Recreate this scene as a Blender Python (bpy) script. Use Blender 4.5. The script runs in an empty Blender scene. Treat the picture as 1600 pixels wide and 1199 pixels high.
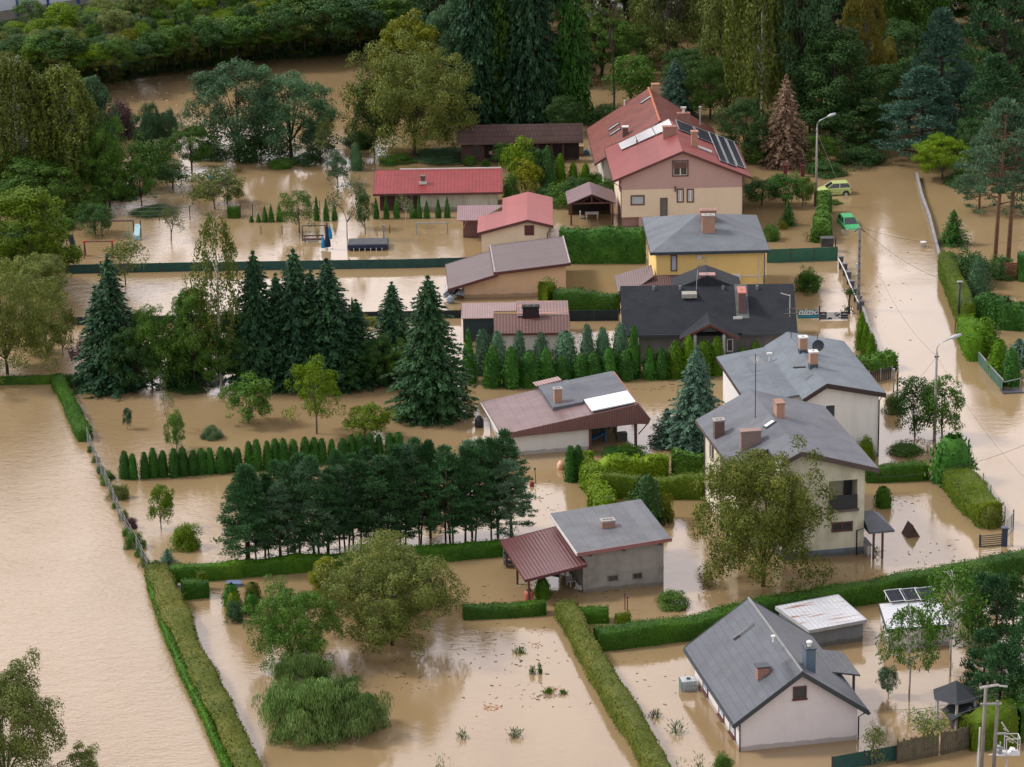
import bpy, math, random
import numpy as np
from mathutils import Vector, Matrix
R = math.radians
rnd = random.Random(7)
S = bpy.context.scene
COL = S.collection

# ---------------------------------------------------------------- camera, light, exposure
F = 4807.8; PITCH = R(18.108); ROLL = R(-1.04); HC = 82.0      # focal length in photo pixels, height in metres
fw = Vector((0, math.cos(PITCH), -math.sin(PITCH)))
dn0 = Vector((0, -math.sin(PITCH), -math.cos(PITCH)))
rt0 = Vector((1, 0, 0))
rt = math.cos(ROLL)*rt0 - math.sin(ROLL)*dn0
dn = math.sin(ROLL)*rt0 + math.cos(ROLL)*dn0
cam_d = bpy.data.cameras.new('camera'); cam = bpy.data.objects.new('camera', cam_d); COL.objects.link(cam)
m = Matrix((rt, -dn, -fw)).transposed().to_4x4(); m.translation = Vector((0, 0, HC))
cam.matrix_world = m
cam_d.sensor_width = 36; cam_d.lens = 36*F/1600; cam_d.clip_start = 1; cam_d.clip_end = 5000
S.camera = cam
S.view_settings.view_transform = 'Standard'; S.view_settings.look = 'None'
S.view_settings.exposure = 0.33; S.view_settings.gamma = 1
S.render.engine = 'CYCLES'
S.cycles.max_bounces = 6; S.cycles.diffuse_bounces = 3; S.cycles.glossy_bounces = 3
S.cycles.transmission_bounces = 3; S.cycles.transparent_max_bounces = 6
S.cycles.use_denoising = True

SUN_EL, SUN_AZ = R(46), R(-78)           # azimuth from +Y towards +X
wd = bpy.data.worlds.new('World'); S.world = wd; wd.use_nodes = True
nt = wd.node_tree; nt.nodes.clear()
out = nt.nodes.new('ShaderNodeOutputWorld'); bg = nt.nodes.new('ShaderNodeBackground')
sky = nt.nodes.new('ShaderNodeTexSky'); sky.sky_type = 'NISHITA'; sky.sun_disc = False
sky.sun_elevation = SUN_EL; sky.sun_rotation = SUN_AZ; sky.air_density = 1.0; sky.dust_density = 3.0
mix = nt.nodes.new('ShaderNodeMix'); mix.data_type = 'RGBA'
tc = nt.nodes.new('ShaderNodeTexCoord'); nz = nt.nodes.new('ShaderNodeTexNoise'); nz.inputs['Scale'].default_value = 2.2
nz.inputs['Detail'].default_value = 4
cr = nt.nodes.new('ShaderNodeValToRGB')
cr.color_ramp.elements[0].position = .3; cr.color_ramp.elements[0].color = (6.8, 6.7, 6.9, 1)
cr.color_ramp.elements[1].position = .7; cr.color_ramp.elements[1].color = (9.4, 9.1, 9.2, 1)
mix.inputs[0].default_value = .82
nt.links.new(tc.outputs['Generated'], nz.inputs['Vector']); nt.links.new(nz.outputs['Fac'], cr.inputs['Fac'])
sz = nt.nodes.new('ShaderNodeSeparateXYZ'); nt.links.new(tc.outputs['Generated'], sz.inputs[0])
mr = nt.nodes.new('ShaderNodeMapRange'); mr.interpolation_type = 'SMOOTHSTEP'
for k, v in (('From Min', .75), ('From Max', .35), ('To Min', 0.0), ('To Max', 1.85)): mr.inputs[k].default_value = v
nt.links.new(sz.outputs['Z'], mr.inputs['Value'])
my = nt.nodes.new('ShaderNodeMapRange'); my.interpolation_type = 'SMOOTHSTEP'
for k, v in (('From Min', .1), ('From Max', .8), ('To Min', .12), ('To Max', 1.0)): my.inputs[k].default_value = v
nt.links.new(sz.outputs['Y'], my.inputs['Value'])
mm = nt.nodes.new('ShaderNodeMath'); mm.operation = 'MULTIPLY_ADD'; nt.links.new(mr.outputs[0], mm.inputs[0]); nt.links.new(my.outputs[0], mm.inputs[1]); mm.inputs[2].default_value = .92
tn = nt.nodes.new('ShaderNodeMix'); tn.data_type = 'RGBA'; tn.blend_type = 'MULTIPLY'; tn.inputs['B'].default_value = (1, .945, .95, 1)
nt.links.new(my.outputs[0], tn.inputs[0]); nt.links.new(cr.outputs[0], tn.inputs['A'])
vm = nt.nodes.new('ShaderNodeVectorMath'); vm.operation = 'SCALE'; nt.links.new(tn.outputs['Result'], vm.inputs[0]); nt.links.new(mm.outputs[0], vm.inputs['Scale'])
nt.links.new(sky.outputs[0], mix.inputs['A']); nt.links.new(vm.outputs[0], mix.inputs['B'])
nt.links.new(mix.outputs['Result'], bg.inputs['Color']); bg.inputs['Strength'].default_value = 0.1
nt.links.new(bg.outputs[0], out.inputs[0])
sl = bpy.data.lights.new('sun', 'SUN'); sl.energy = 2.3; sl.angle = R(11); sl.color = (1, .965, .92)
sun = bpy.data.objects.new('sun', sl); COL.objects.link(sun)
sd = Vector((math.sin(SUN_AZ)*math.cos(SUN_EL), math.cos(SUN_AZ)*math.cos(SUN_EL), math.sin(SUN_EL)))
sun.rotation_euler = sd.to_track_quat('Z', 'Y').to_euler()

# ---------------------------------------------------------------- measuring helpers (photo pixel -> ground point)
def ray(px, py):
    return fw + rt*((px-800)/F) + dn*((py-599.5)/F)
def at(px, py, z=0.0):
    d = ray(px, py); t = (z-HC)/d.z
    return Vector((d.x*t, d.y*t, z))
def mpp(px, py):                       # metres per photo pixel on the water there
    p = at(px, py); return (p-Vector((0, 0, HC))).dot(fw)/F
def hgt(px, py, n):                    # height in metres of something n pixels tall
    d = ray(px, py).normalized(); return n*mpp(px, py)/math.sqrt(1-d.z*d.z)

# ---------------------------------------------------------------- materials
MATS = {}
def newmat(name):
    mt = bpy.data.materials.new(name); mt.use_nodes = True; n = mt.node_tree
    b = n.nodes['Principled BSDF']; MATS[name] = mt
    return mt, n, b
def N(n, t, **kw):
    x = n.nodes.new('ShaderNode'+t)
    for k, v in kw.items():
        if k in x.inputs: x.inputs[k].default_value = v
        else: setattr(x, k, v)
    return x
def c4(c): return (c[0], c[1], c[2], 1)
def ramp(n, fac, stops):
    r = n.nodes.new('ShaderNodeValToRGB'); e = r.color_ramp.elements
    while len(e) < len(stops): e.new(.5)
    for i, (p, c) in enumerate(stops): e[i].position = p; e[i].color = c4(c)
    n.links.new(fac, r.inputs['Fac']); return r.outputs[0]
def mixc(n, fac, a, b, mode='MIX'):
    x = n.nodes.new('ShaderNodeMix'); x.data_type = 'RGBA'; x.blend_type = mode
    for s, v in (('Factor', fac), ('A', a), ('B', b)):
        tgt = x.inputs[0] if s == 'Factor' else x.inputs[s]
        if hasattr(v, 'links'): n.links.new(v, tgt)
        elif s == 'Factor': tgt.default_value = v
        else: tgt.default_value = c4(v)
    return x.outputs['Result']
def objc(n, scale=(1, 1, 1), rot=0):
    t = n.nodes.new('ShaderNodeTexCoord'); mp = n.nodes.new('ShaderNodeMapping')
    mp.inputs['Scale'].default_value = scale; mp.inputs['Rotation'].default_value = (0, 0, rot)
    n.links.new(t.outputs['Object'], mp.inputs['Vector']); return mp.outputs[0]
def noise(n, vec, scale, detail=4, rough=.55):
    x = N(n, 'TexNoise', Scale=scale, Detail=detail, Roughness=rough); n.links.new(vec, x.inputs['Vector']); return x.outputs['Fac']
def mat(name, col, rough=.6, var=.18, scale=1.2, metal=0, spec=.4, streak=0, dark=None, bump=0):
    """painted / rendered / plain surface with blotchy wear; streak: vertical dirt runs"""
    if name in MATS: return MATS[name]
    mt, n, b = newmat(name); v = objc(n)
    f = noise(n, v, scale, 6, .6)
    lo = dark or tuple(c*(1-var*1.6) for c in col); hi = tuple(min(1, c*(1+var*.7)) for c in col)
    c = ramp(n, f, [(.25, lo), (.5, col), (.78, hi)])
    if name.split('_')[0] in ('render', 'concrete', 'boards', 'wood', 'stone', 'plinth', 'pilaster', 'planks'):
        g = n.nodes.new('ShaderNodeNewGeometry'); sp_ = n.nodes.new('ShaderNodeSeparateXYZ'); n.links.new(g.outputs['Position'], sp_.inputs[0])
        ma = N(n, 'Math', operation='MULTIPLY_ADD'); ma.inputs[1].default_value = -.55; n.links.new(noise(n, v, .8, 5, .6), ma.inputs[0]); n.links.new(sp_.outputs['Z'], ma.inputs[2])
        c = mixc(n, ramp(n, ma.outputs[0], [(0.0, (.8,)*3), (.06, (0, 0, 0))]), c, tuple(x*.42+y*.18 for x, y in zip(col, (.3, .2, .1))))
    if streak:
        v2 = objc(n, (1.3, 1.3, .22)); s = noise(n, v2, 1.1, 8, .72)
        s2 = ramp(n, s, [(.45, (1, 1, 1)), (.75, (1-streak,)*3)])
        c = mixc(n, 1.0, c, s2, 'MULTIPLY')
    n.links.new(c, b.inputs['Base Color']); b.inputs['Roughness'].default_value = rough
    b.inputs['Metallic'].default_value = metal; b.inputs['Specular IOR Level'].default_value = spec
    if bump:
        bp = N(n, 'Bump', Strength=bump, Distance=.05); n.links.new(noise(n, v, 14, 3), bp.inputs['Height']); n.links.new(bp.outputs[0], b.inputs['Normal'])
    return mt
def roofmat(name, col, bw=.0, bh=.0, rot=0, mortar=.03, mdark=.6, var=.2, rough=.55, moss=None, bump=.35, off=.5, spec=.4):
    """roof covering: rows of tiles / seams laid in the roof's own plan coordinates"""
    if name in MATS: return MATS[name]
    mt, n, b = newmat(name); v = objc(n, rot=rot)
    f = noise(n, v, .55, 7, .65)
    lo = tuple(c*(1-var*1.5) for c in col); hi = tuple(c*(1+var) for c in col)
    c = ramp(n, f, [(.25, lo), (.5, col), (.75, hi)])
    fine = noise(n, v, 9, 4, .7)
    c = mixc(n, 1.0, c, ramp(n, fine, [(.2, (.82,)*3), (.8, (1.1,)*3)]), 'MULTIPLY')
    if moss:
        c = mixc(n, ramp(n, noise(n, v, .9, 6, .7), [(.52, (0, 0, 0)), (.72, (.75,)*3)]), c, moss)
    if bw:
        br = N(n, 'TexBrick', Scale=1.0, **{'Mortar Size': mortar, 'Brick Width': bw, 'Row Height': bh, 'Mortar Smooth': .3})
        br.offset = off; n.links.new(v, br.inputs['Vector'])
        br.inputs['Color1'].default_value = (1, 1, 1, 1); br.inputs['Color2'].default_value = (.86, .86, .88, 1)
        br.inputs['Mortar'].default_value = (mdark, mdark, mdark, 1)
        c = mixc(n, 1.0, c, br.outputs['Color'], 'MULTIPLY')
        bp = N(n, 'Bump', Strength=bump, Distance=.06, invert=True); n.links.new(br.outputs['Fac'], bp.inputs['Height'])
        n.links.new(bp.outputs[0], b.inputs['Normal'])
    n.links.new(c, b.inputs['Base Color']); b.inputs['Roughness'].default_value = rough
    b.inputs['Specular IOR Level'].default_value = spec
    return mt
def brick(name, c1, c2, mort, s=1.0):
    if name in MATS: return MATS[name]
    mt, n, b = newmat(name)
    t = n.nodes.new('ShaderNodeTexCoord'); sp = n.nodes.new('ShaderNodeSeparateXYZ'); cb = n.nodes.new('ShaderNodeCombineXYZ')
    ad = N(n, 'Math', operation='ADD'); n.links.new(t.outputs['Object'], sp.inputs[0])
    n.links.new(sp.outputs[0], ad.inputs[0]); n.links.new(sp.outputs[1], ad.inputs[1])
    n.links.new(ad.outputs[0], cb.inputs[0]); n.links.new(sp.outputs[2], cb.inputs[1])
    br = N(n, 'TexBrick', Scale=s, **{'Mortar Size': .02, 'Brick Width': .26, 'Row Height': .1})
    n.links.new(cb.outputs[0], br.inputs['Vector'])
    br.inputs['Color1'].default_value = c4(c1); br.inputs['Color2'].default_value = c4(c2); br.inputs['Mortar'].default_value = c4(mort)
    n.links.new(br.outputs['Color'], b.inputs['Base Color']); b.inputs['Roughness'].default_value = .85
    return mt
def corr(name, c1, c2, axis='x', pitch=.25, rough=.45, rust=None):
    """corrugated / box profile sheet: ribs along one axis"""
    if name in MATS: return MATS[name]
    mt, n, b = newmat(name); v = objc(n)
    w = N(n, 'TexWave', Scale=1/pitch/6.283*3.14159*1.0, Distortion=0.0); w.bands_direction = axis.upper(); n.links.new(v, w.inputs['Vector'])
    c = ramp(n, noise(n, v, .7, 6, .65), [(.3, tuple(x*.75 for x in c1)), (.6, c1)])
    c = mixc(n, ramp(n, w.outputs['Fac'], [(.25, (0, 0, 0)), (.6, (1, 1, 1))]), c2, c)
    if rust:
        c = mixc(n, ramp(n, noise(n, objc(n, (.3, 2.2, 1)), .8, 6, .65), [(.54, (0, 0, 0)), (.62, (.85,)*3)]), c, rust)
    n.links.new(c, b.inputs['Base Color']); b.inputs['Roughness'].default_value = rough
    bp = N(n, 'Bump', Strength=.5, Distance=.05); n.links.new(w.outputs['Fac'], bp.inputs['Height']); n.links.new(bp.outputs[0], b.inputs['Normal'])
    return mt
def leafmat(name, c1, c2, c3=None, trans=.16, nscale=.45):
    if name in MATS: return MATS[name]
    mt, n, b = newmat(name)
    g = n.nodes.new('ShaderNodeNewGeometry'); v = objc(n); oi = n.nodes.new('ShaderNodeObjectInfo')
    f = noise(n, v, nscale, 3, .5)
    stops = [(.15, c1), (.85, c2)] if c3 is None else [(.12, c1), (.6, c2), (.92, c3)]
    ad = N(n, 'Math', operation='MULTIPLY_ADD'); ad.inputs[1].default_value = .42
    n.links.new(g.outputs['Random Per Island'], ad.inputs[0])
    m2 = N(n, 'Math', operation='MULTIPLY'); m2.inputs[1].default_value = .95; n.links.new(f, m2.inputs[0]); n.links.new(m2.outputs[0], ad.inputs[2])
    su = N(n, 'Math', operation='SUBTRACT'); su.inputs[1].default_value = .18; n.links.new(ad.outputs[0], su.inputs[0])
    c = ramp(n, su.outputs[0], stops)
    hs = n.nodes.new('ShaderNodeHueSaturation'); n.links.new(c, hs.inputs['Color'])
    mr = N(n, 'MapRange'); hs.inputs['Saturation'].default_value = 1.12; mr.inputs['To Min'].default_value = .76; mr.inputs['To Max'].default_value = 1.2
    n.links.new(oi.outputs['Random'], mr.inputs['Value']); n.links.new(mr.outputs[0], hs.inputs['Value'])
    b.inputs['Roughness'].default_value = .65; b.inputs['Specular IOR Level'].default_value = .25
    n.links.new(hs.outputs[0], b.inputs['Base Color'])
    tr = n.nodes.new('ShaderNodeBsdfTranslucent'); n.links.new(hs.outputs[0], tr.inputs['Color'])
    ms = n.nodes.new('ShaderNodeMixShader'); ms.inputs[0].default_value = trans
    o = n.nodes['Material Output']
    n.links.new(b.outputs[0], ms.inputs[1]); n.links.new(tr.outputs[0], ms.inputs[2]); n.links.new(ms.outputs[0], o.inputs['Surface'])
    return mt

# ---------------------------------------------------------------- object helpers
def link(o, parent=None, label=None, cat=None, group=None, kind=None):
    COL.objects.link(o)
    if parent is not None: o.parent = parent
    if label: o['label'] = label
    if cat: o['category'] = cat
    if group: o['group'] = group
    if kind: o['kind'] = kind
    return o
def empty(name, label, cat, loc, rot=0, group=None):
    o = bpy.data.objects.new(name, None); o.location = loc; o.rotation_euler = (0, 0, rot); o.empty_display_size = .3
    return link(o, None, label, cat, group)
class MB:
    def __init__(s): s.v = []; s.f = []; s.smooth = False
    def add(s, vs, fs):
        k = len(s.v); s.v += [tuple(x) for x in vs]; s.f += [tuple(i+k for i in f) for f in fs]; return s
    def box(s, x0, y0, z0, x1, y1, z1):
        x0, x1 = min(x0, x1), max(x0, x1); y0, y1 = min(y0, y1), max(y0, y1); z0, z1 = min(z0, z1), max(z0, z1)
        return s.add([(x0, y0, z0), (x1, y0, z0), (x1, y1, z0), (x0, y1, z0), (x0, y0, z1), (x1, y0, z1), (x1, y1, z1), (x0, y1, z1)],
                     [(0, 3, 2, 1), (4, 5, 6, 7), (0, 1, 5, 4), (1, 2, 6, 5), (2, 3, 7, 6), (3, 0, 4, 7)])
    def obox(s, p, ax, ay, az):          # box from corner p with three edge vectors
        p = Vector(p); ax, ay, az = Vector(ax), Vector(ay), Vector(az)
        if ax.cross(ay).dot(az) < 0: ax, ay = ay, ax
        q = [p, p+ax, p+ax+ay, p+ay]; q += [a+az for a in q]
        return s.add(q, [(0, 3, 2, 1), (4, 5, 6, 7), (0, 1, 5, 4), (1, 2, 6, 5), (2, 3, 7, 6), (3, 0, 4, 7)])
    def prism(s, pts, d):                # polygon pts extruded by vector d
        d = Vector(d); p = [Vector(a) for a in pts]; n = len(p)
        nn = Vector((0, 0, 0))
        for i in range(n): nn += p[i].cross(p[(i+1) % n])
        if nn.dot(d) > 0: p.reverse()
        q = p+[a+d for a in p]
        fs = [tuple(range(n)), tuple(reversed(range(n, 2*n)))]+[((i+1) % n, i, i+n, (i+1) % n+n) for i in range(n)]
        return s.add(q, fs)
    def slab(s, pts, t): return s.prism(pts, (0, 0, -t))
    def tube(s, pts, rs, n=6, cap=True):
        pts = [Vector(p) for p in pts]
        if not hasattr(rs, '__len__'): rs = [rs]*len(pts)
        k = len(s.v); up = Vector((0, 0, 1))
        for i, p in enumerate(pts):
            d = (pts[min(i+1, len(pts)-1)]-pts[max(i-1, 0)]).normalized()
            a = d.cross(up if abs(d.z) < .95 else Vector((1, 0, 0))).normalized(); b2 = d.cross(a)
            for j in range(n):
                t = 2*math.pi*j/n; s.v.append(tuple(p+(a*math.cos(t)+b2*math.sin(t))*rs[i]))
        for i in range(len(pts)-1):
            for j in range(n):
                a0 = k+i*n+j; a1 = k+i*n+(j+1) % n
                s.f.append((a0, a1, a1+n, a0+n))
        if cap:
            s.f.append(tuple(k+j for j in reversed(range(n)))); s.f.append(tuple(k+(len(pts)-1)*n+j for j in range(n)))
        return s
    def lathe(s, c, prof, n=12):         # prof: (r, z) list, axis z
        k = len(s.v)
        for r, z in prof:
            for j in range(n):
                t = 2*math.pi*j/n; s.v.append((c[0]+r*math.cos(t), c[1]+r*math.sin(t), c[2]+z))
        for i in range(len(prof)-1):
            for j in range(n):
                a0 = k+i*n+j; a1 = k+i*n+(j+1) % n; s.f.append((a0, a1, a1+n, a0+n))
        s.f.append(tuple(k+j for j in reversed(range(n)))); s.f.append(tuple(k+(len(prof)-1)*n+j for j in range(n)))
        return s
    def mesh(s, name, m=None, smooth=False):
        me = bpy.data.meshes.new(name); me.from_pydata(s.v, [], s.f); me.update()
        if m: me.materials.append(m)
        if smooth: me.polygons.foreach_set('use_smooth', [True]*len(me.polygons))
        return me
    def obj(s, name, m, parent=None, smooth=False, bevel=0, **kw):
        o = bpy.data.objects.new(name, s.mesh(name, m, smooth))
        if bevel:
            bv = o.modifiers.new('bevel', 'BEVEL'); bv.width = bevel; bv.segments = 2; bv.limit_method = 'ANGLE'
        return link(o, parent, **kw)
def nmesh(name, V, Fq, m, extra=None):
    """numpy mesh of quads; extra=(verts, faces list) is appended"""
    V = np.asarray(V, dtype=np.float32).reshape(-1, 3); Fq = np.asarray(Fq, dtype=np.int32).reshape(-1, 4)
    if extra is not None:
        ev, ef = extra; ef = np.asarray(ef, dtype=np.int32).reshape(-1, 4)+len(V)
        V = np.vstack([V, np.asarray(ev, dtype=np.float32).reshape(-1, 3)]); Fq = np.vstack([Fq, ef])
    me = bpy.data.meshes.new(name); me.vertices.add(len(V)); me.vertices.foreach_set('co', V.ravel())
    nf = len(Fq); me.loops.add(nf*4); me.loops.foreach_set('vertex_index', Fq.ravel())
    me.polygons.add(nf); me.polygons.foreach_set('loop_start', np.arange(nf, dtype=np.int32)*4)
    me.polygons.foreach_set('loop_total', np.full(nf, 4, dtype=np.int32))
    me.update(calc_edges=True); me.validate()
    if m: me.materials.append(m)
    return me

# ---------------------------------------------------------------- foliage geometry
def unit(a): return a/np.maximum(np.linalg.norm(a, axis=1, keepdims=True), 1e-9)
def leaves(C, Nn, L, rng, asp=.62, D=None):
    """diamond leaves: centres C, normals Nn, length L; D optional long-axis direction"""
    n = len(C); L = np.broadcast_to(L, (n,))[:, None]
    if D is None: D = rng.normal(size=(n, 3))
    Nn = unit(Nn); D = unit(D-Nn*(D*Nn).sum(1, keepdims=True)); W = np.cross(Nn, D)
    a = C-D*L*.5; b = C+W*L*asp*.5-D*L*.05; c = C+D*L*.5; d = C-W*L*asp*.5-D*L*.05
    V = np.stack([a, b, c, d], 1).reshape(-1, 3)
    return V, np.arange(n*4).reshape(-1, 4)
def sph(rng, n): return unit(rng.normal(size=(n, 3)))
def bumpy(rng, k=5):
    A = sph(rng, k); ph = rng.uniform(0, 6.28, k); fr = rng.uniform(2, 4.5, k); am = rng.uniform(.05, .13, k)
    return lambda d: 1+sum(am[i]*np.cos(fr[i]*(d@A[i])*2+ph[i]) for i in range(k))
def limbs(mb, base_z, targets, r0, rng, H, lean=(0, 0)):
    top = Vector((lean[0], lean[1], H))
    mb.tube([(0, 0, -1.2), (lean[0]*.1, lean[1]*.1, base_z*.5), (lean[0]*.4, lean[1]*.4, base_z), tuple(top*.72)], [r0*1.15, r0, r0*.8, r0*.3], 7)
    for t in targets:
        t = Vector(t); z0 = rng.uniform(.55, 1.0)*min(base_z*1.3, t.z*.8)
        a = Vector((lean[0]*z0/H, lean[1]*z0/H, z0)); mid = a.lerp(t, .5)+Vector((0, 0, .08*(t-a).length))
        mb.tube([a, mid, t], [r0*.45, r0*.28, r0*.08], 5)
def broad(seed, H, W, th, ncl, per, leaf, clr=.12, flat=.85, inner=.5, up=.25, asp=.62, hemi=False, upr=0.0, wild=1.0):
    rng = np.random.default_rng(seed); bf0 = bumpy(rng); bf = lambda d_: 1+(bf0(d_)-1)*wild
    d = sph(rng, ncl); rr = rng.uniform(inner, 1, ncl)**.55
    if hemi:                           # bush: dome standing on the ground
        d[:, 2] = np.abs(d[:, 2])*.9+.03; d = unit(d); rad = np.array([W/2, W/2, H])*(1-clr); cz = 0
    else:
        rad = np.array([W/2, W/2, (H-th)/2])*(1-clr); cz = th+(H-th)/2
        d[:, 2] = np.where(d[:, 2] < -.85, -d[:, 2]*.5, d[:, 2]); d = unit(d)
    C = d*rad*(rr*bf(d))[:, None]; C[:, 2] += cz
    if not hemi:                       # heavier skirt than a plain egg
        k = np.where(C[:, 2] < cz, 1+.16*(cz-C[:, 2])/(H/2), 1-.05*(C[:, 2]-cz)/(H/2)); C[:, :2] *= k[:, None]
    cr = W*clr*rng.uniform(.6, 1.35, ncl)
    P = []; Nn = []
    for i in range(ncl):
        k = int(per*(cr[i]/(W*clr))**2*rng.uniform(.7, 1.3))
        q = sph(rng, k); q = unit(q+d[i]*.35+np.array([0, 0, up]))
        P.append(C[i]+q*cr[i]*rng.uniform(.62, 1.1, (k, 1))*np.array([1, 1, flat])); Nn.append(q+rng.normal(size=(k, 3))*.36)
    P = np.vstack(P); Nn = np.vstack(Nn); P[:, 2] = np.maximum(P[:, 2], -.05+rng.uniform(0, .2, len(P))) if hemi else P[:, 2]
    D = None
    if upr: D = rng.normal(size=P.shape)*(1-upr)+np.array([0, 0, 1.5]); Nn[:, 2] *= .4
    V, Fc = leaves(P, Nn, leaf*rng.uniform(.7, 1.35, len(P)), rng, asp, D)
    mb = MB(); tg = C[rng.choice(ncl, min(ncl, 16), replace=False)]*np.array([.8, .8, 1])
    if not hemi: limbs(mb, th+H*.12, [t for t in tg if t[2] > th+H*.25], max(.09, H*.017), rng, H, (rng.uniform(-.4, .4), rng.uniform(-.4, .4)))
    return V, Fc, mb, H, W
def spruce(seed, H, W, lev=30, nb=15, leaf=.5, z0=.02, droop=.32, sag=.0, thin=1.0):
    rng = np.random.default_rng(seed); P = []; D = []; Nn = []; L = []; mb = MB()
    mb.tube([(0, 0, -1.2), (0, 0, H*.5), (0, 0, H*.985)], [H*.02, H*.012, .02], 6)
    zs = z0*H+(1-z0)*H*np.linspace(0, 1, lev)**1.05
    for i, z in enumerate(zs):
        t = (z-z0*H)/(H*(1-z0)); R0 = W/2*1.22*((1-t)**.72)*rng.uniform(.86, 1.12)+.08
        if t < .1: R0 *= .85+t*1.5
        n = max(4, int(nb*(.45+.7*(1-t))))
        a0 = rng.uniform(0, 6.28)
        for j in range(n):
            a = a0+6.283*j/n+rng.uniform(-.25, .25); r = R0*rng.uniform(.72, 1.15)
            dr = np.array([math.cos(a), math.sin(a), 0.]); sd_ = np.array([-dr[1], dr[0], 0.])
            k = max(3, int(r/.16*thin))
            s = np.linspace(.12, 1, k)+rng.uniform(-.03, .03, k)
            rise = .16*(1-t)-.02
            zc = z+r*(rise*s-droop*s*s*(1-.6*t))+r*.12*np.maximum(0, s-.8)
            for sg in (-1, 1, 0):
                w = r*.24*(1-s*.75) if sg else 0*s
                p = dr*(s*r)[:, None]+sd_*(sg*w*rng.uniform(.3, 1, k))[:, None]+rng.normal(size=(k, 3))*.04; p[:, 2] += zc-abs(sg)*.05
                P.append(p); D.append(np.tile(dr+sd_*sg*.8+np.array([0, 0, -.18+.25*t]), (k, 1))); Nn.append(np.array([0, 0, 1.])+rng.normal(size=(k, 3))*.5+dr*.3); L.append(np.full(k, leaf)*rng.uniform(.75, 1.3, k))
        if i % 2 == 0 and t < .9:
            for j in range(5):
                a = rng.uniform(0, 6.28); mb.tube([(0, 0, z), (math.cos(a)*R0*.75, math.sin(a)*R0*.75, z-.05*R0)], [.035, .012], 4, False)
    k = int(260*H); t = rng.uniform(0, .97, k)**1.25; a = rng.uniform(0, 6.283, k); rr = W/2*1.05*(1-t)**.75*rng.uniform(.45, .98, k)*(1+.12*np.cos(a*5+t*31)); o3 = np.stack([np.cos(a), np.sin(a), np.zeros(k)], 1)
    P.append(o3*rr[:, None]+np.array([0, 0, 1])*(z0*H+(1-z0)*H*t-.18*rr)[:, None]); D.append(o3+np.array([0, 0, -.45])+rng.normal(size=(k, 3))*.35); Nn.append(o3*.6+np.array([0, 0, .8])+rng.normal(size=(k, 3))*.35); L.append(np.full(k, leaf)*rng.uniform(.6, 1.05, k))
    k = 14; P.append(np.stack([rng.normal(size=k)*.05, rng.normal(size=k)*.05, H*rng.uniform(.95, 1.0, k)], 1)); D.append(np.tile([0, 0, 1.], (k, 1))+rng.normal(size=(k, 3))*.5); Nn.append(rng.normal(size=(k, 3))); L.append(np.full(k, leaf*.8))
    V, Fc = leaves(np.vstack(P), np.vstack(Nn), np.concatenate(L), rng, .42, np.vstack(D))
    return V, Fc, mb, H, W
def pine(seed, H, W, th, ncl=60, per=46, leaf=.34, cr0=.62, lean=0.0, cone=.4, r0=None):
    rng = np.random.default_rng(seed); P = []; D = []; mb = MB(); r0 = r0 or H*.017
    lx, ly = lean, rng.uniform(-.2, .2)
    mb.tube([(0, 0, -1.2), (lx*.3, ly*.3, H*.35), (lx*.8, ly*.8, H*.75), (lx, ly, H*.96)], [r0*1.15, r0, r0*.6, r0*.2], 7)
    for i in range(ncl):
        t = rng.uniform(0, 1)**.85; z = th+(H-th)*t; a = rng.uniform(0, 6.283)
        prof = (math.sin(math.pi*min(1, (t*.78+.22)))**.6)*(1-cone*t)
        r = W/2*prof*rng.uniform(.35, 1)**.5*rng.uniform(.8, 1.15)
        c = np.array([lx*z/H+math.cos(a)*r, ly+math.sin(a)*r, z]); k = int(per*rng.uniform(.7, 1.3)); cr = cr0*rng.uniform(.65, 1.3)
        q = sph(rng, k); q[:, 2] = np.abs(q[:, 2])*.8-.15; q = unit(q)
        P.append(c+q*cr*rng.uniform(.25, 1, (k, 1))*np.array([1, 1, .75])); D.append(q+np.array([0, 0, .35]))
        if rng.uniform() < .5: mb.tube([(lx*z/H*.9, ly, z-.25*r), tuple(c)], [r0*.32, .02], 4, False)
    P = np.vstack(P); D = np.vstack(D)
    V, Fc = leaves(P, np.cross(D, rng.normal(size=D.shape))+D*.2, leaf*rng.uniform(.7, 1.3, len(P)), rng, .36, D)
    return V, Fc, mb, H, W
def birch(seed, H, W, th, ns=150, leaf=.2, dens=1.0):
    rng = np.random.default_rng(seed); P = []; mb = MB(); bf = bumpy(rng)
    mb.tube([(0, 0, -1.2), (.1, 0, H*.3), (-.15, .1, H*.65), (0, 0, H*.93)], [H*.013, H*.011, H*.007, .02], 7)
    for i in range(ns):
        t = rng.uniform(0, 1); z = th+(H-th)*(t*.8+.2); a = rng.uniform(0, 6.28)
        rmax = W/2*math.sin(math.pi*min(1, .25+t*.72))**.6
        r = rmax*rng.uniform(.25, 1)**.5*float(bf(np.array([[math.cos(a), math.sin(a), 0]]))[0])
        s0 = np.array([math.cos(a)*r, math.sin(a)*r, z]); ln = (H-th)*rng.uniform(.05, .17)
        k = int(ln/.085*dens); s = rng.uniform(0, 1, k)[:, None]
        P.append(s0+np.array([math.cos(a)*.25, math.sin(a)*.25, 0])*np.sin(s*1.5)-np.array([0, 0, 1])*ln*s+rng.normal(size=(k, 3))*np.array([.13, .13, .05])*(1.3-s))
        if i % 16 == 0: mb.tube([(0, 0, z-.35*r-.3), (s0[0]*.5, s0[1]*.5, z-.05*r), tuple(s0*np.array([.9, .9, 1]))], [.045, .03, .01], 4, False)
    P = np.vstack(P)
    V, Fc = leaves(P, rng.normal(size=P.shape), leaf*rng.uniform(.7, 1.3, len(P)), rng, .6, rng.normal(size=P.shape)*.5+np.array([0, 0, -1.]))
    return V, Fc, mb, H, W
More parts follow.
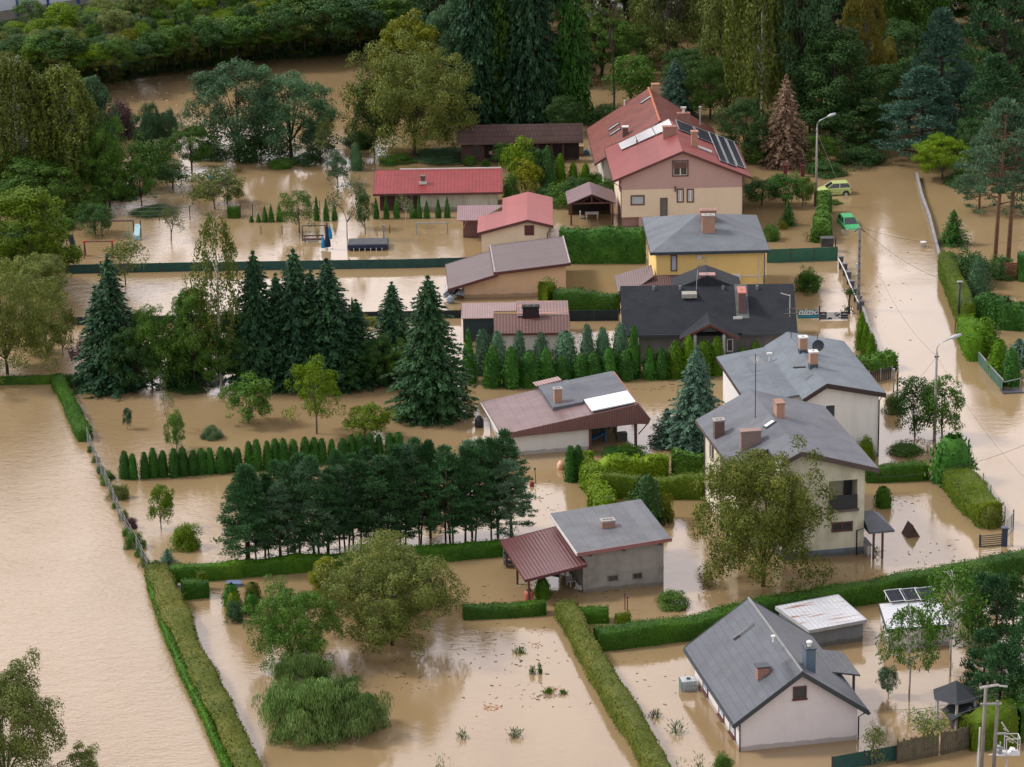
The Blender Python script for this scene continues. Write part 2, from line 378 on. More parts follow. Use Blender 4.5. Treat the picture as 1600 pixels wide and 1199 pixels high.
def thuja(seed, H, W, dens=60, leaf=.2, p=1.0, base=.75, rough=.06):
    """clipped or natural cone / column: p<1 fuller, base: radius share at the ground"""
    rng = np.random.default_rng(seed); n = int(dens*math.pi*W*H*.6)
    def prof(t):
        return (base+(1-base)*np.minimum(1, t/.3))*np.maximum(0, 1-np.maximum(0, t-.12)/.88)**p
    t = rng.uniform(0, 1, n*2); keep = rng.uniform(0, 1, n*2) < prof(t)+.08; t = t[keep][:n]; n = len(t)
    a = rng.uniform(0, 6.283, n); lob = 1+rough*np.cos(a*3+t*5)+rough*np.cos(a*5-t*9+1)
    lob = lob*(1+rough*1.4*np.sin(a*7+t*17)*np.sin(t*23+a*3)); r = W/2*prof(t)*lob*rng.uniform(.84, 1.1, n)
    o = np.stack([np.cos(a), np.sin(a), np.full(n, .3)], 1)
    P = np.stack([np.cos(a)*r, np.sin(a)*r, t*H], 1)
    V, Fc = leaves(P, o+rng.normal(size=(n, 3))*.45, leaf*rng.uniform(.7, 1.4, n), rng, .5, np.stack([np.cos(a)*.45, np.sin(a)*.45, np.ones(n)], 1)+rng.normal(size=(n, 3))*.35)
    K = 10; zs = np.linspace(0, .96, 8); ev = []; ef = []
    for z in zs:
        for j in range(K): rr = W/2*float(prof(np.array([z]))[0])*.84; ev.append((math.cos(j/K*6.283)*rr, math.sin(j/K*6.283)*rr, z*H-(.4 if z == 0 else 0)))
    for i in range(7):
        for j in range(K): ef.append((i*K+j, i*K+(j+1) % K, (i+1)*K+(j+1) % K, (i+1)*K+j))
    return V, Fc, (ev, ef), H, W
def twiggy(seed, H, W, th, nl=260, leaf=.2, gen=4, r0=.09):
    rng = np.random.default_rng(seed); mb = MB(); tips = []
    def grow(p, d, ln, r, g):
        q = p+d*ln; mb.tube([p, p.lerp(q, .5)+Vector(rng.normal(size=3)*ln*.05), q], [r, r*.85, r*.65], 5 if g > 2 else 4, False)
        tips.append(q)
        if g == 0: return
        for i in range(3):
            nd = (d+Vector(rng.normal(size=3)*.62)+Vector((0, 0, .18))).normalized(); grow(q, nd, ln*rng.uniform(.6, .85), r*.58, g-1)
    grow(Vector((0, 0, -1)), Vector((0, 0, 1)), th+1, r0, gen)
    T = np.array([tuple(t) for t in tips]); mx = max(.1, np.abs(T[:, :2]).max()); mz = T[:, 2].max()
    sx, sz = (W/2)/mx, (H-th)/max(.1, mz-th)
    f = lambda v: (v[0]*sx, v[1]*sx, v[2] if v[2] < th else th+(v[2]-th)*sz)
    mb.v = [f(v) for v in mb.v]; T = np.array([f(v) for v in T]); T = T[T[:, 2] > th*1.1]
    P = T[rng.integers(0, len(T), nl)]+rng.normal(size=(nl, 3))*.18
    V, Fc = leaves(P, rng.normal(size=P.shape), leaf*rng.uniform(.7, 1.3, nl), rng)
    return V, Fc, mb, H, W

PROTO = {}
def proto(kind, var=0):
    k = (kind, var)
    if k in PROTO: return PROTO[k]
    s = 100+var*17
    G = {
     'broad': lambda: broad(s, 11, 9, .5, 190, 135, .2, .09, inner=.48),
     'broadB': lambda: broad(s+9, 11, 13, .3, 270, 170, .2, .074, inner=.24, wild=1.35),
     'broadS': lambda: broad(s+1, 5, 4.6, .25, 70, 75, .19, .13, inner=.4),
     'loose': lambda: broad(s+2, 9, 8.5, 1.4, 80, 80, .24, .1, inner=.3),
     'tall': lambda: broad(s+3, 15, 7.5, .5, 190, 130, .24, .11, inner=.5),
     'shrub': lambda: broad(s+4, 2.6, 3.6, 0, 75, 95, .14, .17, inner=.35, hemi=True),
     'willow': lambda: broad(s+5, 3.6, 8, 0, 190, 150, .27, .1, inner=.35, asp=.22, up=.5, hemi=True, upr=.88),
     'spruce': lambda: spruce(s, 13, 7.6),
     'spruceS': lambda: spruce(s, 3.5, 2.6, lev=17, nb=11, leaf=.26),
     'spruceT': lambda: spruce(s, 12, 5.4, lev=24, nb=11, droop=.5, thin=.9),
     'pine': lambda: pine(s, 9.5, 4.9, 1.5, ncl=115, per=90, leaf=.22, cr0=.6, r0=.1),
     'pineB': lambda: pine(s, 14, 9, 1.2, ncl=210, per=85, leaf=.36, cr0=.95, cone=.5),
     'scots': lambda: pine(s, 14, 7, 6.0, ncl=80, per=95, leaf=.3, cr0=.85, lean=.8, cone=.2, r0=.2),
     'pineS': lambda: pine(s, 6, 5, .3, ncl=90, per=65, leaf=.26, cr0=.6, cone=.35),
     'birch': lambda: birch(s, 14, 7, .8, 950, .26, 1.6),
     'birchT': lambda: birch(s, 13, 4.6, 1.2, 300, .2, 1.7),
     'birchS': lambda: birch(s, 6.5, 4.2, 2.0, 420, .17, 2.2),
     'thuja': lambda: thuja(s, 3.2, 1.35, 150, .15, .36, .85, .09),
     'cone': lambda: thuja(s, 4, 1.9, 110, .18, .5, .85, .15),
     'spire': lambda: thuja(s, 3, .95, 110, .15, .8, .9),
     'ball': lambda: thuja(s, 1.6, 2.0, 95, .16, .33, .85, .04),
     'twig': lambda: twiggy(s, 4.2, 3.6, .8, 1100, .15, 5, .19),
     'twigL': lambda: twiggy(s, 4.5, 4.4, .7, 1900, .19, 5, .11),
     'bare': lambda: twiggy(s, 9, 6, 2.4, 900, .22, 5, .16),
    }
    V, Fc, mb, H, W = G[kind]()
    if isinstance(mb, tuple): cm = nmesh(kind+'_foliage', V, Fc, None, mb); tm = None
    else:
        cm = nmesh(kind+'_crown', V, Fc, None); tm = mb.mesh(kind+'_trunk', None, True) if mb.v else None
        if tm: tm.materials.append(None)
    cm.materials.append(None)
    PROTO[k] = (cm, tm, H, W); return PROTO[k]
def setmat(o, m):
    o.material_slots[0].link = 'OBJECT'; o.material_slots[0].material = m
BARK = mat('bark_brown', (.06, .045, .035), .9, .4, 3); BARKP = mat('bark_pine_orange', (.17, .09, .055), .9, .35, 3)
BARKW = mat('bark_birch_white', (.5, .48, .44), .8, .5, 4, dark=(.06, .06, .06)); BARKG = mat('bark_grey', (.12, .105, .09), .9, .3, 3)
def plant(kind, m, bx, by, w, top, name, label, cat, var=None, bark=None, group=None, dx=0, dy=0, bz=0.0, wscale=1.0):
    """one tree or shrub standing at photo point (bx, by), w pixels wide, its tip at row top"""
    if var is None: var = rnd.randrange(3 if kind in ('spruce', 'thuja', 'cone', 'broad', 'tall', 'shrub', 'broadS', 'spire') else 2)
    cm, tm, H, W = proto(kind, var)
    sh_ = {'shrub': .15, 'willow': .16, 'ball': .14, 'thuja': .1, 'cone': .1, 'spire': .1, 'broad': .09, 'broadB': .09, 'broadS': .08, 'tall': .08, 'spruce': .08, 'spruceS': .1, 'spruceT': .08, 'pineB': .06}.get(kind, 0)
    by -= sh_*w
    p = at(bx, by, bz); p.x += dx; p.y += dy
    h = hgt(bx, by, max(by-top, 4)); ww = w*mpp(bx, by)*wscale
    if bz > 0: h = hgt(bx, by, max(by-top, 4))
    sc = (ww/W, ww/W, h/H)
    if tm is None:
        o = bpy.data.objects.new(name, cm); o.location = p; o.rotation_euler = (0, 0, rnd.uniform(0, 6.28)); o.scale = sc
        link(o, None, label, cat, group); setmat(o, m); return o
    r = empty(name, label, cat, p, rnd.uniform(0, 6.28), group); r.scale = sc
    c = bpy.data.objects.new('crown', cm); link(c, r); setmat(c, m)
    t = bpy.data.objects.new('trunk', tm); link(t, r); setmat(t, bark or BARK)
    return r
def hedge(pts, width, height, m, label, name='hedge', dens=75, leaf=.125, round_=.14, group=None, lump=.09, side=None):
    """clipped hedge along photo points of its base line (centre), metres wide and high"""
    rng = np.random.default_rng(abs(hash(label)) % 1000 if False else int(pts[0][0]*7+pts[0][1]))
    P = [np.array(at(*p)) for p in pts]; seg = []
    for a, b in zip(P[:-1], P[1:]):
        n = max(1, int(np.linalg.norm(b-a)/.5)); seg += [a+(b-a)*i/n for i in range(n)]
    seg.append(P[-1]); seg = np.array(seg); o = seg[0].copy(); Q = seg-o
    T = np.gradient(Q, axis=0); T = unit(T); Nx = np.stack([T[:, 1], -T[:, 0], 0*T[:, 0]], 1)
    hw = width/2; n = len(Q); ev = []; ef = []
    wj = 1+lump*np.convolve(rng.normal(size=n+4), np.ones(5)/2, 'valid')[:n]; hj = 1+lump*.8*np.convolve(rng.normal(size=n+4), np.ones(5)/2, 'valid')[:n]
    k = .9
    for i in range(n):
        e = .0 if 0 < i < n-1 else 0
        for sx, z in ((-1, -.8), (-1, height-round_*1.5), (-.7, height-.05), (.7, height-.05), (1, height-round_*1.5), (1, -.8)):
            ev.append(tuple(Q[i]+Nx[i]*sx*hw*k*wj[i]+np.array([0, 0, z*hj[i]*(.95 if z > 0 else 1)])))
    for i in range(n-1):
        for j in range(5): ef.append((i*6+j, i*6+j+1, (i+1)*6+j+1, (i+1)*6+j))
    for b in (0, (n-1)*6): ef += [(b, b+1, b+4, b+5), (b+1, b+2, b+3, b+4)]
    L = np.linalg.norm(Q[1:]-Q[:-1], axis=1).sum()
    per = 2*height+width; cnt = int(L*per*dens); ce = int(width*height*dens)*2
    s = rng.uniform(0, n-1.001, cnt); i0 = s.astype(int); fr = (s-i0)[:, None]
    c = Q[i0]*(1-fr)+Q[i0+1]*fr; nx = Nx[i0]; wv = wj[i0]*hw; hv = hj[i0]*height
    u = rng.uniform(0, per, cnt)
    sd_ = np.where(u < height, -1, np.where(u > height+width, 1, 0))
    x = np.where(sd_ == 0, (u-height)/width*2-1, sd_*1.0); z = np.where(sd_ == 0, 1.0, np.where(sd_ < 0, u/height, (u-height-width)/height))
    rc = np.clip((np.abs(x)-.7)/.3, 0, 1)*np.clip((z-.75)/.25, 0, 1)*round_
    jit = rng.uniform(-.09, .07, cnt)
    p = c+nx*(x*(wv+np.where(sd_ != 0, jit, 0)-rc))[:, None]; p[:, 2] += z*hv-rc+np.where(sd_ == 0, jit, 0)
    nn = nx*(x*np.where(sd_ != 0, 1, .25))[:, None]+np.array([0, 0, 1.])*np.where(sd_ == 0, 1., .3)[:, None]+rng.normal(size=(cnt, 3))*.45
    pe = []; ne = []
    for q, t, nv in ((Q[0], -T[0], Nx[0]), (Q[-1], T[-1], Nx[-1])):
        kk = ce//2; pe.append(q+nv*rng.uniform(-hw, hw, kk)[:, None]+t*rng.uniform(-.05, .08, kk)[:, None]+np.array([0, 0, 1.])*rng.uniform(0, height, kk)[:, None]); ne.append(np.tile(t, (kk, 1))+rng.normal(size=(kk, 3))*.45)
    V, Fc = leaves(np.vstack([p]+pe), np.vstack([nn]+ne), leaf*rng.uniform(.7, 1.4, cnt+2*(ce//2)), rng, .6)
    me = nmesh(name, V, Fc, m, (ev, ef))
    ob = bpy.data.objects.new(name, me); ob.location = o
    return link(ob, None, label, 'hedge', group)

# foliage colours
G = {
 'spruce': leafmat('needles_dark_spruce', (0.016, 0.044, 0.024), (0.040, 0.100, 0.045), (0.088, 0.160, 0.068), 0.12),
 'spruceb': leafmat('needles_blue_green', (0.045, 0.095, 0.07), (0.095, 0.165, 0.115), (0.16, 0.25, 0.17), 0.12),
 'pine': leafmat('needles_pine', (0.022, 0.06, 0.028), (0.052, 0.125, 0.048), (0.11, 0.21, 0.08), 0.12),
 'pineg': leafmat('needles_pine_grey', (0.047, 0.101, 0.061), (0.101, 0.176, 0.101), (0.162, 0.230, 0.121), .15),
 'green': leafmat('leaves_green', (0.033, 0.081, 0.016), (0.084, 0.167, 0.032), (0.167, 0.246, 0.062)),
 'dark': leafmat('leaves_dark_green', (0.021, 0.056, 0.017), (0.049, 0.109, 0.030), (0.098, 0.165, 0.049)),
 'bluegr': leafmat('leaves_blue_green', (0.033, 0.072, 0.034), (0.066, 0.131, 0.061), (0.131, 0.197, 0.098)),
 'olive': leafmat('leaves_olive', (0.068, 0.095, 0.027), (0.149, 0.182, 0.054), (0.230, 0.257, 0.081)),
 'birch': leafmat('leaves_birch', (0.065, 0.095, 0.022), (0.135, 0.17, 0.04), (0.24, 0.26, 0.07)),
 'oak': leafmat('leaves_browning', (0.06, 0.085, 0.022), (0.135, 0.165, 0.042), (0.25, 0.23, 0.065)),
 'yellow': leafmat('leaves_yellow_green', (0.088, 0.114, 0.014), (0.194, 0.211, 0.026), (0.317, 0.299, 0.053)),
 'lime': leafmat('leaves_lime', (0.062, 0.114, 0.010), (0.132, 0.211, 0.022), (0.220, 0.290, 0.044)),
 'autumn': leafmat('leaves_autumn', (0.08, 0.075, 0.018), (0.16, 0.14, 0.03), (0.27, 0.22, 0.05)),
 'brown': leafmat('needles_dead_brown', (0.13, 0.088, 0.06), (0.24, 0.165, 0.115), (0.32, 0.235, 0.17), 0.1),
 'thuja': leafmat('thuja_green', (0.019, 0.066, 0.012), (0.047, 0.132, 0.025), (0.093, 0.204, 0.043), 0.12, 0.6),
 'thujay': leafmat('thuja_yellow_green', (0.035, 0.088, 0.010), (0.088, 0.176, 0.018), (0.167, 0.255, 0.031), .15, .9),
 'hedge': leafmat('hedge_green', (0.017, 0.053, 0.008), (0.050, 0.119, 0.015), (0.112, 0.191, 0.023), 0.15, 0.35),
 'hedgey': leafmat('hedge_yellow_green', (0.040, 0.077, 0.007), (0.099, 0.149, 0.014), (0.167, 0.211, 0.025), 0.15, 0.35),
 'hedgeb': leafmat('hedge_browning', (0.041, 0.058, 0.011), (0.095, 0.116, 0.020), (0.170, 0.150, 0.041), 0.15, 0.35),
 'ivy': leafmat('climber_bright_green', (0.019, 0.062, 0.005), (0.040, 0.112, 0.007), (0.074, 0.167, 0.015), 0.2, 0.4),
 'walnut': leafmat('leaves_walnut', (0.07, 0.1, 0.022), (0.16, 0.19, 0.04), (0.28, 0.28, 0.07)),
 'willowg': leafmat('leaves_willow_grey_green', (0.054, 0.108, 0.032), (0.144, 0.225, 0.072), (0.306, 0.360, 0.153)),
 'pineblue': leafmat('needles_pine_blue', (.025, .062, .045), (.055, .115, .08), (.11, .18, .12), .12),
 'purple': leafmat('leaves_purple', (0.066, 0.033, 0.044), (0.132, 0.077, 0.083), (0.187, 0.121, 0.110)),
}
ORD = 'first second third fourth fifth sixth seventh eighth ninth tenth eleventh twelfth thirteenth fourteenth fifteenth sixteenth seventeenth eighteenth nineteenth twentieth'.split()
def ordn(i):
    if i < 20: return ORD[i]
    t = ['twenty', 'thirty', 'forty'][(i+1)//10-2]; k = (i+1) % 10
    return (t[:-1]+'ieth') if k == 0 else t+'-'+ORD[k-1]

# ---------------------------------------------------------------- water and terrain
def build_water():
    mt, n, b = newmat('flood_water')
    v = objc(n)
    big = noise(n, objc(n, (1, .45, 1), R(12)), .06, 8, .66)
    c = ramp(n, big, [(.25, (.225, .152, .078)), (.5, (.284, .197, .103)), (.62, (.30, .209, .112)), (.8, (.365, .262, .152))])
    sc = ramp(n, noise(n, objc(n, (1, 1, 1)), .22, 7, .7), [(.66, (0, 0, 0)), (.8, (.28,)*3)])
    c = mixc(n, sc, c, (.25, .18, .12))
    n.links.new(c, b.inputs['Base Color']); b.inputs['Roughness'].default_value = .012
    b.inputs['IOR'].default_value = 1.54
    # ripples: wind-streaked crests, strong in patches
    r1 = noise(n, objc(n, (1, 1.5, 1), R(20)), 2.3, 4, .6)
    r2 = noise(n, objc(n, (.8, 1.5, 1), R(-35)), .9, 2, .5)
    r3 = noise(n, objc(n, (1, 1, 1)), .16, 2, .5)
    ad = N(n, 'Math', operation='ADD'); n.links.new(r1, ad.inputs[0]); n.links.new(r2, ad.inputs[1])
    # open field to the west is rougher than the sheltered gardens
    t = n.nodes.new('ShaderNodeTexCoord'); sx = n.nodes.new('ShaderNodeSeparateXYZ'); n.links.new(t.outputs['Object'], sx.inputs[0])
    ld = N(n, 'Math', operation='MULTIPLY_ADD'); ld.inputs[1].default_value = .105; n.links.new(sx.outputs['Y'], ld.inputs[0]); n.links.new(sx.outputs['X'], ld.inputs[2])
    mr = N(n, 'MapRange', interpolation_type='SMOOTHSTEP')
    for k, vv in (('From Min', 3.5), ('From Max', -4.5), ('To Min', .09), ('To Max', 1.0)): mr.inputs[k].default_value = vv
    n.links.new(ld.outputs[0], mr.inputs['Value'])
    pm = ramp(n, r3, [(.42, (.12,)*3), (.62, (1, 1, 1))])
    mu = N(n, 'Math', operation='MULTIPLY'); n.links.new(mr.outputs[0], mu.inputs[0]); mu.inputs[1].default_value = .33
    m3 = N(n, 'Math', operation='MULTIPLY_ADD'); n.links.new(pm, m3.inputs[0]); m3.inputs[1].default_value = .07; n.links.new(mu.outputs[0], m3.inputs[2])
    bp = N(n, 'Bump', Distance=.12); n.links.new(ad.outputs[0], bp.inputs['Height']); n.links.new(m3.outputs[0], bp.inputs['Strength'])
    n.links.new(bp.outputs[0], b.inputs['Normal'])
    mb = MB(); mb.add([(-500, -150, 0), (500, -150, 0), (500, 1000, 0), (-500, 1000, 0)], [(0, 1, 2, 3)])
    mb.obj('flood_water', mt, kind='structure')
build_water()
def build_bank():
    mt, n, b = newmat('rough_grass'); v = objc(n)
    c = ramp(n, noise(n, v, .25, 7, .7), [(.3, (.02, .035, .01)), (.5, (.035, .06, .014)), (.65, (.06, .08, .02)), (.8, (.06, .05, .025))])
    n.links.new(c, b.inputs['Base Color']); b.inputs['Roughness'].default_value = .95
    bp = N(n, 'Bump', Strength=1, Distance=.3); n.links.new(noise(n, v, 3, 5, .7), bp.inputs['Height']); n.links.new(bp.outputs[0], b.inputs['Normal'])
    shore = [(-500, 200), (-200, 165), (0, 140), (165, 134), (250, 119), (310, 112), (400, 99), (500, 92), (590, 86), (680, 62), (760, 20), (860, -40)]
    rows = [(0, -.8), (2.5, .5), (9, 2.6), (18, 4.6), (26, 5.6), (60, 6), (400, 14)]
    V = []; Fc = []
    for (x, y) in shore:
        p = at(x, y); d = Vector((p.x*.2, p.y, 0)).normalized()
        for r_, z in rows: q = p+d*r_; V.append((q.x, q.y, z+rnd.uniform(-.25, .25)))
    k = len(rows)
    for i in range(len(shore)-1):
        for j in range(k-1): Fc.append((i*k+j, (i+1)*k+j, (i+1)*k+j+1, i*k+j+1))
    mb = MB(); mb.v = V; mb.f = Fc
    mb.obj('embankment', mt, smooth=True, kind='structure')
build_bank()

# ---------------------------------------------------------------- building kit
class Bld:
    def __init__(s, name, label, cat, org, rot, z=0.0, group=None):
        s.o = empty(name, label, cat, (org[0], org[1], z), R(rot), group)
        s.a = R(rot); s.org = Vector((org[0], org[1], z))
    def loc(s, v):
        v = v-s.org; c, q = math.cos(-s.a), math.sin(-s.a); return Vector((v.x*c-v.y*q, v.x*q+v.y*c, v.z))
    def hit(s, px, py, p0, nrm):         # photo pixel -> local point on a local plane
        C = s.loc(Vector((0, 0, HC))); c, q = math.cos(-s.a), math.sin(-s.a); d = ray(px, py); d = Vector((d.x*c-d.y*q, d.x*q+d.y*c, d.z))
        t = (Vector(p0)-C).dot(Vector(nrm))/d.dot(Vector(nrm)); return C+d*t
    def X(s, px, py, x): return s.hit(px, py, (x, 0, 0), (1, 0, 0))
    def Y(s, px, py, y): return s.hit(px, py, (0, y, 0), (0, 1, 0))
    def Z(s, px, py, z): return s.hit(px, py, (0, 0, z), (0, 0, 1))
FRW = mat('frame_white', (.75, .75, .75), .5, .05); FRB = mat('frame_brown', (.12, .05, .045), .6, .15); FRD = mat('frame_dark', (.05, .05, .055), .5, .1)
def glassmat():
    mt, n, b = newmat('window_glass'); b.inputs['Base Color'].default_value = (.03, .04, .05, 1); b.inputs['Roughness'].default_value = .08; b.inputs['Specular IOR Level'].default_value = .6
    return mt
GL = glassmat(); BLIND = mat('glass_with_pale_blind', (.42, .46, .52), .25, .1)
def window(b, face, val, a0, a1, z0, z1, fm=FRW, pane=GL, out=-1, bar=True, fr=.09, name='window', label=None, inner=None):
    """window on a wall plane. face 'y': plane y=val facing out*y; face 'x': plane x=val"""
    def P(a, d, z): return (a, val+out*d, z) if face == 'y' else (val+out*d, a, z)
    mb = MB()
    def bx(u0, u1, w0, w1, d0, d1):
        p, q = P(u0, d0, w0), P(u1, d1, w1); mb.box(*p, *q)
    bx(a0-fr, a0, z0-fr, z1+fr, -.1, .07); bx(a1, a1+fr, z0-fr, z1+fr, -.1, .07)
    bx(a0, a1, z0-fr, z0, -.1, .068); bx(a0, a1, z1, z1+fr, -.1, .068)
    f = mb.obj(name, fm, b.o, label=label)
    mb = MB(); p, q = P(a0, -.08, z0), P(a1, .022, z1); mb.box(*p, *q); mb.obj('pane', pane, f)
    if bar:
        mb = MB(); c = (a0+a1)/2; im = inner or fm
        w = .045
        for u0, u1, w0, w1 in ((c-w, c+w, z0, z1), (a0, a0+w, z0, z1), (a1-w, a1, z0, z1), (a0, a1, z0, z0+w), (a0, a1, z1-w, z1)):
            p, q = P(u0, 0, w0), P(u1, .045 if u0 == c-w else .043, w1); mb.box(*p, *q)
        mb.obj('sash', im, f)
    return f
def wy(b, y, x0, y0, x1, y1, **k):       # window from photo box on front wall plane y
    p, q = b.Y(x0, y1, y), b.Y(x1, y0, y); return window(b, 'y', y, min(p.x, q.x)+.08, max(p.x, q.x)-.08, min(p.z, q.z)+.06, max(p.z, q.z)-.06, **k)
def wx(b, x, x0, y0, x1, y1, out=-1, h=1.3, w=1.0, **k):   # window on a side wall, centred on photo point
    p = b.X((x0+x1)/2, (y0+y1)/2, x); return window(b, 'x', x, p.y-w/2, p.y+w/2, p.z-h/2, p.z+h/2, out=out, **k)
CAPC = mat('concrete_cap', (.33, .31, .29), .9, .2, 3); BRR = brick('brick_red', (.38, .13, .08), (.30, .10, .07), (.3, .25, .22))
BRO = brick('brick_orange', (.48, .20, .10), (.40, .16, .09), (.35, .28, .22)); BRM = brick('brick_maroon', (.13, .055, .05), (.10, .045, .045), (.16, .12, .11))
BRP = brick('brick_brown_pink', (.26, .16, .14), (.2, .12, .11), (.24, .2, .18))
def chimney(b, x, y, z0, z1, w, d, m, cap=CAPC, holes=2, label=None, capt=.12, name='chimney'):
    mb = MB().box(x-w/2, y-d/2, z0, x+w/2, y+d/2, z1); c = mb.obj(name, m, b.o, label=label)
    mb = MB().box(x-w/2-.06, y-d/2-.06, z1, x+w/2+.06, y+d/2+.06, z1+capt)
    mb.obj('chimney_cap', cap, c)
    mb = MB()
    for i in range(holes):
        hx = x+((i+.5)/holes-.5)*w*.8; mb.box(hx-.1, y-.1, z1+capt, hx+.1, y+.1, z1+capt+.012)
    if holes: mb.obj('flue', FRD, c)
    return c
def gable(b, L, wl, wr, hl, hr, hR, rm, wm, o=.55, o2=.55, t=.2, base=-1.5, y0=0.0, roofname='roof', trim=None, trimw=.16, solid=True):
    """gabled block: ridge along local y from y0 to y0+L at x=0"""
    ll, lr = (hr-hl)/wl, (hr-hR)/wr; y1 = y0+L
    zt = lambda x: hr-(ll*-x if x < 0 else lr*x)
    mb = MB()
    mb.prism([(-wl, y0, hl), (0, y0, hr), (0, y0, hr-t), (-wl, y0, hl-t)], (0, L, 0))
    mb.prism([(0.002, y0, hr), (wr, y0, hR), (wr, y0, hR-t), (0.002, y0, hr-t)], (0, L, 0))
    rf = mb.obj(roofname, rm, b.o)
    if trim:
        mb = MB()
        for yy in (y0-.03, y1):
            for xa, za, xb, zb in ((-wl-.03, hl+.03, 0, hr+.05), (0, hr+.05, wr+.03, hR+.03)):
                mb.prism([(xa, yy, za), (xb, yy, zb), (xb, yy, zb-t-trimw), (xa, yy, za-t-trimw)], (0, .03, 0))
        mb.box(-wl-.05, y0, hl-t-.06, -wl, y1, hl-.02); mb.box(wr, y0, hR-t-.06, wr+.05, y1, hR-.02)
        mb.obj('fascia', trim, rf)
    if solid:
        xl, xr = -wl+o2, wr-o2; e = t*.6
        pts = [(xl, y0+o, base), (xr, y0+o, base), (xr, y0+o, zt(xr)-e), (0, y0+o, hr-e), (xl, y0+o, zt(xl)-e)]
        MB().prism(pts, (0, L-2*o, 0)).obj('wall', wm, b.o)
    return rf
def plane_walls(b, pts, tops, wm, base=-1.5, name='wall'):
    """closed block: footprint pts (x,y) with a top height at each corner"""
    n = len(pts); V = [(x, y, base) for x, y in pts]+[(p[0], p[1], h) for p, h in zip(pts, tops)]
    Fc = [(i, (i+1) % n, (i+1) % n+n, i+n) for i in range(n)]+[tuple(reversed(range(n))), tuple(range(n, 2*n))]
    mb = MB().add(V, Fc); return mb.obj(name, wm, b.o)
def roof_quad(b, pts, rm, t=.16, name='roof', trim=None, parent=None):
    r = MB().slab(pts, t).obj(name, rm, parent or b.o)
    if trim:
        mb = MB(); P = [Vector(p) for p in pts]; c = sum(P, Vector())/len(P)
        for i in range(len(P)):
            a, q = P[i], P[(i+1) % len(P)]; e = (q-a); nn = Vector((e.y, -e.x, 0)).normalized()
            if nn.dot(a-c) < 0: nn = -nn
            mb.prism([a+nn*.004+Vector((0, 0, .02)), q+nn*.004+Vector((0, 0, .02)), q+nn*.004-Vector((0, 0, t+.1)), a+nn*.004-Vector((0, 0, t+.1))], nn*.05)
        mb.obj('fascia', trim, r)
    return r
PIPE = mat('downpipe_dark', (.06, .04, .04), .5, .1)
def pipe(b, pts, m=PIPE, r=.05, name='downpipe', parent=None, **kw): return MB().tube(pts, r, 6).obj(name, m, parent or b.o, smooth=True, **kw)
def plinth(b, pts, z1, m, name='plinth', z0=-1.4, out=.03):
    mb = MB(); c = sum((Vector((x, y, 0)) for x, y in pts), Vector())/len(pts)
    V = [(Vector((x, y, 0))-c) for x, y in pts]; V = [c+v*(1+out*1.4/v.length) for v in V]
    mb.prism([(v.x, v.y, z0) for v in V], (0, 0, z1-z0)); return mb.obj(name, m, b.o)

FELT = roofmat('roof_felt_grey', (.135, .142, .165), 9, 1.05, 0, .012, .7, .22, .75, bump=.16, spec=.3, moss=(.115, .12, .11))
FELTB = roofmat('roof_felt_bluegrey', (.145, .17, .195), 1.05, 30, 0, .014, .7, .2, .7, bump=.16, off=0, spec=.3, moss=(.115, .13, .14))
FELTN = roofmat('roof_felt_pale', (.155, .163, .18), 1.05, 30, 0, .02, .66, .2, .75, bump=.15, off=0, spec=.3, moss=(.13, .135, .125))
TRIMD = mat('fascia_dark_grey', (.045, .055, .065), .5, .1); TRIMM = mat('fascia_maroon', (.11, .04, .04), .5, .12); TRIMW = mat('fascia_white', (.62, .6, .58), .6, .1)
WHITEW = mat('render_white', (.72, .70, .69), .9, .05, .6, streak=.10); WHITEP = mat('render_pinkish_white', (.70, .645, .655), .9, .04, .8, streak=.05)
CREAMW = mat('render_pale_cream', (.70, .66, .52), .9, .06, .5, streak=.28, dark=(.45, .44, .30))

# ---- the foreground white house
b = Bld('white_house', 'white single-storey house with a dark grey tiled gable roof, nearest at lower right', 'house', (17.71, 176.02), 10.96)
A_ROOF = roofmat('roof_shingle_panels', (.098, .108, .128), .98, .42, R(90), .022, .72, .12, .6, bump=.35)
gable(b, 12.5, 4.35, 4.35, 2.16, 5.24, 2.16, A_ROOF, WHITEP, .55, .56, .2, trim=TRIMD, trimw=.16)
MB().tube([(0, -.02, 5.26), (0, 12.5, 5.26)], .09, 8).obj('ridge_cap', mat('ridge_grey', (.2, .205, .21), .6), b.o)
p, q = b.Y(1241, 1090.5, .55), b.Y(1258, 1073.5, .55); window(b, 'y', .55, p.x, q.x, p.z, q.z, fm=FRB, pane=GL, bar=False)
MB().box(p.x-.15, .42, p.z-.17, q.x+.15, .56, p.z-.1).obj('window_sill', FRB, b.o)
for px, py in ((1103, 1076), (1128, 1111), (1145.5, 1136)):
    p = b.X(px, py, -3.79); window(b, 'x', -3.79, p.y-.55, p.y+.55, .45, 1.6, fm=FRB, pane=BLIND, bar=True, inner=FRW)
    MB().box(-3.99, p.y-.68, .29, -3.79, p.y+.68, .36).obj('window_sill', FRB, b.o)
kz = lambda x: 5.24-abs(x)*(3.08/4.35)
c = b.hit(1191.5, 998, (0, 0, 5.24), (-.708, 0, -1)); chimney(b, c.x, c.y, kz(c.x)-.3, kz(c.x)+.62, .75, .62, BRR, TRIMD, 0, label='short red brick chimney under a dark cowl', capt=.08)
c = b.hit(1264.5, 1010, (0, 0, 5.24), (.708, 0, -1)); chimney(b, c.x, c.y, kz(c.x)-.5, kz(c.x)+1.45, .62, .8, mat('chimney_steel_blue', (.10, .15, .20), .5, .15), TRIMD, 0, label='tall blue-grey clad chimney', capt=.06)
MB().lathe((c.x, c.y, kz(c.x)+1.5), [(.12, 0), (.12, .25), (.2, .27), (.2, .33), (.05, .42)], 8).obj('chimney_cowl', FRW, b.o)
